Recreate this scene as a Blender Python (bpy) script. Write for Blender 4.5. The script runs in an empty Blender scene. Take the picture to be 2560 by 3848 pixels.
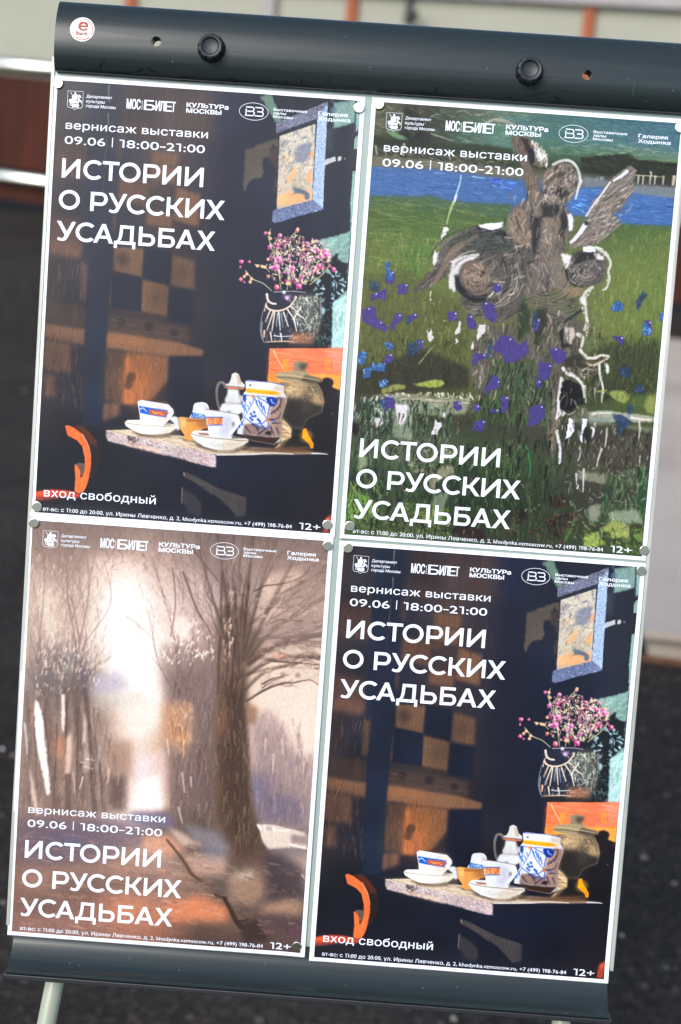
import bpy, bmesh, math, random
import numpy as np
from mathutils import Matrix, Vector

random.seed(4)
sc = bpy.context.scene
COL = sc.collection

# ------------------------------------------------------------------ camera
LEAN = math.radians(14)                      # the easel leans back
CA, SA = math.cos(LEAN), math.sin(LEAN)
ZO = 1.55                                    # height of the upper poster edge
cam_d = bpy.data.cameras.new('camera')
cam = bpy.data.objects.new('camera', cam_d)
COL.objects.link(cam)
cam.matrix_world = Matrix(((0.997343, -0.071791, 0.012355, 0.317860),
                           (0.034747, 0.319768, -0.946858, -1.396451),
                           (0.064025, 0.944772, 0.321413, 1.608804),
                           (0, 0, 0, 1)))
cam_d.sensor_fit = 'HORIZONTAL'
cam_d.sensor_width = 24.0
cam_d.lens = 50.0
cam_d.clip_start = 0.05
cam_d.clip_end = 300.0
cam_d.dof.use_dof = True
cam_d.dof.focus_distance = 1.36
cam_d.dof.aperture_fstop = 4.2
sc.camera = cam

# ------------------------------------------------------------------ light
world = bpy.data.worlds.new('World')
sc.world = world
world.use_nodes = True
wn = world.node_tree
for n in list(wn.nodes): wn.nodes.remove(n)
sky = wn.nodes.new('ShaderNodeTexSky')
sky.sky_type = 'NISHITA'
sky.sun_disc = False
SUN_EL, SUN_AZ = math.radians(35), math.radians(208)      # azimuth clockwise from +Y
sky.sun_elevation = SUN_EL
sky.sun_rotation = SUN_AZ
sky.air_density = 1.0
sky.dust_density = 1.2
sky.ozone_density = 1.0
bg = wn.nodes.new('ShaderNodeBackground')
bg.inputs['Strength'].default_value = 0.15
wo = wn.nodes.new('ShaderNodeOutputWorld')
wn.links.new(sky.outputs[0], bg.inputs[0])
wn.links.new(bg.outputs[0], wo.inputs[0])
sun_d = bpy.data.lights.new('sun', 'SUN')
sun_d.energy = 1.3
sun_d.angle = math.radians(24)
sun_d.color = (1.0, .965, .91)
sun = bpy.data.objects.new('sun', sun_d)
COL.objects.link(sun)
to_sun = Vector((math.sin(SUN_AZ) * math.cos(SUN_EL), math.cos(SUN_AZ) * math.cos(SUN_EL), math.sin(SUN_EL)))
sun.rotation_euler = to_sun.to_track_quat('Z', 'Y').to_euler()
sc.view_settings.view_transform = 'Standard'
sc.view_settings.look = 'None'
sc.view_settings.exposure = 1.2
sc.view_settings.gamma = 1.0
sc.view_settings.use_curve_mapping = False

# ------------------------------------------------------------------ helpers
BOARD = Matrix.Translation((0, 0, ZO)) @ Matrix.Rotation(math.radians(90) - LEAN, 4, 'X')
# board space: X right, Y up along the board, Z out of the board towards the viewer

def srgb(r, g, b):
    f = lambda c: (c / 255 / 12.92) if c / 255 <= .04045 else ((c / 255 + .055) / 1.055) ** 2.4
    return (f(r), f(g), f(b), 1)

def tag(o, label=None, cat=None, group=None, kind=None):
    if label: o['label'] = label
    if cat: o['category'] = cat
    if group: o['group'] = group
    if kind: o['kind'] = kind
    return o

def empty(name, mat):
    o = bpy.data.objects.new(name, None)
    o.empty_display_size = .05
    COL.objects.link(o)
    o.matrix_world = mat
    return o

def mesh_obj(name, verts, faces, mat, parent=None, world=None, local=None, smooth=False):
    me = bpy.data.meshes.new(name)
    me.from_pydata([tuple(v) for v in verts], [], faces)
    me.update()
    return link_mesh(name, me, mat, parent, world, local, smooth)

def link_mesh(name, me, mat, parent=None, world=None, local=None, smooth=False):
    o = bpy.data.objects.new(name, me)
    COL.objects.link(o)
    if mat is not None:
        me.materials.clear(); me.materials.append(mat)
    if smooth:
        me.polygons.foreach_set('use_smooth', [True] * len(me.polygons))
    if parent is not None:
        o.parent = parent
        o.matrix_parent_inverse = Matrix.Identity(4)
    if local is not None: o.matrix_local = local
    elif world is not None:
        pw = parent_world(parent) if parent is not None else Matrix.Identity(4)
        o.matrix_local = pw.inverted() @ world
    return o

def parent_world(p):
    m = p.matrix_basis.copy()
    return m if p.parent is None else parent_world(p.parent) @ m

def bm_obj(name, bm, mat, parent=None, world=None, local=None, smooth=False):
    me = bpy.data.meshes.new(name)
    bmesh.ops.recalc_face_normals(bm, faces=bm.faces)
    bm.to_mesh(me); bm.free()
    return link_mesh(name, me, mat, parent, world, local, smooth)

def box(bm, x0, x1, y0, y1, z0, z1, bev=0.0):
    r = bmesh.ops.create_cube(bm, size=1, matrix=Matrix.Translation(((x0 + x1) / 2, (y0 + y1) / 2, (z0 + z1) / 2)) @ Matrix.Diagonal((x1 - x0, y1 - y0, z1 - z0, 1)))
    if bev:
        es = list({e for v in r['verts'] for e in v.link_edges})
        bmesh.ops.bevel(bm, geom=es, offset=bev, segments=2, affect='EDGES', profile=.5)

def tube(bm, pts, rad, seg=20, cap=True):
    pts = [Vector(p) for p in pts]
    rings = []
    up = Vector((0, 0, 1))
    for i, p in enumerate(pts):
        d = (pts[min(i + 1, len(pts) - 1)] - pts[max(i - 1, 0)]).normalized()
        a = d.cross(up)
        if a.length < .05: a = d.cross(Vector((0, 1, 0)))
        a.normalize(); b = d.cross(a).normalized()
        r = rad[i] if isinstance(rad, (list, tuple)) else rad
        rings.append([bm.verts.new(p + (a * math.cos(t) + b * math.sin(t)) * r) for t in [2 * math.pi * k / seg for k in range(seg)]])
    for u, v in zip(rings, rings[1:]):
        for k in range(seg):
            bm.faces.new((u[k], u[(k + 1) % seg], v[(k + 1) % seg], v[k]))
    if cap:
        bm.faces.new(rings[0]); bm.faces.new(rings[-1])

def lathe(bm, prof, seg=48, rfun=None):
    """profile of (radius, height) turned round Z"""
    rings = []
    for r, z in prof:
        if r < 1e-6: rings.append([bm.verts.new((0, 0, z))])
        else:
            rings.append([bm.verts.new(((r * (rfun(t, z, r) if rfun else 1)) * math.cos(t), (r * (rfun(t, z, r) if rfun else 1)) * math.sin(t), z)) for t in [2 * math.pi * k / seg for k in range(seg)]])
    for u, v in zip(rings, rings[1:]):
        for k in range(seg):
            if len(u) == 1: bm.faces.new((u[0], v[k], v[(k + 1) % seg]))
            elif len(v) == 1: bm.faces.new((u[k], u[(k + 1) % seg], v[0]))
            else: bm.faces.new((u[k], u[(k + 1) % seg], v[(k + 1) % seg], v[k]))

# ------------------------------------------------------------------ materials
def new_mat(name):
    m = bpy.data.materials.new(name)
    m.use_nodes = True
    nt = m.node_tree
    return m, nt, nt.nodes['Principled BSDF']

def noise(nt, scale, detail=4, coord='Object', vec_scale=None, rough=.55):
    tc = nt.nodes.new('ShaderNodeTexCoord')
    n = nt.nodes.new('ShaderNodeTexNoise')
    n.inputs['Scale'].default_value = scale
    n.inputs['Detail'].default_value = detail
    n.inputs['Roughness'].default_value = rough
    if vec_scale:
        mp = nt.nodes.new('ShaderNodeMapping')
        mp.inputs['Scale'].default_value = vec_scale
        nt.links.new(tc.outputs[coord], mp.inputs[0]); nt.links.new(mp.outputs[0], n.inputs['Vector'])
    else: nt.links.new(tc.outputs[coord], n.inputs['Vector'])
    return n

def ramp(nt, src, stops):
    r = nt.nodes.new('ShaderNodeValToRGB')
    e = r.color_ramp.elements
    while len(e) < len(stops): e.new(.5)
    for k, (p, c) in zip(e, stops):
        k.position = p; k.color = c if len(c) == 4 else (*c, 1)
    nt.links.new(src, r.inputs[0])
    return r

def bump(nt, b, src, strength, dist=.001):
    n = nt.nodes.new('ShaderNodeBump')
    n.inputs['Strength'].default_value = strength
    n.inputs['Distance'].default_value = dist
    nt.links.new(src, n.inputs['Height']); nt.links.new(n.outputs[0], b.inputs['Normal'])

def mix_col(nt, fac, a, b):
    m = nt.nodes.new('ShaderNodeMix'); m.data_type = 'RGBA'
    for s, v in ((0, fac), (6, a), (7, b)):
        if hasattr(v, 'is_output'): nt.links.new(v, m.inputs[s])
        else: m.inputs[s].default_value = v
    return m.outputs[2]

def simple(name, col, rough=.5, metal=0.0, var=.12, scale=20, spec=.5, vec_scale=None, bmp=0, bd=.001):
    m, nt, b = new_mat(name)
    n = noise(nt, scale, vec_scale=vec_scale)
    c = col[:3]
    r = ramp(nt, n.outputs['Fac'], [(.3, tuple(x * (1 - var) for x in c)), (.7, tuple(min(x * (1 + var), 1) for x in c))])
    nt.links.new(r.outputs[0], b.inputs['Base Color'])
    b.inputs['Roughness'].default_value = rough
    b.inputs['Metallic'].default_value = metal
    b.inputs['Specular IOR Level'].default_value = spec
    if bmp: bump(nt, b, n.outputs['Fac'], bmp, bd)
    return m

PAPER = simple('poster_paper', (.75, .79, .85), .45, var=.012, scale=60, spec=.3)
INK = simple('white_ink', (.75, .79, .85), .40, var=.01, scale=60, spec=.3)
def make_print():
    m, nt, b = new_mat('printed_colour')
    a = nt.nodes.new('ShaderNodeAttribute'); a.attribute_name = 'Print'
    nt.links.new(a.outputs['Color'], b.inputs['Base Color'])
    b.inputs['Roughness'].default_value = .33
    b.inputs['Specular IOR Level'].default_value = .20
    n = noise(nt, 9, 3)
    bump(nt, b, n.outputs['Fac'], .12, .004)
    return m
PRINT = make_print()
ENAMEL = simple('white_enamel', (.285, .345, .305), .25, var=.02, scale=40)
ALU = simple('dull_aluminium', (.40, .41, .36), .45, metal=.25, var=.2, scale=120, vec_scale=(1, .05, 1))
STEEL = simple('magnet_steel', (.82, .755, .62), .17, metal=1.0, var=.05, scale=300)
KNOB = simple('black_plastic', (.010, .012, .014), .5, var=.3, scale=260, bmp=.1, bd=.0004)
LEGM = simple('pale_leg_paint', (.30, .325, .24), .38, var=.05, scale=30)
RUBBER = simple('black_rubber', (.02, .02, .02), .7)
def header_mat():
    m, nt, b = new_mat('dark_green_coating')
    n = noise(nt, 60, 5, vec_scale=(.02, 1, 1))
    n2 = noise(nt, 90, 4, vec_scale=(.012, 1, 1))
    r = ramp(nt, n.outputs['Fac'], [(.25, (.0105, .0160, .0158)), (.75, (.020, .0275, .0265))])
    v = nt.nodes.new('ShaderNodeTexVoronoi'); v.inputs['Scale'].default_value = 120
    tc = nt.nodes.new('ShaderNodeTexCoord'); nt.links.new(tc.outputs['Object'], v.inputs['Vector'])
    lt = nt.nodes.new('ShaderNodeMath'); lt.operation = 'LESS_THAN'; lt.inputs[1].default_value = .045
    nt.links.new(v.outputs['Distance'], lt.inputs[0])
    hs = nt.nodes.new('ShaderNodeSeparateColor'); nt.links.new(v.outputs['Color'], hs.inputs[0])
    gt = nt.nodes.new('ShaderNodeMath'); gt.operation = 'GREATER_THAN'; gt.inputs[1].default_value = .72
    nt.links.new(hs.outputs[0], gt.inputs[0])
    mu = nt.nodes.new('ShaderNodeMath'); mu.operation = 'MULTIPLY'
    nt.links.new(lt.outputs[0], mu.inputs[0]); nt.links.new(gt.outputs[0], mu.inputs[1])
    c = mix_col(nt, mu.outputs[0], r.outputs[0], (.35, .36, .34, 1))
    nt.links.new(c, b.inputs['Base Color'])
    rr = ramp(nt, n2.outputs['Fac'], [(.3, (.20, .20, .20)), (.7, (.33, .33, .33))])
    nt.links.new(rr.outputs[0], b.inputs['Roughness'])
    b.inputs['Specular IOR Level'].default_value = .34
    bump(nt, b, n.outputs['Fac'], .10, .0006)
    return m
HEADER = header_mat()

def asphalt_mat():
    m, nt, b = new_mat('asphalt')
    n1 = noise(nt, 1.1, 5); n2 = noise(nt, 160, 3); n3 = noise(nt, 38, 4)
    v = nt.nodes.new('ShaderNodeTexVoronoi'); v.inputs['Scale'].default_value = 85
    tc = nt.nodes.new('ShaderNodeTexCoord'); nt.links.new(tc.outputs['Object'], v.inputs['Vector'])
    base = ramp(nt, n1.outputs['Fac'], [(.3, (.0185, .0150, .0122)), (.5, (.0265, .0216, .0176)), (.7, (.035, .0288, .0236))])
    st = ramp(nt, v.outputs['Color'], [(.0, (.45, .45, .45)), (.6, (.9, .9, .9)), (.88, (1.4, 1.34, 1.28)), (1, (2.8, 2.6, 2.3))])
    mu = nt.nodes.new('ShaderNodeMix'); mu.data_type = 'RGBA'; mu.blend_type = 'MULTIPLY'; mu.inputs[0].default_value = 1
    nt.links.new(base.outputs[0], mu.inputs[6]); nt.links.new(st.outputs[0], mu.inputs[7])
    br = ramp(nt, n3.outputs['Fac'], [(.62, (0, 0, 0)), (.75, (1, 1, 1))])
    v2 = nt.nodes.new('ShaderNodeTexVoronoi'); v2.inputs['Scale'].default_value = 34
    nt.links.new(tc.outputs['Object'], v2.inputs['Vector'])
    ds = ramp(nt, v2.outputs['Distance'], [(.22, (1, 1, 1)), (.34, (0, 0, 0))])
    pk = nt.nodes.new('ShaderNodeSeparateColor'); nt.links.new(v2.outputs['Color'], pk.inputs[0])
    pr = ramp(nt, pk.outputs[1], [(.80, (0, 0, 0)), (.86, (1, 1, 1))])
    mm = nt.nodes.new('ShaderNodeMath'); mm.operation = 'MULTIPLY'
    nt.links.new(ds.outputs[0], mm.inputs[0]); nt.links.new(pr.outputs[0], mm.inputs[1])
    tint = ramp(nt, pk.outputs[2], [(0, (.075, .066, .056)), (.5, (.050, .034, .024)), (.8, (.07, .062, .054)), (1, (.016, .014, .013))])
    c0 = mix_col(nt, br.outputs[0], mu.outputs[2], (.036, .026, .018, 1))
    c = mix_col(nt, mm.outputs[0], c0, tint.outputs[0])
    nt.links.new(c, b.inputs['Base Color'])
    b.inputs['Roughness'].default_value = .9
    b.inputs['Specular IOR Level'].default_value = .12
    bump(nt, b, n2.outputs['Fac'], .6, .004)
    return m
ASPHALT = asphalt_mat()

def concrete_mat():
    m, nt, b = new_mat('beige_concrete')
    n = noise(nt, 2.2, 6); n2 = noise(nt, 30, 4)
    r = ramp(nt, n.outputs['Fac'], [(.28, (.20, .165, .13)), (.42, (.315, .262, .210)), (.7, (.365, .308, .250))])
    nt.links.new(r.outputs[0], b.inputs['Base Color'])
    b.inputs['Roughness'].default_value = .8
    bump(nt, b, n2.outputs['Fac'], .3, .003)
    return m
CONCRETE = concrete_mat()
CREAM = simple('cream_panel_paint', (.275, .275, .215), .5, var=.05, scale=1.6)
ORANGE = simple('orange_paint', (.26, .060, .012), .5, var=.12, scale=8)
BROWN = simple('red_brown_paint', (.042, .0095, .0042), .6, var=.35, scale=3, vec_scale=(3, 3, .4), spec=.2)
GREYM = simple('grey_metal', (.27, .25, .24), .5, var=.1, scale=9)
DARKM = simple('dark_iron', (.03, .028, .028), .55)
CHROME = simple('polished_rail_steel', (.44, .46, .42), .28, metal=1.0, var=.04, scale=12)

# ------------------------------------------------------------------ printed pictures
PPM = 2.0                       # painted samples per millimetre
PW_MM, PH_MM = 297.0, 420.0
GW, GH = int(PW_MM * PPM) + 1, int(PH_MM * PPM) + 1

def lin(c):
    c = np.asarray(c, np.float64) / 255.0
    return np.where(c <= .04045, c / 12.92, ((c + .055) / 1.055) ** 2.4).astype(np.float32)

def box1(a, r, ax):
    if r < 1: return a
    pad = [(0, 0)] * a.ndim; pad[ax] = (r + 1, r)
    c = np.cumsum(np.pad(a, pad, mode='edge'), axis=ax)
    n = 2 * r + 1
    return (c[n:] - c[:-n]) / n if ax == 0 else (c[:, n:] - c[:, :-n]) / n

def blur(a, px):
    r = int(round(px))
    if r < 1: return a
    for _ in range(2):
        a = box1(box1(a, r, 0), r, 1)
    return a

def smooth_noise(rng, h, w, sx, sy):
    """value noise with cells of sx by sy samples"""
    nx, ny = int(w / sx) + 3, int(h / sy) + 3
    g = rng.random((ny, nx)).astype(np.float32)
    x = np.arange(w) / sx; y = np.arange(h) / sy
    xi = x.astype(int); yi = y.astype(int)
    fx = x - xi; fy = y - yi
    fx = fx * fx * (3 - 2 * fx); fy = (fy * fy * (3 - 2 * fy))[:, None]
    a = g[yi][:, xi]; b = g[yi][:, xi + 1]; c = g[yi + 1][:, xi]; d = g[yi + 1][:, xi + 1]
    return (a * (1 - fx) + b * fx) * (1 - fy) + (c * (1 - fx) + d * fx) * fy

def smooth_pts(p, closed, n=6):
    m = len(p)
    if m < 3: return p
    out = []
    for i in range(m if closed else m - 1):
        if closed: p0, p1, p2, p3 = p[i - 1], p[i], p[(i + 1) % m], p[(i + 2) % m]
        else: p0, p1, p2, p3 = p[max(i - 1, 0)], p[i], p[i + 1], p[min(i + 2, m - 1)]
        for k in range(n):
            t = k / n
            out.append(.5 * (2 * p1 + (p2 - p0) * t + (2 * p0 - 5 * p1 + 4 * p2 - p3) * t * t + (3 * p1 - p0 - 3 * p2 + p3) * t ** 3))
    if not closed: out.append(p[-1])
    return np.array(out)

class Painter:
    def __init__(self, seed):
        self.rng = np.random.default_rng(seed)
        self.img = np.zeros((GH, GW, 3), np.float32)      # display-coded 0..255
        self.dry = 0.0                                    # how broken the strokes are, like a dry brush
        self.grain = smooth_noise(self.rng, GH, GW, 2.2, 1.3) * .6 + smooth_noise(self.rng, GH, GW, 5.0, 3.0) * .4

    def pts(self, flat):
        return np.array(flat, np.float64).reshape(-1, 2) / 10.0 * PPM

    def mask(self, p, feather):
        pad = int(feather * 2.2) + 2
        x0 = max(int(p[:, 0].min()) - pad, 0); x1 = min(int(p[:, 0].max()) + pad + 2, GW)
        y0 = max(int(p[:, 1].min()) - pad, 0); y1 = min(int(p[:, 1].max()) + pad + 2, GH)
        if x1 <= x0 or y1 <= y0: return None
        ss = 2 if (x1 - x0) * (y1 - y0) < 60000 else 1
        X = (np.arange((x1 - x0) * ss) + .5) / ss + x0 - .5
        Y = (np.arange((y1 - y0) * ss) + .5) / ss + y0 - .5
        m = np.zeros((len(Y), len(X)), bool)
        q = np.roll(p, -1, 0)
        for (ax, ay), (bx, by) in zip(p, q):
            if ay == by: continue
            r0 = np.searchsorted(Y, min(ay, by)); r1 = np.searchsorted(Y, max(ay, by))
            if r1 <= r0: continue
            xs = ax + (Y[r0:r1] - ay) * (bx - ax) / (by - ay)
            m[r0:r1] ^= X[None, :] < xs[:, None]
        m = m.astype(np.float32)
        if ss == 2: m = (m[::2, ::2] + m[1::2, ::2] + m[::2, 1::2] + m[1::2, 1::2]) / 4
        if feather >= .75: m = blur(m, feather)
        elif ss == 1: m = blur(m, 1)
        return x0, y0, m

    def lay(self, x0, y0, m, col):
        h, w = m.shape
        t = self.img[y0:y0 + h, x0:x0 + w]
        t += (np.asarray(col, np.float32) - t) * m[..., None]

    def poly(self, col, flat, feather, a, rough, sm):
        p = self.pts(flat)
        if sm: p = smooth_pts(p, True)
        if rough:
            out = []
            for i in range(len(p)):
                u, v = p[i], p[(i + 1) % len(p)]
                k = max(1, int(np.hypot(*(v - u)) / (1.6 * PPM)))
                for t in range(k):
                    out.append(u + (v - u) * t / k)
            p = np.array(out)
            p = p + self.rng.normal(0, rough * PPM * .38, p.shape)
        r = self.mask(p, feather * PPM)
        if r: self.lay(r[0], r[1], r[2] * a, col)

    def seg_mask(self, p, w0, w1, feather):
        w0 *= PPM / 2; w1 *= PPM / 2; f = max(feather * PPM, .6)
        pad = max(w0, w1) + f + 1
        x0 = max(int(p[:, 0].min() - pad), 0); x1 = min(int(p[:, 0].max() + pad) + 2, GW)
        y0 = max(int(p[:, 1].min() - pad), 0); y1 = min(int(p[:, 1].max() + pad) + 2, GH)
        if x1 <= x0 or y1 <= y0: return None
        X = np.arange(x0, x1, dtype=np.float32)[None, :]; Y = np.arange(y0, y1, dtype=np.float32)[:, None]
        best = np.full((y1 - y0, x1 - x0), 9e9, np.float32)
        n = len(p) - 1
        for i in range(n):
            a, b = p[i], p[i + 1]
            d = b - a; L = float(d @ d) + 1e-6
            t = np.clip(((X - a[0]) * d[0] + (Y - a[1]) * d[1]) / L, 0, 1)
            e = np.hypot(X - a[0] - t * d[0], Y - a[1] - t * d[1]) - (w0 + (w1 - w0) * (i + t) / n)
            np.minimum(best, e, out=best)
        return x0, y0, np.clip(.5 - best / (2 * f), 0, 1)

    def stroke(self, col, flat, w0, w1, feather, a, sm):
        p = self.pts(flat)
        if sm: p = smooth_pts(p, False, 5)
        r = self.seg_mask(p, w0, w1, feather)
        if r:
            m = r[2]
            if self.dry:
                g = self.grain[r[1]:r[1] + m.shape[0], r[0]:r[0] + m.shape[1]]
                m = m * np.clip((g - self.dry) * 9 + .5, 0, 1)
            self.lay(r[0], r[1], m * a, col)

    def brush(self, cols, flat, n, ln, w, ang, sp, a, jit, loose=0):
        """many separate bristle strokes that start inside a region"""
        p = self.pts(flat); rng = self.rng
        r = self.mask(p, 0)
        if not r: return
        x0, y0, m = r
        ys, xs = np.nonzero(m > .5)
        if not len(xs): return
        H, W = m.shape
        for k in rng.integers(0, len(xs), n):
            c = np.array([xs[k] + x0, ys[k] + y0], float)
            if loose: c += rng.normal(0, loose * PPM, 2)
            th = math.radians(ang + rng.normal(0, sp))
            L = ln * PPM * rng.uniform(.4, 1.1) / 2
            bend = rng.normal(0, .12) * L
            d = np.array([math.cos(th), math.sin(th)]); nn = np.array([-d[1], d[0]])
            lo, hi = L, L                                    # stay inside the region
            for s in (() if loose else (-1, 1)):
                for f in (.35, .7, 1.):
                    q = c + d * s * L * f
                    ix, iy = int(q[0] - x0), int(q[1] - y0)
                    if not (0 <= ix < W and 0 <= iy < H) or m[iy, ix] < .5:
                        if s < 0: lo = L * max(f - .35, .05)
                        else: hi = L * max(f - .35, .05)
                        break
            q = np.array([c - d * lo, c + nn * bend, c + d * hi])
            col = np.array(cols[rng.integers(len(cols))], float) + rng.normal(0, jit) + rng.normal(0, jit * .25, 3)
            ww = w * rng.uniform(.6, 1.3)
            s = self.seg_mask(q, ww, ww * .5, min(.3 + loose * .09, 1.2))
            if s:
                self.lay(s[0], s[1], s[2] * a * rng.uniform(.6, 1.1), np.clip(col, 4, 250))

    def tree(self, col, b, t, w, depth, sp, nc, a):
        rng = self.rng
        d = t - b; L = float(np.hypot(*d))
        if L < 2: return
        n = np.array([-d[1], d[0]]) / L
        k1, k2 = rng.normal(0, .05, 2) * L
        p = smooth_pts(np.array([b, b + d * .35 + n * k1, b + d * .7 + n * k2, t]), False, 5)
        c = np.clip(np.array(col, float) + rng.normal(0, 7), 4, 250)
        s = self.seg_mask(p, w, max(w * .45, .25), .35)
        if s: self.lay(s[0], s[1], s[2] * a, c)
        if depth <= 0: return
        for i in range(nc):
            f = rng.uniform(.25, 1.0)
            q = p[min(int(f * (len(p) - 1)), len(p) - 1)]
            th = math.atan2(d[1], d[0]) + math.radians(rng.choice([-1, 1]) * rng.uniform(.4, 1.2) * sp)
            l = L * rng.uniform(.35, .7)
            self.tree(col, q, q + l * np.array([math.cos(th), math.sin(th)]), max(w * (1 - .5 * f) * .6, .3), depth - 1, sp, nc, a * .95)

    def run(self, ops):
        for o in ops:
            k = o[0]
            if k == 'P': self.poly(o[1], o[2], o[3], o[4], o[5], o[6])
            elif k == 'S': self.stroke(o[1], o[2], o[3], o[4], o[5], o[6], o[7])
            elif k == 'B': self.brush(*o[1:])
            elif k == 'Y': self.dry = o[1]
            elif k == 'Z': self.img += (box1(box1(self.img, 1, 0), 1, 1) - self.img) * o[1]
            elif k == 'C':                                   # arcs that swirl round a centre: centre, point on first arc
                q = self.pts(o[2]); r0, r1, a0, a1, n, w, al = o[3:]
                for i in range(n):
                    r = (r0 + (r1 - r0) * (i + self.rng.uniform(0, .8)) / n) * PPM
                    b = math.radians(a0 + self.rng.normal(0, 14)); e = math.radians(a1 + self.rng.normal(0, 14))
                    if self.rng.random() < .5: e = b + (e - b) * self.rng.uniform(.3, .8)
                    P = np.array([q[0] + r * np.array([math.cos(t) * 1.08, math.sin(t)]) for t in np.linspace(b, e, 14)])
                    c = np.array(o[1][self.rng.integers(len(o[1]))], float) + self.rng.normal(0, 8)
                    s = self.seg_mask(P, w * self.rng.uniform(.6, 1.3), w * .5, .3)
                    if s:
                        g = self.grain[s[1]:s[1] + s[2].shape[0], s[0]:s[0] + s[2].shape[1]]
                        self.lay(s[0], s[1], s[2] * al * np.clip((g - .3) * 6 + .5, 0, 1), np.clip(c, 4, 250))
            elif k == 'E':                                   # the painter's thick paint: ridges catch the studio light
                L = self.img.mean(-1)
                e = np.zeros_like(L); e[1:-1, 1:-1] = L[1:-1, 1:-1] - .5 * (L[:-2, :-2] + L[:-2, 1:-1])
                self.img += np.clip(e * o[1], -34, 40)[..., None]
            elif k == 'T':
                q = self.pts(o[2]); self.tree(o[1], q[0], q[1], *o[3:])
            elif k == 'D':
                for q in self.pts(o[2]):
                    s = self.seg_mask(np.array([q, q + .01]), o[3] * 2, o[3] * 2, max(o[4], .2))
                    if s: self.lay(s[0], s[1], s[2] * o[5], o[1])
            elif k == 'G':
                xs, ys, C = o[1], o[2], np.array(o[3], np.float32)
                X = np.arange(GW) / PPM; Y = np.arange(GH) / PPM
                rows = np.stack([np.stack([np.interp(X, xs, C[j, :, c]) for c in range(3)], -1) for j in range(len(ys))])
                idx = np.clip(np.searchsorted(ys, Y, side='right') - 1, 0, len(ys) - 2)
                t = ((Y - np.array(ys)[idx]) / (np.array(ys)[idx + 1] - np.array(ys)[idx]))[:, None, None]
                self.img[:] = rows[idx] * (1 - t) + rows[idx + 1] * t
            elif k == 'N':
                n = smooth_noise(self.rng, GH, GW, o[1] * PPM, o[2] * PPM) * 2 - 1
                self.img *= (1 + o[3] * n)[..., None]
        np.clip(self.img, 0, 255, out=self.img)
        return self.img

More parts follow.
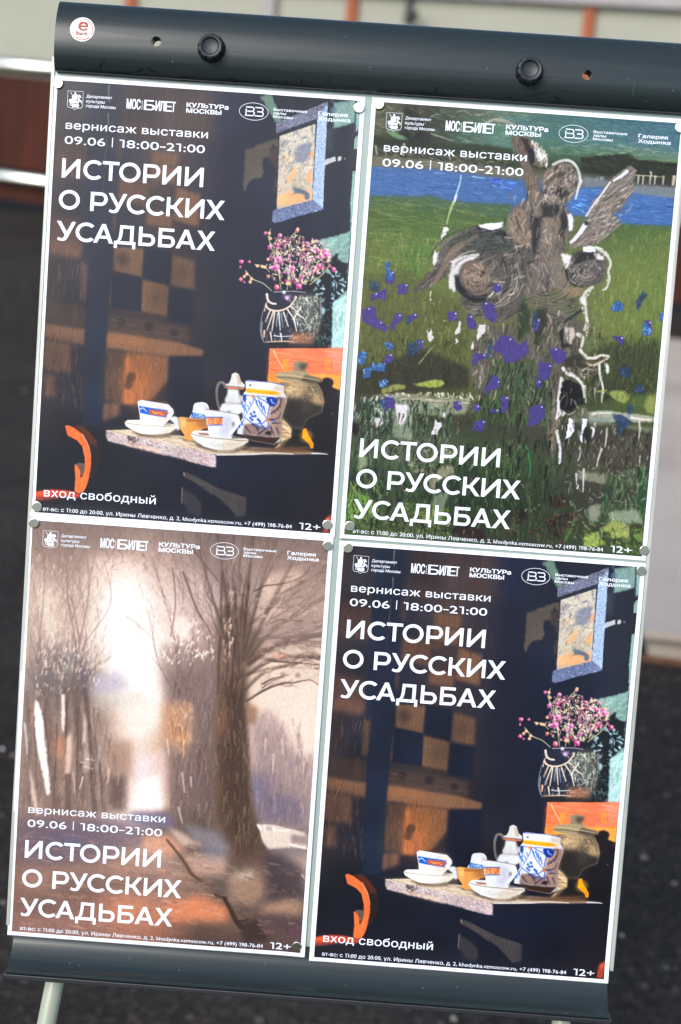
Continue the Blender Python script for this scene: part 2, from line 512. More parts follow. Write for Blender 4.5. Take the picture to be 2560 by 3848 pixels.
ART_STILL = [
('G',[0,60,110,170,230,297],[0,60,130,210,300,360,420],[[(58,50,50),(36,41,60),(66,54,54),(32,38,60),(36,40,52),(40,44,54)],[(60,50,50),(34,41,62),(70,57,55),(34,38,56),(40,44,54),(44,48,58)],[(60,49,48),(32,40,58),(62,50,50),(32,36,54),(32,38,58),(40,44,54)],[(58,47,46),(30,38,58),(60,48,46),(34,36,50),(28,34,54),(36,42,50)],[(52,44,44),(30,36,52),(52,43,42),(36,36,46),(27,31,46),(30,32,42)],[(30,32,42),(28,32,44),(28,32,46),(26,31,50),(24,29,48),(30,28,36)],[(36,32,40),(34,34,46),(32,34,48),(28,30,44),(26,28,40),(38,28,34)]]),
('P',(60,48,48),[677,68,981,48,968,403,691,311],4.8,0.9,0,0),
('P',(67,52,48),[1219,54,1521,56,1541,509,1232,463],5.7,0.8,0,0),
('P',(71,54,50),[668,312,968,403,966,548,666,468],3.0,0.8,0,0),
('P',(62,48,48),[376,354,445,361,418,696,349,678],3.0,0.7,0,0),
('P',(73,55,53),[42,571,375,632,378,949,45,933],2.46,0.9,0,0),
('P',(100,73,58),[982,635,1234,646,1229,786,978,753],1.9200000000000002,1,0,0),
('P',(85,64,56),[645,502,714,509,693,744,636,726],2.46,0.8,0,0),
('P',(106,75,60),[978,753,1228,797,1222,937,970,904],1.7400000000000002,1,0,0),
('P',(93,67,56),[680,895,967,909,968,1166,679,1125],1.9200000000000002,1,0,0),
('P',(100,73,60),[964,904,1067,919,1060,987,964,993],1.9200000000000002,0.6,0,0),
('P',(83,62,54),[383,1016,439,1027,434,1338,380,1327],1.7400000000000002,1,0,0),
('P',(108,79,62),[1231,958,1465,1017,1467,1323,1223,1272],1.56,1,0,0),
('P',(100,73,60),[970,1194,1216,1222,1209,1352,959,1332],1.7400000000000002,1,0,0),
('P',(79,60,54),[37,1314,343,1344,348,1686,38,1663],2.82,1,0,0),
('P',(91,67,56),[670,1563,962,1588,953,1676,674,1696],1.7400000000000002,1,0,0),
('P',(89,65,56),[643,1250,672,1260,670,1428,644,1419],1.7400000000000002,1,0,0),
('P',(93,69,60),[37,1538,352,1550,349,1696,38,1656],2.46,1,0,0),
('P',(83,64,53),[362,1735,434,1747,440,2108,376,2090],1.56,1,0,0),
('P',(100,75,60),[667,1562,960,1564,953,1832,668,1789],1.2,1,0,0),
('D',(67,54,48),[764,1673],6,3,0.8),
('P',(97,73,60),[1225,1600,1451,1643,1457,1924,1224,1901],1.9200000000000002,1,0,0),
('P',(100,76,60),[960,1852,1220,1898,1220,2188,962,2162],1.2,1,0,0),
('D',(81,64,54),[1110,2016,1346,1752],7,4,0.6),
('P',(104,77,58),[642,1791,664,1793,670,2137,648,2128],1.02,1,0,0),
('P',(60,50,44),[648,2133,1224,2190,1215,2224,650,2173],1.7400000000000002,0.8,0,0),
('P',(67,54,50),[640,2185,1435,2277,1434,2436,641,2378],2.1,1,0,0),
('D',(42,38,40),[782,2266,1296,2338,1047,2293],4,2,0.8),
('P',(64,51,48),[29,2125,431,2143,432,2358,34,2335],2.46,1,0,0),
('P',(81,62,54),[310,2134,356,2137,355,2330,309,2324],1.7400000000000002,0.7,0,0),
('P',(108,79,62),[34,2333,438,2364,434,2512,36,2466],1.56,1,0,0),
('P',(73,56,48),[69,2452,427,2484,418,2530,60,2498],3.9,0.7,0,0),
('P',(112,81,62),[641,2378,1364,2427,1586,2482,1578,2545,1258,2568,642,2531],1.2,1,0,0),
('P',(143,97,67),[642,2383,1019,2408,1036,2492,841,2489,645,2480],3.9,0.7,0,0),
('P',(91,67,56),[36,2483,302,2515,312,2788,35,2774],2.1,1,0,0),
('P',(67,54,50),[152,2492,193,2500,193,2785,161,2776],2.46,0.7,0,0),
('P',(83,63,55),[77,2816,170,2821,169,3027,77,3034],2.1,1,0,0),
('P',(77,59,51),[642,2537,832,2541,839,3049,642,3028],2.1,1,0,0),
('P',(91,69,58),[646,2696,825,2707,817,2878,639,2880],4.8,0.7,0,0),
('P',(108,75,56),[838,2546,1264,2567,1266,2790,1123,2983,948,3047,839,3049],1.7400000000000002,1,0,0),
('P',(145,91,60),[841,2591,1099,2596,1112,2995,844,3048],7.5,0.75,0,0),
('P',(166,100,67),[838,2603,900,2616,892,2747,873,2840,945,2938,949,3045,841,3048],1.7400000000000002,1,0,0),
('P',(159,98,65),[928,2699,1041,2771,1046,3017,951,3038],3.9,1,0,0),
('B',[(116,73,48),(164,108,73),(93,64,48),(145,93,62)],[840,2569,1248,2586,1111,2984,850,3048],150,14,0.8,92,4,0.4,12,0),
('D',(87,60,46),[909,2781,880,2868,894,2816],4,1.2,0.9),
('P',(104,77,65),[644,3062,815,3039,811,3165,642,3240],1.9200000000000002,1,0,0),
('P',(58,44,42),[707,3058,726,3057,727,3217,708,3218],1.7400000000000002,0.8,0,0),
('B',[(58,46,44),(116,87,67),(81,64,54)],[28,2330,443,2358,442,2756,40,2773],90,12,0.7,94,5,0.25,12,0),
('B',[(67,52,46),(129,95,71)],[632,2219,1437,2300,1576,2517,641,2514],120,16,0.7,8,3,0.25,12,0),
('B',[(73,56,50),(122,91,69)],[666,657,1459,1004,1468,1328,681,1124],120,14,0.8,94,3,0.2,12,0),
('B',[(116,81,60),(81,58,46),(62,44,38),(131,93,67)],[48,576,369,632,365,967,40,945],60,12,0.8,94,4,0.3,12,0),
('B',[(128,91,67),(93,65,50),(69,50,42),(145,104,77)],[32,1538,956,1542,1451,1609,1462,2162,659,2127,49,2079],260,14,0.8,94,4,0.3,12,0),
('B',[(133,95,67),(97,67,50),(71,52,42),(155,108,75)],[28,2330,651,2377,1574,2483,1272,2789,651,3199,44,3048],340,13,0.8,93,5,0.3,12,0),
('B',[(64,46,42),(52,40,40),(81,58,48)],[654,59,1521,45,1602,1330,1468,1328,1271,905,702,499],160,18,1.6,92,4,0.3,8,2),
('P',(34,42,60),[364,34,527,23,511,734,497,1294,667,1562,668,1789,648,2133,642,2531,645,3085,644,3278,461,3291,440,2506,431,2143,437,1735,367,1515],0.8,1,0,0),
('P',(46,50,54),[637,2549,645,3085,598,3077,602,2631],1.5,0.7,0,0),
('P',(30,37,54),[665,1796,951,1835,962,2158,674,2137],0.6,1,0,0),
('P',(30,36,54),[961,1542,1226,1568,1223,1890,960,1840],0.8,1,0,0),
('P',(28,34,52),[1224,1901,1470,1923,1468,2252,1226,2223],1.5,1,0,0),
('P',(26,30,48),[1264,2567,1601,2549,1615,3131,1344,3219,1271,2972],1.8,1,0,0),
('S',(150,150,128),[537,56,536,122,546,210],0.8,0.5,0.3,0.8,1),
('S',(130,130,112),[541,321,549,398,546,431],1.0,0.5,0.3,0.8,1),
('S',(120,118,104),[537,532,544,676],0.5,0.4,0.3,0.7,1),
('S',(116,112,98),[531,688,541,754,540,832],0.9,0.4,0.4,0.6,1),
('S',(90,84,74),[536,877,538,1045],0.6,0.4,0.5,0.5,1),
('P',(98,124,108),[1974,64,2074,30,2198,282,2137,297],0.4,1,1,0),
('P',(72,78,84),[2597,338,2683,277,2688,520,2634,546],2,0.5,0,0),
('P',(118,144,136),[2671,75,2880,34,2885,243,2685,315],0.4,1,0.8,0),
('B',[(138,164,158),(96,122,118)],[2671,75,2880,34,2885,243,2685,315],50,8,1.2,70,40,0.4,12,0),
('P',(138,162,160),[2884,33,2944,31,2944,270,2925,316,2894,331],0.4,1,0.8,0),
('P',(60,70,74),[2868,32,2884,31,2896,329,2881,241],0.3,1,0,0),
('P',(138,164,158),[2896,390,2936,346,2926,491,2890,497],0.3,1,0.8,0),
('P',(132,160,150),[2896,700,2931,688,2940,1272,2915,1274,2895,973],0.3,1,0.6,0),
('P',(80,110,140),[2649,36,2663,35,2664,79,2652,80],0.5,1,0,0),
('D',(84,110,130),[2673,145],3,1,0.8),
('P',(84,76,68),[1861,576,1976,513,2174,433,2175,532,2128,502,2092,560,2118,614,2040,631,2034,709,2059,752,2030,820,1952,837,1909,884,1891,950,1869,952],0.7,1,1.2,0),
('P',(74,62,56),[2092,560,2179,510,2196,932,2159,968,2156,845,2187,799,2146,690,2098,649],1,0.8,1,0),
('P',(44,48,60),[2172,400,2533,231,2558,996,2197,1110],0.3,1,0,0),
('P',(176,168,154),[2182,419,2512,283,2529,993,2200,1105],0.3,1,0,0),
('B',[(120,118,122),(96,100,116),(150,142,130),(196,186,170),(210,198,176)],[2182,419,2512,283,2529,664,2191,776],150,7,1.6,110,50,0.6,12,0),
('B',[(206,190,164),(150,136,120),(214,160,120),(186,174,156),(120,116,112)],[2183,599,2517,532,2528,887,2197,976],170,6,1.5,120,60,0.6,12,0),
('P',(108,112,126),[2327,600,2348,499,2425,471,2491,445,2479,590,2426,649,2359,659],1.2,0.8,1,0),
('P',(222,150,108),[2487,545,2518,537,2513,598,2479,590],0.5,0.9,0,0),
('P',(226,164,118),[2289,792,2334,711,2372,686,2356,776,2315,840,2280,837],0.6,0.9,0.6,0),
('P',(224,160,116),[2458,780,2514,687,2519,821,2462,836],0.7,0.85,0.6,0),
('P',(228,166,122),[2201,976,2343,922,2528,898,2529,993,2240,1085,2199,1066],0.8,0.95,0.8,0),
('P',(88,104,116),[2341,888,2375,892,2455,909,2503,944,2495,990,2461,992,2447,948,2378,942,2312,969,2355,932],0.4,0.95,0.6,1),
('P',(160,160,140),[2205,1071,2305,1036,2351,1038,2208,1104],0.8,0.7,0,0),
('P',(104,106,122),[2142,296,2617,65,2615,182,2527,230,2145,396],0.3,1,0.6,0),
('P',(150,166,192),[2527,230,2615,82,2637,1075,2601,1055,2532,993],0.3,1,0.5,0),
('P',(104,112,140),[2169,1115,2529,993,2599,1049,2639,1075,2182,1237,2160,1214],0.3,1,0.6,0),
('B',[(60,62,76),(170,172,188),(130,132,150),(40,44,58)],[2142,296,2617,65,2615,182,2527,230,2145,396],260,1.4,0.7,-20,60,0.6,12,0),
('B',[(90,104,134),(206,220,240),(180,196,224),(110,124,150)],[2527,230,2615,82,2637,1075,2532,993],420,1.4,0.7,92,60,0.6,12,0),
('B',[(60,66,88),(180,196,226),(140,152,184),(46,50,68),(110,140,190)],[2169,1115,2529,993,2639,1075,2182,1237,2160,1214],260,1.4,0.7,-15,60,0.6,12,0),
('S',(60,62,76),[2532,993,2637,1075],0.7,0.5,0.2,0.8,1),
('P',(172,172,176),[2607,642,2638,607,2720,571,2725,617,2619,665],0.3,1,0.4,0),
('P',(178,172,170),[2744,583,2771,568,2779,597,2752,613],0.3,1,0.4,1),
('D',(130,128,130),[2812,586],1,0.3,0.8),
('D',(130,120,126),[1576,686,2292,170],0.5,0.2,0.5),
('P',(124,152,142),[2606,1371,2920,1265,2921,1599,2921,1892,2927,2369,2807,2377,2794,1946,2792,1675,2723,1500],0.5,1,1,0),
('B',[(150,178,168),(100,128,120),(136,166,158)],[2612,1371,2920,1265,2920,1577,2747,1521],80,9,1.8,150,40,0.4,12,0),
('P',(34,38,44),[2509,1695,2642,1641,2749,1543,2801,1472,2811,1539,2852,1548,2920,1577,2917,1667,2922,1824,2832,1909,2789,1946,2813,2375,2614,2389,2649,2069,2520,1852],0.4,1,2.2,0),
('B',[(150,182,184),(190,214,220),(128,160,158)],[2496,1673,2729,1590,2906,1668,2918,1847,2799,1934,2664,1955],46,4,1.9,120,70,0.85,12,0),
('B',[(120,150,150),(90,120,110),(70,96,88)],[2652,1956,2789,1946,2813,2375,2625,2388],26,5,1.6,110,60,0.7,12,0),
('P',(160,196,190),[2794,1946,2925,1863,2927,2369,2810,2377],0.5,1,1,0),
('B',[(206,222,228),(120,156,140),(180,208,212),(140,176,160)],[2810,2001,2916,1892,2920,2356,2818,2363],50,12,1.8,100,25,0.6,12,0),
('P',(176,206,214),[2687,1998,2719,2008,2722,2053,2694,2060],0.4,0.9,0.5,1),
('S',(176,172,132),[2134,1361,2190,1515,2231,1624],1.0,0.7,0.2,0.95,1),
('S',(176,172,132),[2247,1353,2206,1412,2175,1459],1.0,0.7,0.2,0.95,1),
('S',(176,172,132),[2402,1298,2350,1358,2309,1428,2304,1529],1.0,0.7,0.2,0.95,1),
('S',(176,172,132),[2474,1428,2476,1540,2468,1596],1.0,0.7,0.2,0.95,1),
('S',(176,172,132),[1940,1701,2013,1774,2118,1812,2202,1874],1.0,0.7,0.2,0.95,1),
('S',(176,172,132),[2027,1638,2119,1654,2168,1696],1.0,0.7,0.2,0.95,1),
('S',(176,172,132),[2197,1458,2210,1558,2260,1712,2292,1857],1.0,0.7,0.2,0.95,1),
('S',(176,172,132),[2346,1470,2364,1570,2362,1705,2349,1853],1.0,0.7,0.2,0.95,1),
('S',(176,172,132),[2534,1401,2523,1570,2543,1693,2527,1784],1.0,0.7,0.2,0.95,1),
('S',(176,172,132),[2700,1491,2616,1598,2570,1758],1.0,0.7,0.2,0.95,1),
('S',(176,172,132),[2741,1589,2679,1683,2561,1793],1.0,0.7,0.2,0.95,1),
('S',(176,172,132),[2147,1383,2152,1293],1.0,0.7,0.2,0.95,1),
('S',(176,172,132),[2140,1630,2131,1665],1.0,0.7,0.2,0.95,1),
('S',(176,172,132),[2254,1623,2274,1756],1.0,0.7,0.2,0.95,1),
('S',(176,172,132),[2395,1613,2391,1805],1.0,0.7,0.2,0.95,1),
('S',(176,172,132),[2464,1698,2440,1846],1.0,0.7,0.2,0.95,1),
('B',[(196,200,150),(140,140,100),(226,210,180),(110,104,76),(60,52,46)],[2150,1427,2373,1367,2660,1415,2752,1588,2572,1781,2292,1857,2169,1718],170,4,1.2,80,45,0.8,12,0),
('B',[(186,92,136),(210,134,168),(150,62,100),(226,176,190),(196,108,142),(130,60,86)],[2138,1417,2257,1330,2440,1351,2634,1360,2766,1464,2757,1655,2577,1690,2470,1788,2243,1804,2155,1674],190,3.0,2.0,60,60,0.85,12,0),
('B',[(240,216,180),(224,170,140),(250,226,196),(206,214,170)],[2147,1394,2405,1331,2715,1388,2763,1587,2515,1785,2243,1804],190,2.6,1.4,80,50,0.9,12,0),
('P',(206,100,150),[2092,1331,2101,1320,2117,1322,2122,1334,2115,1349,2098,1348],0.25,1,1.1,1),
('D',(250,206,190),[2111,1332],0.8099999999999999,0.4,0.7),
('D',(120,40,80),[2104,1341],0.72,0.4,0.6),
('P',(216,132,182),[2226,1343,2239,1328,2259,1331,2267,1346,2257,1366,2234,1365],0.25,1,1.1,1),
('D',(250,206,190),[2252,1343],1.08,0.4,0.7),
('D',(120,40,80),[2242,1356],0.96,0.4,0.6),
('P',(232,130,120),[2392,1288,2402,1277,2417,1279,2423,1291,2416,1305,2398,1305],0.25,1,1.1,1),
('D',(250,206,190),[2412,1289],0.8099999999999999,0.4,0.7),
('D',(120,40,80),[2404,1298],0.72,0.4,0.6),
('P',(220,120,180),[2137,1455,2149,1441,2170,1444,2178,1459,2168,1479,2145,1478],0.25,1,1.1,1),
('D',(250,206,190),[2163,1456],1.08,0.4,0.7),
('D',(120,40,80),[2153,1469],0.96,0.4,0.6),
('P',(196,80,140),[2209,1433,2222,1419,2243,1422,2250,1437,2241,1457,2218,1456],0.25,1,1.1,1),
('D',(250,206,190),[2235,1434],1.08,0.4,0.7),
('D',(120,40,80),[2225,1447],0.96,0.4,0.6),
('P',(206,90,150),[1874,1614,1887,1599,1907,1602,1915,1618,1906,1637,1882,1636],0.25,1,1.1,1),
('D',(250,206,190),[1900,1615],1.08,0.4,0.7),
('D',(120,40,80),[1890,1628],0.96,0.4,0.6),
('P',(196,84,140),[1873,1667,1881,1657,1895,1659,1900,1669,1894,1683,1878,1682],0.25,1,1.1,1),
('D',(250,206,190),[1890,1667],0.72,0.4,0.7),
('D',(120,40,80),[1884,1676],0.64,0.4,0.6),
('P',(222,100,120),[1957,1610,1965,1601,1979,1603,1984,1613,1978,1626,1962,1625],0.25,1,1.1,1),
('D',(250,206,190),[1974,1611],0.72,0.4,0.7),
('D',(120,40,80),[1968,1620],0.64,0.4,0.6),
('P',(224,110,130),[1883,1783,1893,1771,1911,1774,1917,1787,1909,1803,1890,1802],0.25,1,1.1,1),
('D',(250,206,190),[1904,1784],0.8999999999999999,0.4,0.7),
('D',(120,40,80),[1896,1795],0.8,0.4,0.6),
('P',(196,80,140),[1926,1811,1932,1804,1942,1805,1946,1813,1941,1823,1930,1822],0.25,1,1.1,1),
('D',(250,206,190),[1939,1811],0.54,0.4,0.7),
('D',(120,40,80),[1934,1818],0.48,0.4,0.6),
('P',(218,130,184),[2219,1559,2238,1537,2269,1541,2281,1564,2266,1594,2231,1592],0.25,1,1.1,1),
('D',(250,206,190),[2258,1560],1.6199999999999999,0.4,0.7),
('D',(120,40,80),[2243,1579],1.44,0.4,0.6),
('P',(206,116,170),[2201,1639,2220,1617,2251,1621,2263,1644,2249,1674,2214,1672],0.25,1,1.1,1),
('D',(250,206,190),[2240,1640],1.6199999999999999,0.4,0.7),
('D',(120,40,80),[2225,1659],1.44,0.4,0.6),
('P',(222,120,176),[2368,1641,2383,1624,2407,1627,2416,1645,2405,1668,2377,1667],0.25,1,1.1,1),
('D',(250,206,190),[2398,1642],1.26,0.4,0.7),
('D',(120,40,80),[2386,1657],1.12,0.4,0.6),
('P',(214,90,150),[2432,1804,2449,1785,2477,1788,2487,1809,2475,1835,2444,1834],0.25,1,1.1,1),
('D',(250,206,190),[2467,1805],1.44,0.4,0.7),
('D',(120,40,80),[2454,1822],1.28,0.4,0.6),
('P',(226,110,130),[2227,1831,2242,1814,2266,1817,2275,1835,2264,1858,2236,1857],0.25,1,1.1,1),
('D',(250,206,190),[2257,1832],1.26,0.4,0.7),
('D',(120,40,80),[2245,1847],1.12,0.4,0.6),
('P',(220,110,166),[2669,1483,2687,1461,2718,1465,2730,1488,2716,1518,2681,1516],0.25,1,1.1,1),
('D',(250,206,190),[2708,1484],1.6199999999999999,0.4,0.7),
('D',(120,40,80),[2692,1503],1.44,0.4,0.6),
('P',(190,70,130),[2754,1625,2768,1608,2792,1611,2802,1630,2791,1653,2763,1651],0.25,1,1.1,1),
('D',(250,206,190),[2784,1626],1.26,0.4,0.7),
('D',(120,40,80),[2772,1641],1.12,0.4,0.6),
('P',(200,90,150),[2597,1457,2610,1443,2631,1445,2639,1461,2629,1481,2606,1480],0.25,1,1.1,1),
('D',(250,206,190),[2623,1458],1.08,0.4,0.7),
('D',(120,40,80),[2613,1471],0.96,0.4,0.6),
('P',(200,110,160),[2494,1398,2505,1386,2522,1388,2529,1401,2521,1418,2501,1417],0.25,1,1.1,1),
('D',(250,206,190),[2516,1399],0.8999999999999999,0.4,0.7),
('D',(120,40,80),[2508,1410],0.8,0.4,0.6),
('P',(196,80,136),[2619,1602,2631,1587,2652,1590,2660,1606,2650,1625,2627,1624],0.25,1,1.1,1),
('D',(250,206,190),[2645,1603],1.08,0.4,0.7),
('D',(120,40,80),[2635,1616],0.96,0.4,0.6),
('P',(206,110,90),[2142,1737,2152,1725,2170,1727,2176,1741,2168,1757,2149,1756],0.25,1,1.1,1),
('D',(250,206,190),[2164,1738],0.8999999999999999,0.4,0.7),
('D',(120,40,80),[2155,1749],0.8,0.4,0.6),
('P',(196,130,170),[2514,1564,2527,1550,2547,1552,2555,1568,2545,1588,2522,1586],0.25,1,1.1,1),
('D',(250,206,190),[2540,1565],1.08,0.4,0.7),
('D',(120,40,80),[2530,1578],0.96,0.4,0.6),
('D',(240,190,150),[2143,1332],1.5,0.4,0.9),
('D',(240,190,150),[2158,1382],1.5,0.4,0.9),
('D',(240,190,150),[2119,1654],1.5,0.4,0.9),
('D',(240,190,150),[2051,1648],1.5,0.4,0.9),
('D',(240,190,150),[2096,1650],1.5,0.4,0.9),
('D',(240,190,150),[2148,1579],1.5,0.4,0.9),
('D',(240,190,150),[1954,1733],1.5,0.4,0.9),
('D',(240,190,150),[2002,1775],1.5,0.4,0.9),
('D',(240,190,150),[1932,1757],1.5,0.4,0.9),
('D',(240,190,150),[1992,1804],1.5,0.4,0.9),
('D',(240,190,150),[2412,1275],1.5,0.4,0.9),
('D',(240,190,150),[2568,1387],1.5,0.4,0.9),
('D',(240,190,150),[2482,1461],1.5,0.4,0.9),
('D',(240,190,150),[2345,1796],1.5,0.4,0.9),
('D',(240,190,150),[2368,1795],1.5,0.4,0.9),
('D',(240,190,150),[2726,1545],1.5,0.4,0.9),
('P',(128,132,124),[2170,1899,2670,1875,2694,2066,2673,2248,2602,2384,2238,2413,2154,2353,2117,2219,2135,2060],1.6,0.12,0,1),
('P',(44,45,46),[2187,1988,2367,1953,2364,2247,2184,2283],4,0.35,0,0),
('P',(146,150,126),[2444,1902,2659,1887,2685,2180,2641,2285,2520,2191],4,0.42,0,0),
('B',[(186,182,152),(140,136,112),(104,106,88),(216,210,186),(156,148,120)],[2364,1908,2648,1888,2676,2214,2598,2322,2429,2197],90,7,1,110,50,0.7,12,0),
('P',(150,104,80),[2411,2255,2616,2252,2652,2273,2602,2384,2398,2402],2.5,0.8,0,0),
('B',[(196,140,110),(150,104,80),(120,84,66)],[2411,2255,2617,2264,2590,2379,2386,2399],40,6,1,-15,30,0.6,12,0),
('S',(226,206,186),[2203,2055,2163,2171],1.5,0.8,0.2,0.9,1),
('S',(226,206,186),[2232,2070,2182,2249],1.5,0.8,0.2,0.9,1),
('S',(226,206,186),[2244,2075,2230,2257],1.5,0.8,0.2,0.9,1),
('S',(226,206,186),[2284,2072,2309,2240],1.5,0.8,0.2,0.9,1),
('S',(226,206,186),[2329,2069,2384,2201],1.5,0.8,0.2,0.9,1),
('S',(226,206,186),[2368,2043,2436,2129],1.5,0.8,0.2,0.9,1),
('S',(226,206,186),[2394,2008,2466,2059],1.5,0.8,0.2,0.9,1),
('S',(226,206,186),[2430,2118,2467,2240],1.5,0.8,0.2,0.9,1),
('S',(226,206,186),[2160,2262,2158,2319],1.5,0.8,0.2,0.9,1),
('S',(226,206,186),[2217,2269,2234,2347],1.5,0.8,0.2,0.9,1),
('S',(226,206,186),[2315,2274,2331,2341],1.5,0.8,0.2,0.9,1),
('S',(226,206,186),[2491,2012,2425,2130],1.5,0.8,0.2,0.9,1),
('S',(226,206,186),[2455,2071,2539,2122],1.5,0.8,0.2,0.9,1),
('S',(150,170,196),[2273,2084,2270,2209],1.2,0.6,0.3,0.8,1),
('S',(150,170,196),[2307,2081,2334,2216],1.2,0.6,0.3,0.7,1),
('S',(232,200,180),[2157,2013,2179,2045,2238,2061,2306,2053,2372,2020,2414,1972,2444,1914],1.8,1.2,0.2,0.95,1),
('S',(226,206,190),[2159,1911,2174,1966,2210,1992,2250,1995],2.2,1.6,0.2,0.95,1),
('S',(206,176,164),[2147,2070,2156,2002,2175,1978],1.2,0.8,0.2,0.9,1),
('S',(216,190,190),[2226,1884,2407,1865,2521,1869],0.9,0.7,0.2,0.7,1),
('D',(240,240,250),[2322,1879,2354,1931],1.6,0.8,0.9),
('B',[(220,220,210),(170,176,166),(236,226,206),(120,130,120)],[2410,1905,2659,1887,2677,2180,2621,2320,2434,2265],80,5,0.8,75,40,0.7,12,0),
('B',[(200,190,176),(150,146,140),(110,110,108)],[2159,2080,2420,2062,2417,2357,2166,2363],40,7,0.7,96,20,0.5,12,0),
('S',(190,190,186),[2670,1909,2685,2066,2661,2249],0.8,0.5,0.4,0.6,1),
('S',(210,206,200),[2131,2173,2130,2264,2151,2342],0.9,0.5,0.4,0.7,1),
('P',(206,150,190),[2307,1912,2398,1900,2368,1964],1,0.7,0,0),
('S',(230,150,120),[2157,2262,2157,2313],2,1,0.3,0.9,1),
('S',(220,180,150),[2178,2365,2325,2347,2439,2342],1.4,0.8,0.3,0.9,1),
('S',(236,226,220),[2253,2298,2322,2301,2436,2288],1.2,0.7,0.3,0.7,1),
('S',(150,152,152),[2135,2060,2116,2197,2131,2309,2167,2375],0.7,0.7,0.3,0.8,1),
('S',(96,96,92),[2676,1886,2694,2066,2673,2248,2612,2355],0.7,0.7,0.4,0.7,1),
('P',(40,38,38),[2155,2364,2623,2354,2614,2391,2216,2428],1.2,0.8,0,0),
('P',(226,122,92),[2220,2424,2923,2370,2928,2622,2223,2672],0.3,1,0,0),
('P',(246,160,92),[2223,2663,2927,2620,2923,2782,2219,2746],0.5,1,0,0),
('P',(232,110,70),[2217,2445,2331,2437,2340,2732,2223,2740],2.5,0.6,0,0),
('P',(226,140,124),[2762,2384,2921,2373,2927,2577,2798,2575],3,0.6,0,0),
('B',[(236,140,110),(190,84,62),(226,120,84),(240,160,130),(206,96,70)],[2220,2424,2923,2370,2927,2617,2223,2666],200,14,0.8,1,3,0.45,12,0),
('B',[(250,176,100),(230,120,60),(246,160,90)],[2223,2672,2928,2625,2922,2771,2219,2741],110,14,0.8,3,4,0.5,12,0),
('S',(244,196,170),[2257,2442,2303,2518,2379,2633],0.9,0.7,0.3,0.8,1),
('S',(236,150,60),[2366,2528,2369,2622],1.4,1.2,0.2,0.95,1),
('S',(236,150,60),[2366,2528,2395,2535,2388,2567,2368,2573],1.4,1.2,0.2,0.95,1),
('S',(236,150,60),[2368,2573,2405,2582,2401,2617,2369,2622],1.4,1.2,0.2,0.95,1),
('S',(236,150,60),[2810,2492,2776,2494,2770,2531,2781,2576,2816,2576],1.6,1.3,0.2,0.95,1),
('S',(220,110,60),[2818,2491,2824,2575],1.2,1,0.2,0.8,1),
('P',(40,34,38),[2682,2708,2741,2704,2748,2675,2793,2658,2842,2672,2858,2707,2843,2748,2923,2777,2935,3377,2693,3371,2616,3078],0.4,1,0.4,0),
('P',(30,28,34),[2776,2907,2926,2828,2935,3377,2694,3383,2664,3109],3,0.9,0,0),
('P',(112,98,78),[2340,2732,2708,2727,2757,2805,2778,2895,2765,2999,2627,3072,2593,3160,2604,3240,2682,3340,2509,3368,2320,3384,2390,3301,2479,3258,2484,3168,2374,3073],0.3,1,0.3,0),
('P',(46,42,40),[2364,2925,2440,2862,2567,2865,2661,2904,2766,2930,2765,2999,2627,3072,2593,3160,2484,3168,2434,3114,2386,3072],1.5,0.95,0,0),
('P',(38,34,32),[2484,3168,2593,3172,2604,3240,2682,3340,2509,3368,2383,3377,2479,3260],1,0.95,0,0),
('P',(206,176,134),[2352,2737,2535,2739,2597,2805,2522,2879,2395,2865],3,0.8,0,0),
('P',(186,156,118),[2633,2826,2712,2820,2776,2907,2685,2925],2,0.8,0,0),
('B',[(226,198,156),(120,104,80),(170,146,112),(60,52,44)],[2352,2743,2696,2741,2764,2908,2592,2908,2395,2877],90,5,1,20,25,0.5,12,0),
('P',(196,160,120),[2465,2723,2649,2733,2560,2768,2411,2761],1.2,0.6,0,0),
('P',(160,142,112),[2297,2680,2317,2647,2430,2629,2458,2616,2584,2612,2609,2645,2735,2677,2741,2699,2650,2739,2466,2732,2315,2709],0.3,1,0.3,0),
('P',(70,64,56),[2575,2653,2735,2679,2739,2702,2650,2739,2533,2707],1.2,0.8,0,0),
('S',(196,176,140),[2312,2666,2438,2663,2577,2679,2715,2694],1.1,0.8,0.3,0.8,1),
('S',(60,54,48),[2308,2691,2440,2689,2624,2703],0.9,0.7,0.3,0.7,1),
('P',(136,122,98),[2449,2542,2520,2519,2599,2538,2576,2597,2584,2617,2458,2621,2474,2602],0.3,1,0.4,0),
('P',(60,54,46),[2511,2549,2599,2541,2574,2599,2526,2605],1.5,0.8,0,0),
('P',(80,72,60),[2610,2827,2597,2805,2547,2912,2588,3012,2645,3008,2661,2904],2.5,0.5,0,0),
('P',(222,188,146),[2382,3084,2435,3126,2482,3174,2483,3257,2390,3308,2326,3384,2360,3381,2383,3336,2382,3187],0.5,1,0,0),
('B',[(130,100,74),(244,214,176),(170,134,98)],[2383,3095,2482,3179,2483,3257,2390,3301],30,8,1,10,10,0.7,12,0),
('P',(244,144,62),[2593,3174,2621,3158,2646,3225,2702,3299,2701,3350,2675,3354,2667,3318,2587,3250],0.3,1,0.4,0),
('D',(255,180,80),[2629,3238],5,3,0.6),
('P',(196,176,152),[691,3318,911,3296,1396,3317,1730,3350,1738,3485,1310,3415,705,3334],0.3,1,0,0),
('P',(206,186,160),[1472,3355,2084,3380,2326,3380,2844,3389,2536,3419,1768,3477,1477,3435],0.4,1,0,0),
('P',(86,60,44),[1935,3391,2623,3351,2729,3386,2512,3413,2191,3424,1960,3423],1.5,0.9,0,0),
('P',(120,84,58),[2302,3365,2669,3352,2694,3383,2374,3405],2,0.7,0,0),
('S',(226,222,210),[1779,3478,2123,3449,2283,3423,2512,3418],1.1,0.8,0.3,0.9,1),
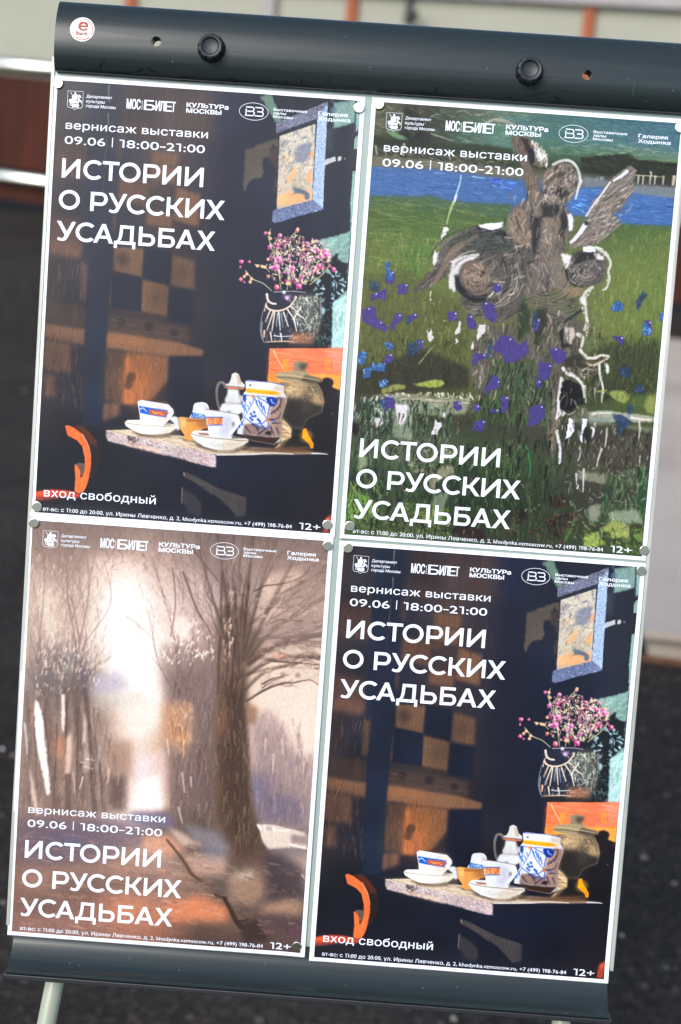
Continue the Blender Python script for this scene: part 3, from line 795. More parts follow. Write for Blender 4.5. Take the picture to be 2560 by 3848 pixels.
('S',(236,236,230),[2695,3399,2775,3395,2844,3396],1.1,0.6,0.3,0.9,1),
('S',(206,176,140),[1982,3401,2018,3419,1972,3434],2,1,0.4,0.8,1),
('B',[(226,206,180),(150,128,110),(180,160,138),(96,80,70)],[691,3318,911,3296,1535,3330,1732,3385,1738,3476,1309,3409],140,12,0.9,10,4,0.5,12,0),
('P',(120,106,88),[909,3259,1405,3270,1419,3315,1282,3336,959,3325],2,0.6,0,0),
('P',(176,160,156),[689,3323,1251,3396,1738,3483,1746,3600,1526,3560,1246,3511,967,3462,850,3442,722,3424,693,3367],0.4,1,1,0),
('P',(186,164,160),[1477,3433,1768,3479,1778,3600,1484,3552],0.4,1,0.8,0),
('B',[(120,108,112),(214,194,186),(150,138,140),(230,210,200),(96,86,92)],[693,3327,1251,3398,1738,3485,1745,3597,1246,3509,850,3438,722,3422],360,3.5,0.8,35,25,0.6,12,0),
('B',[(120,108,118),(206,184,180),(150,136,144),(226,206,200)],[1477,3437,1768,3481,1776,3598,1484,3550],130,3.5,0.8,35,25,0.6,12,0),
('B',[(60,52,52),(80,70,68)],[897,3352,1018,3355,1001,3460,907,3438],40,4,1,60,60,0.8,12,0),
('P',(230,180,150),[871,3411,1244,3477,1241,3512,861,3441],1.5,0.5,0,0),
('S',(70,60,50),[623,3303,841,3289,1393,3271],0.8,0.6,0.6,0.6,1),
('P',(70,56,48),[934,3303,1074,3326,1212,3330,1393,3271,1418,3298,1237,3351,1029,3354],1.2,0.75,0,0),
('P',(64,50,44),[1420,3338,1582,3345,1617,3358,1468,3369],1,0.7,0,0),
('P',(60,48,42),[1542,3361,1660,3410,1800,3435,1937,3423,2083,3357,2118,3378,1939,3448,1755,3455,1591,3415],1.2,0.75,0,0),
('P',(224,220,208),[868,3228,894,3205,1020,3194,1297,3203,1369,3221,1369,3250,1303,3300,1143,3328,1028,3326,934,3292,880,3261],0.3,1,0,0),
('P',(186,170,146),[1232,3271,1370,3227,1367,3255,1297,3303,1166,3326],1.6,0.8,0,0),
('S',(120,90,66),[870,3225,907,3236,1069,3243,1276,3239,1369,3222],0.7,0.6,0.2,0.8,1),
('P',(70,56,46),[1250,3189,1331,3201,1321,3221,1241,3231],0.8,0.8,0,0),
('S',(196,196,190),[909,3265,1026,3291,1164,3293],1.3,1,0.6,0.5,1),
('P',(228,226,224),[980,3023,1009,3002,1277,3027,1326,3069,1337,3103,1311,3156,1252,3221,1126,3237,1028,3228,1004,3126],0.3,1,0,0),
('P',(206,176,160),[1171,3025,1281,3029,1334,3091,1294,3163,1252,3219,1183,3223,1166,3126],2.2,0.7,0,0),
('P',(240,238,236),[1006,3161,1123,3175,1126,3230,1033,3225],1.6,0.7,0,0),
('P',(176,164,156),[1154,3033,1229,3035,1218,3224,1138,3234],2.2,0.45,0,0),
('P',(36,88,170),[996,3058,1116,3070,1296,3085,1291,3100,1259,3154,1109,3142,1010,3128],0.3,1,0,0),
('P',(168,84,60),[1096,3085,1279,3095,1247,3146,1103,3135],0.3,1,0.4,0),
('S',(240,220,200),[1008,3092,1036,3078,1060,3099,1078,3110],0.8,0.5,0.2,0.9,1),
('S',(236,190,150),[1130,3106,1165,3121,1199,3112,1235,3133],0.8,0.5,0.2,0.8,1),
('S',(226,216,206),[1285,3095,1319,3092,1294,3152,1256,3189],1.8,1.2,0.3,0.9,1),
('S',(150,120,104),[1270,3142,1251,3201],1,0.6,0.4,0.6,1),
('P',(214,216,214),[1294,3163,1339,3135,1380,3145,1404,3259,1382,3272,1343,3205],0.4,0.9,0.3,0),
('P',(222,224,226),[1522,3030,1537,2997,1594,2983,1646,2991,1673,3033,1666,3068,1644,3138,1500,3143,1516,3090],0.3,1,0,1),
('P',(176,168,160),[1619,3014,1671,3022,1663,3074,1628,3071],1.6,0.7,0,0),
('P',(60,120,190),[1515,3085,1659,3103,1648,3140,1503,3144],0.3,1,0,0),
('B',[(230,224,214),(30,70,140),(206,190,170)],[1516,3090,1653,3105,1644,3136,1506,3139],26,2.4,0.9,50,50,0.8,12,0),
('P',(210,146,90),[1383,3145,1408,3137,1673,3150,1671,3205,1494,3342,1578,3281,1563,3316,1582,3340,1537,3355,1442,3345,1453,3312,1403,3247],0.3,1,0,0),
('P',(150,96,56),[1524,3147,1674,3153,1689,3215,1574,3212],2,0.7,0,0),
('P',(240,196,140),[1409,3155,1467,3157,1472,3242,1425,3223],1.6,0.6,0,0),
('P',(206,140,84),[1461,3172,1661,3146,1669,3226,1536,3270,1517,3329,1553,3355,1472,3360],0.4,1,0,0),
('P',(146,92,54),[1460,3151,1655,3147,1659,3169,1461,3176],0.5,0.9,0,0),
('P',(130,86,52),[1553,3177,1658,3158,1666,3226,1591,3231],2,0.7,0,0),
('P',(56,52,52),[1815,2769,2011,2790,2005,3053,1764,3053],2.5,0.4,0,0),
('S',(110,104,98),[1824,2820,1793,2782,1753,2791,1738,2855,1746,2945,1768,3024],2.8,2.2,0.3,0.95,1),
('P',(196,192,182),[1846,2788,1865,2749,1873,2692,1905,2674,1938,2688,1965,2754,2002,2785,2007,2813,1829,2808,1816,2790],0.3,1,0,0),
('P',(140,104,84),[1919,2693,1938,2692,1976,2781,1942,2783],1.2,0.6,0,0),
('P',(190,110,80),[1827,2812,2007,2815,1991,2832,1836,2836],0.3,1,0,0),
('S',(70,80,130),[1826,2809,2007,2813],0.6,0.6,0.2,0.8,1),
('P',(204,204,200),[1844,2838,1945,2838,1953,2874,1984,2906,1988,2963,1931,2976,1828,2974,1820,2940,1840,2893],0.4,1,0,0),
('P',(220,220,216),[1794,2988,1828,2972,1994,2974,1994,3054,1950,3080,1770,3056],0.4,1,0,0),
('S',(150,130,116),[1946,2842,1961,2907,1978,2952],1.6,1,0.6,0.7,1),
('P',(160,150,140),[1821,2963,1988,2963,1989,2981,1806,2987],0.8,0.5,0,0),
('P',(60,100,160),[1844,3047,1884,3044,1891,3061,1845,3060],0.5,0.7,0,0),
('P',(214,214,218),[2008,2749,2042,2739,2237,2745,2380,2764,2378,2830,2419,2884,2416,2921,2379,3061,2381,3175,2393,3255,2378,3302,2323,3342,2115,3320,2013,3265,1959,3260,1968,3193,2006,3099,1985,2986,1981,2895,2020,2837],0.3,1,0.2,0),
('P',(196,176,156),[2285,2770,2379,2768,2376,2828,2282,2816],1,0.8,0,0),
('P',(244,150,40),[2021,2819,2283,2825,2377,2846,2286,2866,2016,2858],0.4,1,0,0),
('P',(250,190,90),[2059,2818,2243,2826,2232,2837,2060,2832],0.6,0.7,0,0),
('S',(60,74,150),[2008,2749,2237,2745,2379,2766],0.7,0.6,0.2,0.9,1),
('S',(40,60,140),[1983,2883,2086,2885,2293,2886,2419,2892],0.7,0.6,0.2,0.9,1),
('P',(156,124,104),[2326,2870,2419,2886,2416,2921,2379,3061,2381,3175,2394,3260,2273,3275,2235,3186,2263,3126,2248,3082,2259,2989],1,0.9,0,0),
('P',(132,106,96),[2021,3161,2103,3149,2255,3184,2295,3262,2203,3270,2013,3253],0.6,0.95,0,0),
('P',(60,40,32),[2009,3253,2111,3266,2295,3271,2387,3264,2323,3342,2115,3320,2044,3291],0.4,1,0,0),
('S',(36,84,176),[2104,2897,2079,2979,2022,3095],1.1,0.7,0.2,0.9,1),
('S',(36,84,176),[2104,2897,2153,2997,2240,3096],1.1,0.7,0.2,0.9,1),
('S',(36,84,176),[2022,3098,2103,3149,2231,3197],1.1,0.7,0.2,0.9,1),
('S',(36,84,176),[2240,3100,2195,3143,2104,3155],1.1,0.7,0.2,0.9,1),
('S',(36,84,176),[2019,2915,2023,3006,2006,3099],1.1,0.7,0.2,0.9,1),
('S',(36,84,176),[2133,2895,2218,2935,2258,2966],1.1,0.7,0.2,0.9,1),
('S',(36,84,176),[2258,2966,2245,3036,2242,3096],1.1,0.7,0.2,0.9,1),
('S',(36,84,176),[2250,3099,2256,3196],1.1,0.7,0.2,0.9,1),
('S',(36,84,176),[2250,3099,2331,3121],1.1,0.7,0.2,0.9,1),
('S',(36,84,176),[1967,3205,2000,3156,2020,3103],1.1,0.7,0.2,0.9,1),
('S',(36,84,176),[2148,2924,2169,2986],1.5,0.8,0.2,0.9,1),
('S',(36,84,176),[2173,2945,2192,3026],1.5,0.8,0.2,0.9,1),
('S',(36,84,176),[2198,2982,2221,3049],1.5,0.8,0.2,0.9,1),
('S',(36,84,176),[2126,2932,2136,2975],1.5,0.8,0.2,0.9,1),
('S',(36,84,176),[2060,2946,2077,2985],1.5,0.8,0.2,0.9,1),
('S',(36,84,176),[2044,2979,2061,3020],1.5,0.8,0.2,0.9,1),
('S',(36,84,176),[2029,3019,2045,3057],1.5,0.8,0.2,0.9,1),
('S',(36,84,176),[1974,3170,1983,3204],1.5,0.8,0.2,0.9,1),
('S',(36,84,176),[2000,3145,2009,3179],1.5,0.8,0.2,0.9,1),
('S',(36,84,176),[2171,3133,2196,3163],1.5,0.8,0.2,0.9,1),
('S',(36,84,176),[2196,3163,2225,3186],1.5,0.8,0.2,0.9,1),
('S',(36,84,176),[1987,2951,2000,3008],1.5,0.8,0.2,0.9,1),
('S',(36,84,176),[2008,2984,2013,3030],1.5,0.8,0.2,0.9,1),
('P',(38,80,170),[2067,3062,2080,3047,2094,3060,2084,3077],0.3,0.92,0.5,1),
('P',(38,80,170),[2096,3042,2109,3026,2124,3040,2114,3057],0.3,0.92,0.5,1),
('P',(38,80,170),[2085,3084,2098,3068,2113,3082,2102,3099],0.3,0.92,0.5,1),
('P',(38,80,170),[2064,3102,2076,3086,2091,3100,2081,3116],0.3,0.92,0.5,1),
('P',(38,80,170),[2110,3078,2123,3062,2138,3076,2127,3092],0.3,0.92,0.5,1),
('P',(38,80,170),[2140,3108,2153,3092,2167,3106,2157,3122],0.3,0.92,0.5,1),
('P',(38,80,170),[2155,3125,2168,3109,2182,3123,2172,3140],0.3,0.92,0.5,1),
('P',(38,80,170),[2083,3118,2096,3103,2111,3117,2100,3133],0.3,0.92,0.5,1),
('S',(52,48,84),[2261,3104,2341,3086,2371,3027],1.6,0.9,0.2,0.9,1),
('S',(52,48,84),[2258,2966,2317,2905,2362,2890],1.6,0.9,0.2,0.9,1),
('S',(52,48,84),[2298,3135,2367,3130],1.6,0.9,0.2,0.9,1),
('S',(52,48,84),[2280,3045,2301,3009],1.6,0.9,0.2,0.9,1),
('S',(52,48,84),[2308,3031,2328,2984],1.6,0.9,0.2,0.9,1),
('S',(52,48,84),[2335,3007,2354,2948],1.6,0.9,0.2,0.9,1),
('S',(52,48,84),[2277,3171,2317,3249],1.6,0.9,0.2,0.9,1),
('S',(52,48,84),[2335,3178,2362,3234],1.6,0.9,0.2,0.9,1),
('S',(52,48,84),[2363,2902,2357,2982],1.6,0.9,0.2,0.9,1),
('S',(52,48,84),[2167,3248,2244,3185],1.6,0.9,0.2,0.9,1),
('S',(52,48,84),[2037,3188,2087,3242],1.6,0.9,0.2,0.9,1),
('S',(52,48,84),[2141,3192,2166,3225],1.6,0.9,0.2,0.9,1),
('S',(52,48,84),[2099,3161,2176,3201],1.6,0.9,0.2,0.9,1),
('P',(34,60,140),[2216,2906,2247,2887,2316,2894,2330,2927,2299,2975,2252,2967],0.3,1,0.4,1),
('S',(190,206,236),[2266,2909,2279,2936,2303,2946],0.9,0.6,0.2,0.9,1),
('P',(30,50,120),[1992,2882,2023,2882,2026,2926,2010,2955,1991,2928],0.4,1,0.4,0),
('P',(24,22,40),[2237,3220,2291,3210,2288,3251,2231,3249],0.5,0.9,0.6,0),
('D',(196,120,60),[2244,3107,2087,2893],1.8,0.4,0.9),
('P',(120,96,84),[2363,2902,2419,2892,2416,2927,2379,3063,2381,3175,2391,3255,2352,3263,2340,3075],2.2,0.55,0,0),
('P',(250,250,250),[2041,2890,2087,2898,2062,3049,2023,3143,2005,3053],2.6,0.35,0,0),
('P',(226,224,216),[1512,3292,1547,3260,1685,3252,1951,3286,2075,3306,2072,3329,2026,3367,1891,3419,1765,3428,1648,3405,1565,3360,1522,3317],0.3,1,0,0),
('P',(206,176,150),[1851,3339,2075,3312,2070,3333,2015,3374,1879,3420,1788,3427],2.2,0.8,0,0),
('P',(180,172,160),[1646,3365,1956,3355,2047,3337,1913,3411,1776,3423],2.5,0.5,0,0),
('S',(110,80,60),[1514,3289,1561,3302,1677,3317,1862,3321,2023,3325,2075,3310],0.7,0.7,0.2,0.85,1),
('P',(120,70,56),[1565,3277,1680,3277,1693,3299,1607,3297],0.6,0.9,0,0),
('P',(60,50,50),[1916,3277,2021,3293,2045,3302,1907,3310],0.5,0.8,0,0),
('S',(186,186,184),[1575,3347,1704,3384,1866,3384,2002,3351],1.4,1,0.7,0.5,1),
('P',(222,224,230),[1631,3066,1683,3048,1949,3071,1972,3101,1954,3148,1914,3277,1814,3305,1710,3298,1683,3259],0.3,1,0,0),
('P',(160,160,172),[1812,3090,1905,3106,1893,3279,1803,3301],3,0.55,0,0),
('P',(190,190,200),[1802,3113,1917,3116,1904,3267,1814,3296],2.4,0.6,0,0),
('S',(130,92,70),[1654,3049,1799,3058,1961,3079,1980,3112],0.8,0.7,0.25,0.8,1),
('P',(226,226,230),[1900,3118,1962,3102,1984,3146,1958,3205,1910,3266,1870,3269,1923,3208,1937,3149,1913,3140],0.3,1,0,1),
('P',(120,110,110),[1902,3152,1929,3150,1935,3178,1906,3209],0.6,0.8,0,0),
('P',(220,120,76),[1654,3131,1809,3115,1809,3184,1671,3191],0.3,1,0,0),
('B',[(244,200,150),(190,70,50),(250,226,190)],[1656,3135,1807,3120,1807,3182,1674,3189],40,2.4,0.7,30,60,0.7,12,0),
('S',(40,80,160),[1648,3124,1809,3113],1,1,0.2,0.95,1),
('S',(40,80,160),[1672,3200,1811,3186],1,1,0.2,0.95,1),
('P',(90,46,36),[380,3292,461,3291,533,3344,607,3430,638,3532,637,3647,592,3777,558,3791,566,3629,539,3447,441,3350],0.4,1,0.4,0),
('P',(40,36,40),[551,3469,621,3475,639,3555,632,3671,587,3789,563,3779,570,3629],1.2,0.9,0,0),
('P',(236,116,78),[297,3305,325,3296,381,3314,465,3371,528,3470,560,3583,566,3675,548,3815,528,3886,502,3932,462,3949,421,3929,422,3801,406,3675,429,3664,464,3723,471,3795,488,3785,507,3714,500,3588,471,3486,411,3433,322,3393,309,3348],0.3,1,0.3,0),
('S',(255,190,160),[465,3371,528,3470,560,3583],0.7,0.5,0.2,0.8,1),
('P',(104,84,76),[412,3669,434,3652,506,3651,507,3714,488,3779,470,3751,461,3706],0.3,1,0.4,0),
('B',[(250,140,100),(220,100,66),(240,124,84)],[318,3313,466,3383,558,3584,547,3804,496,3923,426,3917,517,3679,471,3475],50,10,1,75,20,0.4,12,0),
('P',(186,72,54),[30,3968,183,3928,334,3923,486,3953,465,3989,303,3995,96,4039,29,4044],0.5,1,0.4,0),
('P',(224,110,80),[30,3974,149,3937,162,3970,32,4003],1.4,0.7,0,0),
('P',(100,56,52),[33,4014,244,3988,464,3983,97,4045,30,4049],1.2,0.7,0,0),
('P',(74,68,64),[1465,3682,1487,3665,1581,3701,1757,3786,1763,3878,1657,3805,1537,3733,1472,3708],0.5,0.9,0.4,0),
('P',(72,67,64),[1492,3670,1633,3723,1847,3812,1999,3847,2088,3876,2092,4037,2013,4066,1853,3916,1673,3801,1495,3722],0.6,0.9,0.4,0),
('P',(56,54,58),[1991,3906,2088,3887,2088,4061,2025,4065],2,0.7,0,0),
('S',(180,150,130),[1470,3674,1477,3702],1.2,0.8,0.4,0.8,1),
('P',(62,60,62),[1463,3813,1486,3840,1593,3890,1655,3955,1665,4024,1628,4073,1483,3979,1461,3958],0.8,0.85,0,0),
('S',(150,130,116),[1464,3819,1466,3969],0.8,0.5,0.3,0.7,1),
('P',(52,50,56),[1504,3871,1625,3955,1665,4045,1645,4093,1515,4056],1.5,0.8,0,0),
('B',[(96,86,78),(50,48,52)],[1492,3676,1847,3818,2082,3882,2081,4038,1853,3916,1494,3716],60,5,0.5,85,8,0.35,12,0),
('P',(148,62,46),[2871,4016,2922,3977,2915,4149,2851,4154,2857,4075],0.6,1,0.5,0),
('D',(190,90,70),[2906,4025],3,1.5,0.6),
('D',(12,12,18),[2440,3845],0.9,0.3,0.9),
('D',(12,12,18),[2449,3925],0.9,0.3,0.9),
('D',(12,12,18),[2650,3743],0.9,0.3,0.9),
('D',(12,12,18),[2057,2786],0.9,0.3,0.9),
('D',(120,110,110),[2863,3004],0.7,0.3,0.6),
('D',(120,110,110),[2906,2806],0.7,0.3,0.6),
('N',30,30,0.1,None),
('N',1.2,1.2,0.05,None),
]
ART_GARDEN = [
('G',[0,60,120,180,240,297],[0,28,40,54,62,75,95,104,140,200,250,300,330,360,420],[[(92,90,70),(72,72,54),(98,104,86),(66,104,96),(58,98,110),(60,100,120)],[(84,88,62),(60,64,48),(78,116,100),(70,110,96),(80,112,110),(62,104,116)],[(62,70,44),(58,66,48),(84,120,104),(66,100,76),(78,108,76),(104,128,92)],[(70,72,52),(70,72,54),(70,72,50),(56,66,40),(50,56,36),(60,60,40)],[(104,98,76),(100,94,74),(96,92,74),(100,98,84),(80,80,70),(60,56,46)],[(58,92,142),(62,96,146),(54,92,140),(56,92,142),(90,108,130),(110,120,134)],[(62,98,150),(64,98,148),(58,96,144),(58,96,146),(58,92,142),(62,96,148)],[(74,98,50),(74,102,48),(76,100,52),(76,98,48),(76,100,48),(86,108,52)],[(94,110,48),(90,114,48),(92,110,54),(96,104,60),(102,116,54),(102,118,54)],[(104,104,52),(104,108,50),(100,104,54),(92,86,72),(104,112,54),(98,116,48)],[(86,92,44),(94,104,40),(92,98,44),(84,80,62),(84,104,44),(92,118,48)],[(62,62,44),(74,72,44),(62,66,44),(72,70,56),(62,64,42),(70,78,44)],[(74,84,62),(96,104,80),(66,84,50),(62,76,46),(78,78,60),(76,80,60)],[(48,66,46),(58,76,52),(46,64,40),(50,66,42),(66,62,52),(66,68,52)],[(74,98,44),(78,88,48),(60,78,44),(56,60,42),(58,76,40),(64,90,42)]]),
('B',[(110,110,84),(66,66,48),(92,112,84),(128,124,96)],[43,53,473,45,561,315,46,351],170,9,1.1,6,25,0.5,12,0),
('P',(44,48,36),[282,58,418,65,497,209,584,313,568,392,320,398,228,372,311,277,325,166],1,0.85,2,0),
('B',[(64,68,48),(40,44,34),(90,92,64)],[295,79,418,65,584,313,568,392,264,402],70,9,1.4,50,30,0.6,12,0),
('P',(104,138,96),[154,299,245,304,363,373,307,383,204,351],0.6,0.9,1,0),
('B',[(70,130,104),(120,146,120),(80,120,92),(146,150,122),(54,100,84)],[542,62,1515,38,1539,323,1332,371,791,365,595,313],220,9,1.1,6,16,0.5,12,0),
('B',[(52,96,130),(70,120,130),(44,84,110),(90,140,140),(58,110,104)],[1233,68,2914,49,2910,248,2090,362,1311,195],320,10,1,4,14,0.5,12,0),
('B',[(120,140,104),(90,120,84),(140,150,120),(104,132,110)],[1705,333,2194,277,2910,248,2914,348,2206,409,1734,409],150,8,1.1,4,12,0.5,12,0),
('S',(160,150,130),[1058,191,1165,129,1278,132,1360,165],2.4,1.2,0.3,0.8,1),
('S',(146,140,126),[1194,137,1262,144,1354,176],2.6,1.4,0.4,0.8,1),
('S',(150,140,120),[583,302,675,324,790,354],1.6,1,0.4,0.7,1),
('P',(56,66,40),[589,379,905,379,1039,364,1356,386,1400,511,1142,529,799,464,594,446],0.8,0.95,1.2,0),
('P',(50,56,36),[53,367,568,392,639,442,348,463,60,461],1,0.8,1.5,0),
('P',(48,54,36),[2005,423,2249,384,2460,358,2543,407,2925,413,2925,524,2555,539,2530,508,2470,468,2289,580,2038,543],0.7,0.95,1.2,0),
('B',[(84,86,52),(40,44,30),(66,70,44)],[2016,422,2529,375,2921,425,2923,502,2277,570,2038,543],110,9,1.1,2,12,0.5,12,0),
('B',[(130,126,96),(96,100,70),(40,42,32),(66,68,50)],[65,461,572,447,1364,491,1391,544,581,568,62,561],150,7,1.3,6,20,0.6,12,0),
('S',(150,142,116),[67,455,84,526],2.4,1.6,0.4,0.8,1),
('S',(170,150,130),[333,420,335,519],2.8,1.6,0.4,0.8,1),
('S',(150,140,120),[162,476,172,531],1.6,1,0.4,0.7,1),
('S',(160,150,130),[767,489,782,532],2,1,0.4,0.7,1),
('P',(110,104,84),[55,545,580,546,1486,593,1479,649,1151,639,585,613,51,639],0.9,0.9,0.8,0),
('B',[(130,122,100),(90,88,66)],[55,550,580,552,1486,599,1479,649,585,613,51,639],90,13,0.8,5,5,0.5,12,0),
('S',(172,164,140),[2568,560,2568,632],2,1.2,0.3,0.85,1),
('S',(172,164,140),[2613,557,2613,629],2,1.2,0.3,0.85,1),
('S',(172,164,140),[2680,552,2680,625],2,1.2,0.3,0.85,1),
('S',(172,164,140),[2725,549,2725,621],2,1.2,0.3,0.85,1),
('S',(172,164,140),[2803,544,2803,616],2,1.2,0.3,0.85,1),
('S',(170,160,134),[2545,551,2668,548,2781,551],1.1,1,0.3,0.8,1),
('S',(190,170,150),[2904,542,2899,615],3.4,2.4,0.5,0.85,1),
('S',(180,176,150),[2679,514,2688,541],2.2,1.6,0.4,0.8,1),
('S',(60,58,44),[2592,570,2591,625],1.8,1.4,0.3,0.8,1),
('S',(60,58,44),[2765,558,2759,619],2,1.4,0.3,0.8,1),
('P',(120,150,156),[2177,588,2244,586,2242,622,2169,628],0.4,0.8,0,0),
('P',(60,58,48),[2190,587,2204,586,2203,625,2189,626],0.3,0.8,0,0),
('P',(112,116,120),[2048,597,2293,624,2263,671,2052,697],0.8,0.9,0.8,0),
('P',(110,118,124),[2508,642,2946,633,2939,734,2833,747,2685,730,2527,730],0.8,0.9,1,0),
('P',(60,96,150),[45,645,586,624,926,644,1482,682,1508,858,1399,905,1061,913,834,907,539,889,49,918],0.6,0.9,0.8,0),
('B',[(52,86,142),(74,108,160),(44,76,128),(90,124,168),(56,104,156)],[46,651,926,650,1483,693,1507,847,947,898,49,912],420,10,0.8,3,5,0.45,12,0),
('B',[(40,84,210),(70,120,230),(50,60,190),(90,170,220)],[1165,671,1426,686,1421,764,1206,758],36,6,1,10,15,0.8,12,0),
('S',(110,170,210),[645,664,736,663],1,0.6,0.3,0.7,1),
('S',(140,190,210),[1007,672,1120,677],1.1,0.6,0.3,0.8,1),
('P',(58,98,156),[2008,711,2242,683,2549,717,2720,738,2933,734,2934,990,2429,1010,2375,919,2076,974,1972,948,1932,872],0.5,0.95,0.8,0),
('B',[(48,84,146),(72,112,166),(84,130,186),(44,72,130)],[1997,712,2242,683,2933,734,2933,979,2428,1004,1984,958],260,10,0.8,3,6,0.5,12,0),
('B',[(70,140,220),(110,180,230),(40,90,200)],[1943,749,2120,703,2096,950,1959,926],34,6,0.9,4,14,0.7,12,0),
('P',(76,102,48),[49,916,539,892,605,873,674,884,778,911,1061,913,1399,905,1384,1001,53,1051],1,0.75,1,0),
('B',[(110,122,50),(84,112,44),(144,146,72),(94,108,46),(72,98,42)],[44,929,540,905,949,932,1380,946,1333,1061,1023,1139,806,1266,655,1501,511,1691,47,1725],460,15,1.5,4,6,0.32,12,0),
('B',[(126,130,56),(98,120,48),(150,150,84)],[54,1208,806,1266,655,1501,512,1700,47,1725],170,9,1.5,90,14,0.3,12,0),
('B',[(60,110,40),(84,130,52)],[394,1352,664,1332,557,1697,421,1707],100,10,1.2,92,8,0.4,12,0),
('B',[(106,122,54),(136,144,72),(84,106,46),(118,132,60)],[2429,1015,2935,1001,2952,1796,2938,2248,2259,2026,2225,1646,2383,1634,2391,1342,2308,1169],420,9,1.6,91,14,0.32,12,0),
('B',[(106,130,50),(84,112,44),(134,144,64)],[2238,1656,2921,1461,2939,2022,2263,2071],300,10,1,90,8,0.4,12,0),
('P',(98,104,56),[1992,980,2096,950,2029,1088,1979,1159],0.7,0.9,0,0),
('S',(150,196,210),[894,668,889,747,863,849],1.3,1.8,0.3,0.75,1),
('S',(206,206,210),[864,860,852,916],2.2,2,0.4,0.95,1),
('S',(170,180,110),[842,928,811,1042,796,1133],2.4,0.9,0.4,0.8,1),
('P',(208,204,208),[770,1168,809,1160,817,1187,777,1257,755,1287,749,1259],0.3,1,0.8,0),
('P',(204,198,200),[699,1375,722,1418,737,1394,757,1494,729,1507,704,1543,689,1499],0.3,1,1,0),
('P',(84,88,42),[43,1669,457,1582,698,1756,1027,1890,1103,2269,959,2461,114,2455],3,0.6,0,0),
('B',[(110,118,50),(74,80,36),(128,130,70),(60,74,36),(94,110,40)],[46,1702,515,1747,1027,1890,1103,2269,1031,2502,31,2575],330,12,1.7,90,10,0.36,12,0),
('P',(60,56,38),[432,2432,629,2327,956,2427,1120,2472,1134,2653,526,2766,48,2802,42,2574],2,0.9,2,0),
('B',[(50,48,32),(84,80,50),(66,64,40)],[34,2461,723,2365,1121,2495,1117,2723,48,2802],260,8,1.1,88,22,0.5,12,0),
('P',(150,160,62),[592,2665,721,2632,788,2610,868,2610,905,2642,817,2688,680,2687],0.5,0.95,1,0),
('P',(140,144,70),[295,2738,428,2677,520,2687,523,2721,432,2739,299,2789],0.6,0.9,1,0),
('S',(150,154,104),[635,2474,680,2402,747,2307],1.8,1.2,0.3,0.8,1),
('P',(128,130,104),[255,2809,446,2761,756,2784,1167,2776,1110,2917,770,2954,561,2924,445,2909],0.9,0.95,1.5,0),
('B',[(160,158,132),(104,110,84),(190,176,160)],[185,2803,446,2761,1165,2753,1141,2881,561,2924],150,9,1,3,12,0.5,12,0),
('B',[(164,156,146),(176,166,158),(40,60,44),(60,84,56),(46,90,64)],[39,2837,413,2786,458,3078,36,3109],130,6,2,95,14,0.8,12,0),
('P',(206,192,194),[444,2887,557,2867,588,2899,555,2993,525,3052,468,3056,451,2977],0.4,1,1.2,0),
('P',(200,190,192),[227,2868,261,2860,275,2922,324,2964,321,3010,278,2967,231,2948],0.3,1,1,0),
('B',[(34,62,46),(60,96,66),(120,134,110),(40,80,56),(30,50,36)],[20,2878,656,2808,985,2921,1028,3169,35,3243],360,10,1.6,92,14,0.65,12,0),
('P',(150,160,134),[424,2916,615,2879,617,3200,445,3190],1.2,0.6,1.5,0),
('P',(200,188,190),[447,2880,557,2867,555,2987,526,3057,470,3067],0.4,1,1.5,0),
('P',(198,190,194),[830,2984,867,3021,894,3007,902,3053,869,3101,867,3135,805,3138,830,3058],0.3,1,0.8,0),
('P',(200,190,184),[881,2911,938,2913,938,2981,902,2961,874,2963],0.4,0.95,1.2,0),
('P',(196,188,192),[254,3020,340,3020,332,3072,277,3105],0.4,0.9,1.2,0),
('P',(60,30,30),[36,3100,104,3089,114,3145,85,3216,41,3162],0.6,0.95,1,0),
('B',[(150,134,110),(120,110,84),(96,90,70),(176,160,136)],[670,3287,1035,3260,1053,3489,857,3619,544,3435],130,9,1.5,8,18,0.6,12,0),
('B',[(34,58,34),(50,84,44),(96,104,70),(40,66,38),(28,46,34),(72,110,50)],[24,3244,686,3195,1031,3215,1678,3167,1749,4013,44,4142],760,12,1.7,90,14,0.6,12,0),
('P',(140,150,112),[114,3375,206,3379,214,3482,126,3535],1,0.8,1.5,0),
('P',(150,142,112),[857,3480,1036,3421,1065,3488,922,3568,877,3732,834,3620],1,0.7,2,0),
('P',(140,150,124),[876,3709,1022,3675,976,3956,846,3919],1,0.6,2,0),
('B',[(84,134,46),(110,150,60),(60,110,40),(120,140,50)],[27,3750,271,3778,354,3968,38,4050],120,9,1.6,80,25,0.7,12,0),
('B',[(110,140,44),(140,150,60),(90,120,40)],[596,3811,1033,3813,1050,4020,560,3941],90,8,1.6,15,25,0.6,12,0),
('B',[(120,130,60),(66,80,44),(96,110,56)],[47,4026,1047,3985,1063,4181,34,4154],150,9,1.4,10,20,0.6,12,0),
('P',(62,30,30),[1095,4005,1231,3983,1373,4030,1425,4096,1267,4142,1112,4073],1.2,0.85,2,0),
('P',(60,28,28),[1990,3660,2101,3617,2176,3681,2169,3739,2043,3737],0.8,0.9,1.5,0),
('P',(58,28,28),[1986,3880,2164,3809,2234,3826,2132,3973,2093,4057,1981,3950],0.9,0.9,1.5,0),
('P',(56,32,28),[1646,3801,1770,3769,1801,3859,1693,3948],1,0.8,1.5,0),
('P',(58,60,38),[2221,2369,2318,2180,2922,2080,2944,2565,2255,2753],3,0.7,0,0),
('B',[(50,56,36),(80,88,44),(64,70,40),(104,112,54)],[2246,2140,2930,2045,2933,2566,2277,2751],380,8,1.1,90,22,0.5,12,0),
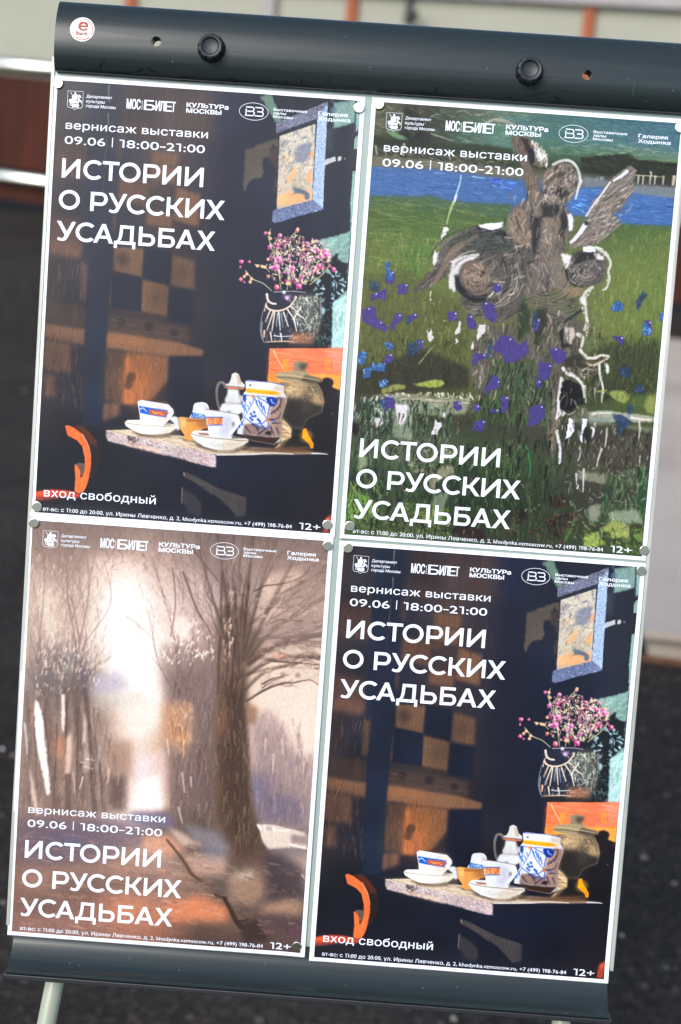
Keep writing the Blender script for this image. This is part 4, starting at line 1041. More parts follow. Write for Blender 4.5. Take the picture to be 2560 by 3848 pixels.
('P',(140,150,70),[2448,2613,2558,2577,2651,2598,2677,2631,2626,2703,2533,2675],0.5,0.9,1.4,0),
('P',(134,140,72),[2845,2607,2924,2590,2930,2783,2850,2777,2821,2711],0.8,0.85,1.5,0),
('P',(150,150,132),[2282,2808,2463,2783,2921,2806,2932,2862,2494,2883,2304,2920],0.6,0.95,0.8,0),
('P',(120,136,122),[2298,2852,2559,2844,2563,2890,2316,2931],0.7,0.8,0,0),
('S',(206,200,186),[2330,2827,2397,2813,2510,2805],1.8,1.2,0.3,0.8,1),
('S',(210,196,180),[2707,2833,2810,2843,2924,2840],2.2,1.4,0.3,0.85,1),
('P',(72,66,54),[2291,2904,2921,2937,2932,3302,2584,3374,2405,3296,2310,3120],1.5,0.9,0,0),
('P',(112,118,92),[2313,2897,2919,2914,2924,2971,2543,2919,2317,2936],1,0.7,0,0),
('B',[(84,76,64),(60,54,46),(96,92,74),(104,98,84)],[2081,3114,2913,2972,2932,3302,2421,3341,2123,3340],300,9,1,92,14,0.5,12,0),
('S',(196,190,178),[2484,2958,2485,3038,2480,3130],2,1,0.3,0.8,1),
('S',(196,190,178),[2450,3155,2425,3260,2420,3329],2,1,0.3,0.8,1),
('S',(196,190,178),[2239,3159,2250,3216,2233,3286],2,1,0.3,0.8,1),
('S',(196,190,178),[2784,2867,2797,2946,2792,3084],2,1,0.3,0.8,1),
('S',(196,190,178),[2825,3196,2825,3287],2,1,0.3,0.8,1),
('S',(196,190,178),[2354,2968,2355,3048],2,1,0.3,0.8,1),
('P',(128,126,104),[2230,3378,2528,3390,2526,3494,2248,3457],0.9,0.85,1.5,0),
('S',(200,200,204),[2227,3412,2241,3515],1.8,0.9,0.3,0.85,1),
('S',(200,200,204),[2297,3361,2307,3579],1.8,0.9,0.3,0.85,1),
('S',(200,200,204),[2250,3549,2259,3514],1.8,0.9,0.3,0.85,1),
('P',(46,84,50),[2834,3356,2921,3246,2933,3809,2850,3780],0.9,0.9,1.5,0),
('P',(44,84,44),[2529,3401,2564,3410,2546,3722,2513,3863,2488,3842],0.8,0.85,1,0),
('B',[(50,90,54),(90,120,70),(64,100,50),(120,136,100),(44,70,40)],[2530,3413,2916,3258,2924,3844,2490,3865],260,10,1.6,88,18,0.55,12,0),
('P',(136,146,122),[2549,3757,2843,3711,2912,3833,2629,3878],1,0.8,2,0),
('P',(150,154,134),[2385,3711,2497,3680,2489,3853,2388,3873],1,0.7,2,0),
('P',(140,160,66),[2355,4025,2464,3959,2565,4056,2489,4108,2361,4094],0.6,0.9,1.6,0),
('P',(146,156,72),[2486,3946,2635,3819,2789,3866,2788,3981,2618,4006,2590,3950],0.7,0.9,1.8,0),
('P',(110,150,60),[2821,3967,2919,3913,2919,4041],0.7,0.8,1.5,0),
('B',[(120,140,56),(60,80,36),(160,164,90),(44,60,34)],[2329,3854,2910,3810,2916,4133,2353,4130],150,7,1.5,60,40,0.55,12,0),
('B',[(54,80,40),(70,100,50),(44,60,36),(84,90,60)],[1423,3186,2100,3342,2306,3856,2326,4086,1501,4125],380,12,1.5,90,12,0.5,12,0),
('S',(40,130,70),[1726,3180,1765,3298,1784,3388,1774,3481],2,1,0.4,0.9,1),
('S',(90,130,60),[2259,3848,2222,3954,2174,4062],3,2,0.6,0.7,1),
('P',(94,86,74),[1114,2268,1243,2033,1497,2082,1572,2235,1954,1913,2185,1964,2170,2304,1997,2408,2022,2962,1749,2982,1565,2690,1416,2473,1424,2700,1208,2716,1121,2495],1,0.9,2.5,0),
('B',[(112,100,86),(76,70,60),(140,126,110),(60,72,44),(96,88,74),(48,70,36)],[1114,2268,1245,2055,1682,2001,1960,1980,2183,2190,1999,2430,1998,2954,1459,2994,1194,2831],620,10,1.5,95,16,0.55,12,0),
('B',[(48,84,36),(60,100,44),(40,64,36),(74,110,50),(34,52,32)],[1355,2364,1672,2341,1886,2439,1976,2965,1181,3024],420,14,1.6,92,10,0.6,12,0),
('P',(50,66,38),[1529,1854,1580,1783,1645,1890,1672,2069,1568,2190],1,0.85,1.5,0),
('P',(46,56,34),[1691,1887,1789,1846,1824,1990,1791,2128,1736,2291],1.2,0.75,1.5,0),
('P',(110,100,86),[1908,2830,2008,2799,2014,3142,1996,3326,1962,3191,1916,3057],1,0.8,1.5,0),
('P',(150,116,88),[1956,2997,2001,2982,2008,3131,1967,3122],1.2,0.6,0,0),
('P',(112,100,90),[2480,458,2547,506,2540,562,2516,608,2531,707,2466,801,2407,894,2354,926,2426,982,2420,1038,2316,1135,2243,1207,2123,1249,1989,1270,1962,1227,2042,1099,2099,983,2144,846,2234,717,2303,612,2397,528],0.35,1,0.9,0),
('B',[(76,70,64),(140,126,112),(96,86,78),(176,164,152),(120,104,88)],[2480,458,2547,506,2540,562,2516,608,2531,707,2466,801,2407,894,2354,926,2426,982,2420,1038,2316,1135,2243,1207,2123,1249,1989,1270,1962,1227,2042,1099,2099,983,2144,846,2234,717,2303,612,2397,528],420,9,0.9,-42,10,0.6,12,0),
('B',[(206,196,186)],[2194,776,2508,642,2419,1027,2165,1213],50,4,0.7,-35,14,0.8,12,0),
('B',[(150,138,126),(120,108,98),(170,158,146),(90,84,76),(104,112,84)],[2521,530,2552,750,2420,1038,2275,1183,2124,1261,1988,1259,2316,634],120,10,1.1,-48,12,0.6,10,1.5),
('S',(206,202,214),[2453,524,2401,572,2337,616],3.6,2,0.4,0.95,1),
('S',(200,196,204),[2305,635,2236,751,2167,856,2108,960],2,1.6,0.4,0.9,1),
('S',(210,206,220),[2105,1050,2066,1119,2016,1190,1984,1220],4.5,2.4,0.4,0.95,1),
('S',(50,46,42),[2333,755,2307,779,2264,810],1.2,0.7,0.3,0.9,1),
('D',(50,46,44),[2115,1032],2,0.6,0.9),
('P',(106,92,78),[1330,293,1406,255,1497,271,1579,309,1642,382,1691,434,1715,521,1644,548,1591,519,1542,533,1607,640,1665,791,1662,892,1637,994,1571,1010,1527,757,1491,603,1424,475,1347,359],0.4,1,1,0),
('P',(52,44,42),[1419,276,1499,293,1529,379,1575,398,1564,532,1529,512,1497,403],0.7,0.9,1,0),
('P',(40,38,60),[1511,369,1557,377,1579,508,1540,511],0.5,0.95,0,0),
('B',[(206,204,196),(150,146,132),(220,216,210)],[1488,293,1602,319,1690,423,1711,532,1655,536,1583,486,1561,366],42,7,1.7,80,20,0.85,12,0),
('B',[(132,112,92),(84,72,62),(110,94,78)],[1491,603,1607,640,1660,792,1660,992,1571,1010,1521,757],70,12,1.4,88,6,0.6,12,0),
('B',[(120,104,88),(76,66,58)],[1330,293,1419,276,1499,425,1475,538,1411,454],40,8,1.2,75,12,0.6,12,0),
('P',(112,100,88),[1663,636,1691,567,1754,507,1830,480,1921,495,1984,569,2014,655,1999,745,1950,827,1885,853,1867,910,1710,922,1663,769],0.5,1,1.2,1),
('B',[(150,134,118),(84,76,68),(124,108,92),(60,54,50),(170,156,140)],[1663,636,1754,518,1921,495,2003,656,1950,827,1800,915,1682,857],120,7,1.9,120,35,0.5,12,0),
('P',(60,54,50),[1706,610,1837,557,1906,574,1841,612,1743,652],1,0.7,1.5,0),
('P',(56,50,46),[1829,724,1895,708,1945,771,1860,822,1811,781],0.9,0.8,1.2,0),
('P',(70,62,56),[1661,747,1729,742,1723,809,1677,801],0.9,0.8,1,0),
('S',(196,190,186),[1754,507,1818,472,1896,458,1967,503,2006,567,2027,643],2.4,2.6,0.6,0.85,1),
('S',(190,190,180),[2030,643,2009,722,1994,812],3,1.6,0.4,0.9,1),
('P',(206,190,176),[1690,787,1721,787,1726,815,1701,811],0.4,0.95,0.6,0),
('P',(200,180,160),[1844,834,1883,837,1874,860,1851,856],0.4,0.9,0.6,0),
('S',(186,164,142),[1719,632,1761,590,1804,565],3,1.6,0.5,0.8,1),
('P',(104,94,84),[1658,836,1886,865,1974,970,1997,1102,1940,1229,1909,1399,1929,1622,1647,1778,1367,1685,1322,1341,1384,1135,1403,955,1438,908,1524,857],0.7,1,1.5,0),
('B',[(130,114,98),(80,74,66),(110,98,86),(150,136,120),(64,60,56)],[1547,866,1909,874,1974,1104,1909,1399,1935,1698,1530,1728,1392,1436,1422,987],300,11,2.0,84,18,0.5,12,0),
('P',(52,50,46),[1671,858,1819,880,1869,933,1786,1017,1694,1001],1,0.85,1.5,0),
('P',(48,44,44),[1870,944,1916,952,1948,1061,1890,1177,1843,1158],1,0.85,1.2,0),
('P',(44,46,44),[1582,1009,1684,1013,1677,1192,1669,1360,1622,1341],1.2,0.85,1.2,0),
('P',(216,214,224),[1928,962,1961,948,1991,1013,1991,1102,1958,1116,1944,1016],0.4,1,0.8,0),
('P',(128,108,90),[1369,1024,1419,954,1497,942,1539,1012,1535,1124,1607,1175,1579,1244,1536,1269,1407,1211,1370,1102],0.5,1,1,1),
('B',[(150,128,108),(96,84,72),(120,102,84)],[1369,1024,1498,948,1596,1175,1535,1258,1406,1200],70,8,1.4,70,25,0.6,12,0),
('S',(70,60,54),[1447,1018,1476,1095,1516,1159],2,1.2,0.5,0.8,1),
('P',(126,110,94),[1718,1010,1851,990,1881,1066,1845,1180,1752,1276,1709,1302,1705,1123],0.8,0.8,1.2,0),
('P',(88,82,74),[755,1326,860,1229,1023,1139,1167,1106,1386,1157,1454,1287,1624,1319,1634,1441,1584,1760,1529,1921,1379,2023,1147,1972,1004,1892,970,1748,879,1743,857,1610,780,1649,717,1710,564,1789,526,1882,538,1745,663,1601,733,1484],0.7,1,2.2,0),
('B',[(112,102,90),(70,68,62),(136,122,106),(58,62,54),(96,88,78)],[755,1326,860,1229,1023,1139,1167,1106,1386,1157,1454,1287,1624,1319,1634,1441,1584,1760,1529,1921,1379,2023,1147,1972,1004,1892,970,1748,879,1743,857,1610,780,1649,717,1710,564,1789,526,1882,538,1745,663,1601,733,1484],420,13,2.0,-38,20,0.5,12,0),
('P',(56,66,58),[861,1240,1081,1157,1364,1159,1435,1333,1211,1371,983,1354,836,1354],2.5,0.55,0,0),
('B',[(60,70,62),(90,92,80),(48,54,50)],[915,1202,1362,1137,1435,1333,984,1365],110,10,1.1,12,20,0.6,12,0),
('S',(130,106,88),[956,1300,851,1397,805,1535,717,1710],4,3.4,0.8,0.75,1),
('S',(120,100,84),[1086,1224,927,1358,826,1511,735,1653],4,4,1,0.7,1),
('P',(216,212,220),[1106,1121,1200,1098,1329,1078,1316,1129,1194,1160,1127,1170],0.3,1,1,0),
('S',(216,212,220),[1240,1173,1331,1175],1.6,1.2,0.3,0.9,1),
('P',(34,34,40),[1078,1123,1114,1143,1228,1163,1341,1161,1427,1244,1356,1204,1195,1171,1093,1167],0.5,0.85,0.8,0),
('P',(200,195,194),[900,1449,989,1421,1117,1389,1123,1422,1027,1468,973,1500,945,1581,913,1606,913,1673,936,1750,915,1774,866,1722,851,1610,872,1519],0.5,0.92,1.3,0),
('S',(150,150,140),[922,1437,1009,1385,1086,1363],1.6,1,0.4,0.8,1),
('P',(112,94,80),[974,1511,1105,1457,1223,1516,1242,1604,1230,1740,1133,1792,1012,1711,947,1603],0.8,0.9,1.5,1),
('B',[(140,114,94),(84,74,66),(120,100,84),(164,140,120)],[986,1522,1129,1467,1242,1604,1220,1752,1110,1794,987,1679],110,7,1.3,50,50,0.6,12,0),
('P',(36,42,44),[915,1628,947,1603,977,1691,1063,1775,1144,1792,1232,1763,1215,1832,1115,1850,1008,1801,935,1739],0.6,0.95,1,0),
('P',(52,48,46),[1149,1577,1180,1541,1205,1573,1185,1597],0.6,0.8,0.8,0),
('S',(130,120,110),[1139,1455,1155,1510,1126,1568],1.6,1.2,0.4,0.7,1),
('S',(128,116,106),[1214,1539,1235,1582,1198,1619],1.4,1.2,0.4,0.7,1),
('S',(146,132,118),[1556,1559,1554,1672,1496,1789,1366,1866,1242,1886],1.6,1,0.4,0.75,1),
('S',(115,105,95),[1531,1561,1529,1674,1467,1791,1344,1872,1243,1895],1.6,1,0.4,0.75,1),
('S',(146,132,118),[1506,1563,1504,1675,1439,1793,1321,1878,1244,1904],1.6,1,0.4,0.75,1),
('S',(97,87,77),[1481,1565,1479,1677,1411,1795,1299,1884,1245,1913],1.6,1,0.4,0.75,1),
('S',(146,132,118),[1457,1566,1455,1679,1383,1797,1277,1890,1245,1922],1.6,1,0.4,0.75,1),
('S',(60,56,52),[1467,1723,1407,1818,1321,1869],2,1,0.6,0.7,1),
('P',(92,84,78),[2005,1325,2114,1284,2285,1294,2337,1368,2335,1481,2308,1561,2200,1614,2064,1612,1966,1530,1969,1429],0.6,1,1.2,1),
('B',[(120,110,100),(66,60,58),(104,96,90),(150,142,132)],[2005,1325,2285,1294,2335,1481,2200,1614,2017,1593],130,6,1.4,120,50,0.6,12,0),
('P',(44,42,42),[2038,1311,2194,1295,2246,1364,2134,1383,2048,1434],0.9,0.8,1.2,0),
('P',(214,206,222),[2106,1253,2207,1241,2228,1292,2110,1301],0.3,1,0.6,0),
('S',(196,190,184),[2225,1253,2295,1287,2357,1344,2379,1399,2362,1467,2380,1533,2359,1625,2327,1644],2.6,1.6,0.5,0.85,1),
('P',(214,210,212),[2217,1299,2275,1317,2323,1347,2302,1360,2246,1364],0.4,0.9,0.8,0),
('P',(206,202,196),[1887,1339,1937,1330,1995,1337,1995,1404,1962,1485,1936,1442,1918,1365],0.4,1,1.2,0),
('P',(118,106,92),[1805,1373,1906,1355,1964,1507,2019,1616,1935,1698,1839,1629],1,0.8,1.2,0),
('S',(50,48,46),[1962,1485,1992,1573,2065,1624,2133,1630],2.6,1.6,0.5,0.85,1),
('S',(150,142,134),[2016,1582,2086,1611,2129,1585],1.4,1,0.3,0.7,1),
('P',(140,112,90),[1933,1667,2087,1622,2159,1662,2075,1735,1961,1732],1,0.8,1.2,0),
('B',[(70,66,58),(104,98,88),(50,56,52),(120,110,98)],[1805,1766,2119,1721,2134,1900,1960,1980,1819,1923],130,8,1.2,-12,20,0.6,12,0),
('S',(44,54,56),[2152,1842,2088,1892,1982,1979],3,2,0.6,0.85,1),
('S',(190,184,178),[2224,1629,2171,1672,2143,1742,2172,1807,2191,1896,2202,1963,2186,2032],3,2.6,0.6,0.85,1),
('P',(200,196,190),[2108,1733,2164,1718,2194,1806,2125,1788],0.4,0.9,0.8,0),
('P',(176,166,152),[1998,2023,2077,2023,2105,2083,2068,2176,2020,2146],0.5,0.95,1.2,0),
('S',(90,82,74),[2039,2042,2043,2155],1.2,0.8,0.3,0.7,1),
('S',(196,190,180),[2128,2081,2176,2112,2171,2191],4,2.4,0.5,0.85,1),
('P',(36,36,34),[1943,2049,1986,2024,2009,2158,2070,2199,1981,2228],0.7,0.85,1.2,0),
('S',(200,190,178),[2163,2226,2214,2290,2294,2295,2371,2261,2439,2268],3.2,2,0.4,0.95,1),
('S',(190,168,150),[2195,2337,2289,2364,2376,2323,2430,2285],2.8,1.8,0.4,0.9,1),
('S',(110,92,78),[2193,2314,2298,2335,2407,2287],1.2,0.8,0.3,0.8,1),
('P',(214,206,204),[2399,2322,2447,2352,2458,2408,2438,2444,2415,2377],0.4,1,0.6,0),
('S',(200,198,196),[2357,2359,2370,2449,2401,2537,2419,2615],2.4,1.8,0.3,0.9,1),
('S',(190,196,180),[2408,2616,2410,2707],2.4,1.2,0.4,0.8,1),
('S',(150,160,60),[2367,2608,2446,2591],2,1.2,0.4,0.8,1),
('P',(58,52,44),[1990,2329,2188,2258,2267,2377,2156,2402,2017,2384],1,0.8,1.2,0),
('B',[(120,104,92),(70,60,54),(196,180,170),(90,80,70)],[1997,2408,2335,2372,2341,2439,2210,2506,2024,2463],70,6,1.5,20,30,0.7,12,0),
('P',(34,30,30),[2008,2543,2097,2514,2193,2564,2235,2663,2241,2731,2187,2758,2124,2819,2032,2815,1999,2703],0.6,1,1.2,0),
('S',(206,196,190),[2005,2504,1997,2612,1992,2749,2023,2838,1993,2898],2.4,1.6,0.4,0.9,1),
('S',(206,200,196),[2014,2412,2058,2460,2140,2488,2215,2562,2242,2674],3.2,2,0.5,0.9,1),
('S',(70,66,64),[2063,2642,2079,2697,2073,2766],2.2,1.4,0.5,0.8,1),
('S',(150,140,134),[2031,2809,2103,2850,2179,2804],1.6,1.1,0.4,0.8,1),
('P',(104,104,84),[2128,2870,2255,2758,2307,2823,2303,2914,2178,2924],1,0.85,1.5,0),
('P',(214,212,222),[2112,2877,2154,2903,2175,2992,2144,3052,2101,3084,2104,2986],0.35,1,1,0),
('P',(212,210,222),[2237,2874,2289,2881,2283,2950,2250,3021,2261,3112,2238,3079,2227,3023,2243,2942],0.35,1,1,0),
('P',(44,50,36),[2272,2951,2331,2969,2331,3095,2287,3121,2256,3032],0.7,0.9,1,0),
('S',(208,206,216),[2009,3016,2035,3117,2054,3207,2058,3316],3,2.6,0.4,0.95,1),
('S',(210,206,210),[2002,2731,1999,2834,1988,2898],2,1.4,0.4,0.9,1),
('P',(212,210,218),[2028,2832,2067,2823,2065,2864,2037,2877],0.4,0.95,0.6,0),
('S',(206,204,210),[2336,2958,2360,2979,2351,3048],2.4,1.4,0.4,0.9,1),
('C',[(134,122,108),(72,66,60),(104,94,84),(156,142,126),(52,50,48),(116,104,90)],[1108,1625],5,15,60,230,5,1.5,0.45),
('C',[(134,122,108),(72,66,60),(104,94,84),(156,142,126),(52,50,48),(116,104,90)],[1149,1577],17,40,-20,110,11,1.5,0.5),
('C',[(134,122,108),(72,66,60),(104,94,84),(156,142,126),(52,50,48),(116,104,90)],[1108,1625],20,34,205,285,6,1.6,0.45),
('C',[(134,122,108),(72,66,60),(104,94,84),(156,142,126),(52,50,48),(116,104,90)],[2152,1460],5,17,40,240,8,1.4,0.5),
('B',[(66,60,54),(150,136,120),(94,84,76),(44,40,38),(176,164,150)],[1663,636,1754,518,1921,495,2003,656,1950,827,1708,899],50,5.5,2.0,110,30,0.6,12,0),
('C',[(134,122,108),(72,66,60),(104,94,84),(156,142,126),(52,50,48),(116,104,90)],[1775,1543],14,34,30,110,9,1.5,0.5),
('C',[(140,128,114),(60,56,52),(94,86,78)],[1115,1580],34,48,200,280,9,1.5,0.5),
('B',[(30,32,30),(44,46,42),(150,136,122),(176,164,150),(120,108,96)],[1306,1038,1781,1004,1955,1318,2018,2045,1657,2145,1333,1801],80,11,1.6,82,18,0.5,12,0),
('B',[(40,40,36),(140,126,112),(110,98,86),(186,174,160),(30,34,28)],[1093,2039,2341,1948,2430,2530,1978,3306,1860,2794,1190,2770],190,10,1.6,92,14,0.5,12,0),
('B',[(200,190,180),(214,206,198),(176,160,144)],[857,1397,1495,1097,1665,1375,1559,1858,1039,1823],16,9,1.8,-35,18,0.5,12,0),
('B',[(36,34,34),(48,44,42)],[845,1252,1641,1086,1852,1837,1130,2036],26,10,1.8,-30,16,0.5,12,0),
('B',[(150,122,100),(166,136,112),(130,104,86)],[976,1498,1302,1438,1363,1726,1033,1750],20,7,2.0,40,25,0.5,12,0),
('B',[(36,34,32),(190,180,168),(130,116,100)],[1955,1318,2320,1292,2349,1618,2020,1642],22,7,1.8,110,25,0.5,12,0),
('B',[(160,140,122),(60,54,48),(196,184,170)],[1358,780,1977,736,1991,1316,1370,1360],50,8,1.8,82,20,0.5,12,0),
('Y',0.5),
('S',(206,200,198),[864,1488,971,1433,1122,1396],2.0999999999999996,1.2000000000000002,0.4,0.8,1),
('S',(206,200,198),[897,1522,863,1652,885,1742],2.2399999999999998,1.2800000000000002,0.4,0.8,1),
('S',(206,200,198),[1111,1124,1219,1098,1319,1109],2.0999999999999996,1.2000000000000002,0.4,0.8,1),
('S',(206,200,198),[1827,476,1936,469,2007,572,2011,698],2.0999999999999996,1.2000000000000002,0.4,0.8,1),
('S',(206,200,198),[2132,1251,2280,1258,2370,1361,2368,1507,2349,1625],1.8199999999999998,1.04,0.4,0.8,1),
('S',(206,200,198),[2206,1665,2145,1816,2213,1957,2208,2104],2.0999999999999996,1.2000000000000002,0.4,0.8,1),
('S',(206,200,198),[2184,2253,2299,2300,2407,2274],1.8199999999999998,1.04,0.4,0.8,1),
('S',(206,200,198),[2028,2504,2005,2672,1992,2821],1.8199999999999998,1.04,0.4,0.8,1),
('S',(206,200,198),[2089,2444,2228,2545,2262,2727],1.68,0.96,0.4,0.8,1),
('Y',0),
('B',[(24,36,24),(34,50,30),(20,28,22),(44,64,34)],[52,2965,1921,2642,2039,4013,112,4272],300,11,1.7,91,10,0.65,12,0),
('B',[(136,138,112),(150,146,126),(116,124,94),(100,114,82)],[46,2891,1079,2778,1664,3106,2039,4013,178,4153],170,4.5,1.2,96,26,0.75,12,0),
('B',[(90,112,60),(70,98,48),(110,128,70),(56,84,44)],[44,2854,2908,2495,2939,4058,112,4272],320,8,1.3,90,14,0.55,12,0),
('B',[(170,162,146),(180,172,160),(140,134,118)],[1980,2897,2938,2826,2908,3311,2059,3374],50,5,1.1,92,10,0.75,12,0),
('B',[(36,34,30),(54,50,42),(28,30,26)],[1947,2936,2948,2936,2952,3382,1994,3491],120,8,1.3,91,8,0.55,12,0),
('B',[(160,166,140),(130,140,116),(104,116,90)],[2133,3369,2902,3237,2933,3983,2117,4045],90,6,1.6,60,50,0.55,12,0),
('B',[(84,30,32),(60,26,28),(130,60,50)],[1435,3946,2316,3767,2197,4114,1379,4176],60,5,1.5,30,50,0.6,12,0),
('B',[(140,160,70),(120,146,64),(96,126,52)],[65,3636,362,3613,393,4024,58,4049],60,8,1.6,80,25,0.6,12,0),
('B',[(50,48,34),(40,42,30),(70,70,46)],[37,2263,1032,2190,1150,2735,41,2817],160,8,1.2,90,20,0.45,12,0),
('B',[(52,56,36),(44,52,34),(76,84,46)],[2354,2094,2934,1978,2958,2639,2369,2683],170,8,1.2,90,22,0.5,12,0),
('P',(70,56,124),[57,1996,121,1958,189,1966,190,2066,191,2173,120,2125,65,2102],0.3,1,1.3,0),
('B',[(86,72,146),(54,42,104),(64,58,134)],[68,2005,123,1973,180,1980,181,2065,182,2155,122,2114,75,2095],12,4,1.2,80,20,0.5,12,0),
('D',(190,200,240),[119,1984],0.7,0.2,0.9),
('P',(70,56,124),[176,2053,246,2088,318,2149,281,2192,198,2158],0.3,1,1.3,0),
('B',[(86,72,146),(54,42,104),(64,58,134)],[187,2064,246,2094,307,2146,276,2182,205,2154],12,4,1.2,80,20,0.5,12,0),
('D',(190,200,240),[242,2106],0.7,0.2,0.9),
('P',(70,56,124),[356,2018,429,2000,447,2065,397,2109,375,2171,338,2167,348,2086],0.3,1,1.3,0),
('B',[(86,72,146),(54,42,104),(64,58,134)],[361,2029,422,2013,438,2069,395,2106,376,2158,345,2155,354,2086],12,4,1.2,80,20,0.5,12,0),
('D',(190,200,240),[418,2025],0.7,0.2,0.9),
('P',(70,56,124),[483,2030,574,1990,588,2029,515,2094],0.3,1,1.3,0),
('B',[(86,72,146),(54,42,104),(64,58,134)],[492,2031,569,1997,581,2030,519,2085],12,4,1.2,80,20,0.5,12,0),
('D',(190,200,240),[565,2009],0.7,0.2,0.9),
('P',(70,56,124),[371,1740,469,1713,471,1819,378,1833],0.3,1,1.3,0),
('B',[(86,72,146),(54,42,104),(64,58,134)],[379,1746,462,1723,464,1813,385,1824],12,4,1.2,80,20,0.5,12,0),
('D',(190,200,240),[459,1734],0.7,0.2,0.9),
('P',(70,56,124),[120,1853,178,1823,275,1776,264,1896,195,1875,131,1912],0.3,1,1.3,0),
('B',[(86,72,146),(54,42,104),(64,58,134)],[131,1854,180,1828,263,1788,253,1890,195,1872,140,1904],12,4,1.2,80,20,0.5,12,0),
('D',(190,200,240),[177,1839],0.7,0.2,0.9),
('P',(70,56,124),[866,1964,959,1950,968,2036,885,2042],0.3,1,1.3,0),
('B',[(86,72,146),(54,42,104),(64,58,134)],[874,1969,953,1958,961,2031,891,2036],12,4,1.2,80,20,0.5,12,0),
('D',(190,200,240),[949,1969],0.7,0.2,0.9),
('P',(70,56,124),[1061,1954,1102,1964,1156,2047,1147,2101,1086,2099,1055,2048],0.3,1,1.3,0),
('B',[(86,72,146),(54,42,104),(64,58,134)],[1067,1966,1102,1975,1147,2045,1140,2091,1088,2089,1062,2046],12,4,1.2,80,20,0.5,12,0),
('D',(190,200,240),[1098,1987],0.7,0.2,0.9),
('P',(70,56,124),[1191,1882,1227,1826,1303,1860,1340,1978,1318,2033,1233,1985],0.3,1,1.3,0),
('B',[(86,72,146),(54,42,104),(64,58,134)],[1203,1889,1233,1841,1298,1871,1329,1970,1310,2016,1239,1977],12,4,1.2,80,20,0.5,12,0),
('D',(190,200,240),[1230,1853],0.7,0.2,0.9),
('P',(70,56,124),[1275,1677,1339,1648,1367,1697,1347,1738,1293,1735],0.3,1,1.3,0),
('B',[(86,72,146),(54,42,104),(64,58,134)],[1282,1680,1337,1656,1361,1697,1343,1732,1298,1730],12,4,1.2,80,20,0.5,12,0),
('D',(190,200,240),[1333,1668],0.7,0.2,0.9),
('P',(70,56,124),[1383,2138,1491,2144,1579,2231,1646,2146,1671,2291,1552,2387,1445,2401,1425,2322,1328,2289],0.3,1,1.3,0),
('B',[(86,72,146),(54,42,104),(64,58,134)],[1401,2157,1493,2161,1567,2235,1624,2163,1645,2286,1544,2367,1454,2380,1437,2313,1355,2285],12,4,1.2,80,20,0.5,12,0),
('D',(190,200,240),[1489,2173],0.7,0.2,0.9),
('P',(70,56,124),[1153,2337,1267,2322,1265,2382,1199,2401,1177,2456,1137,2418],0.3,1,1.3,0),
('B',[(86,72,146),(54,42,104),(64,58,134)],[1161,2344,1256,2332,1255,2383,1199,2398,1180,2445,1147,2413],12,4,1.2,80,20,0.5,12,0),
('D',(190,200,240),[1253,2343],0.7,0.2,0.9),
('P',(70,56,124),[1354,2512,1425,2567,1419,2648,1326,2668,1298,2731,1279,2671,1319,2588],0.3,1,1.3,0),
('B',[(86,72,146),(54,42,104),(64,58,134)],[1352,2529,1413,2576,1408,2644,1329,2662,1305,2715,1289,2665,1323,2594],12,4,1.2,80,20,0.5,12,0),
('D',(190,200,240),[1410,2587],0.7,0.2,0.9),
('P',(70,56,124),[600,2236,661,2239,665,2332,613,2322],0.3,1,1.3,0),
('B',[(86,72,146),(54,42,104),(64,58,134)],[605,2243,657,2245,661,2324,617,2316],12,4,1.2,80,20,0.5,12,0),
('D',(190,200,240),[653,2257],0.7,0.2,0.9),
('P',(70,56,124),[340,2819,392,2781,434,2839,428,2907,337,2954],0.3,1,1.3,0),
('B',[(86,72,146),(54,42,104),(64,58,134)],[347,2825,391,2793,427,2842,422,2900,345,2940],12,4,1.2,80,20,0.5,12,0),
('D',(190,200,240),[387,2805],0.7,0.2,0.9),
('P',(70,56,124),[1443,2720,1509,2709,1520,2809,1485,2899,1458,2867],0.3,1,1.3,0),
('B',[(86,72,146),(54,42,104),(64,58,134)],[1449,2732,1505,2723,1515,2807,1485,2884,1462,2857],12,4,1.2,80,20,0.5,12,0),
('D',(190,200,240),[1502,2734],0.7,0.2,0.9),
('P',(70,56,124),[993,2805,1060,2800,1085,2866,1027,2897,990,2859],0.3,1,1.3,0),
('B',[(86,72,146),(54,42,104),(64,58,134)],[998,2811,1055,2807,1077,2863,1028,2889,996,2857],12,4,1.2,80,20,0.5,12,0),
('D',(190,200,240),[1052,2819],0.7,0.2,0.9),
('P',(70,56,124),[1196,2814,1243,2817,1238,2878,1195,2882],0.3,1,1.3,0),
('B',[(86,72,146),(54,42,104),(64,58,134)],[1199,2819,1239,2822,1235,2874,1198,2877],12,4,1.2,80,20,0.5,12,0),
('D',(190,200,240),[1236,2834],0.7,0.2,0.9),
('P',(70,56,124),[1350,2851,1431,2845,1420,2880,1353,2885],0.3,1,1.3,0),
('B',[(86,72,146),(54,42,104),(64,58,134)],[1356,2853,1424,2848,1415,2878,1359,2882],12,4,1.2,80,20,0.5,12,0),
('D',(190,200,240),[1421,2860],0.7,0.2,0.9),
('P',(70,56,124),[305,2407,371,2389,385,2448,333,2505,296,2468],0.3,1,1.3,0),
('B',[(86,72,146),(54,42,104),(64,58,134)],[310,2412,366,2397,378,2447,334,2496,303,2464],12,4,1.2,80,20,0.5,12,0),
('D',(190,200,240),[362,2408],0.7,0.2,0.9),
('P',(70,56,124),[1869,2251,1932,2213,2041,2258,2023,2333,1947,2379,1903,2342],0.3,1,1.3,0),
('B',[(86,72,146),(54,42,104),(64,58,134)],[1881,2258,1935,2225,2028,2264,2013,2327,1948,2366,1911,2335],12,4,1.2,80,20,0.5,12,0),
('D',(190,200,240),[1932,2237],0.7,0.2,0.9),
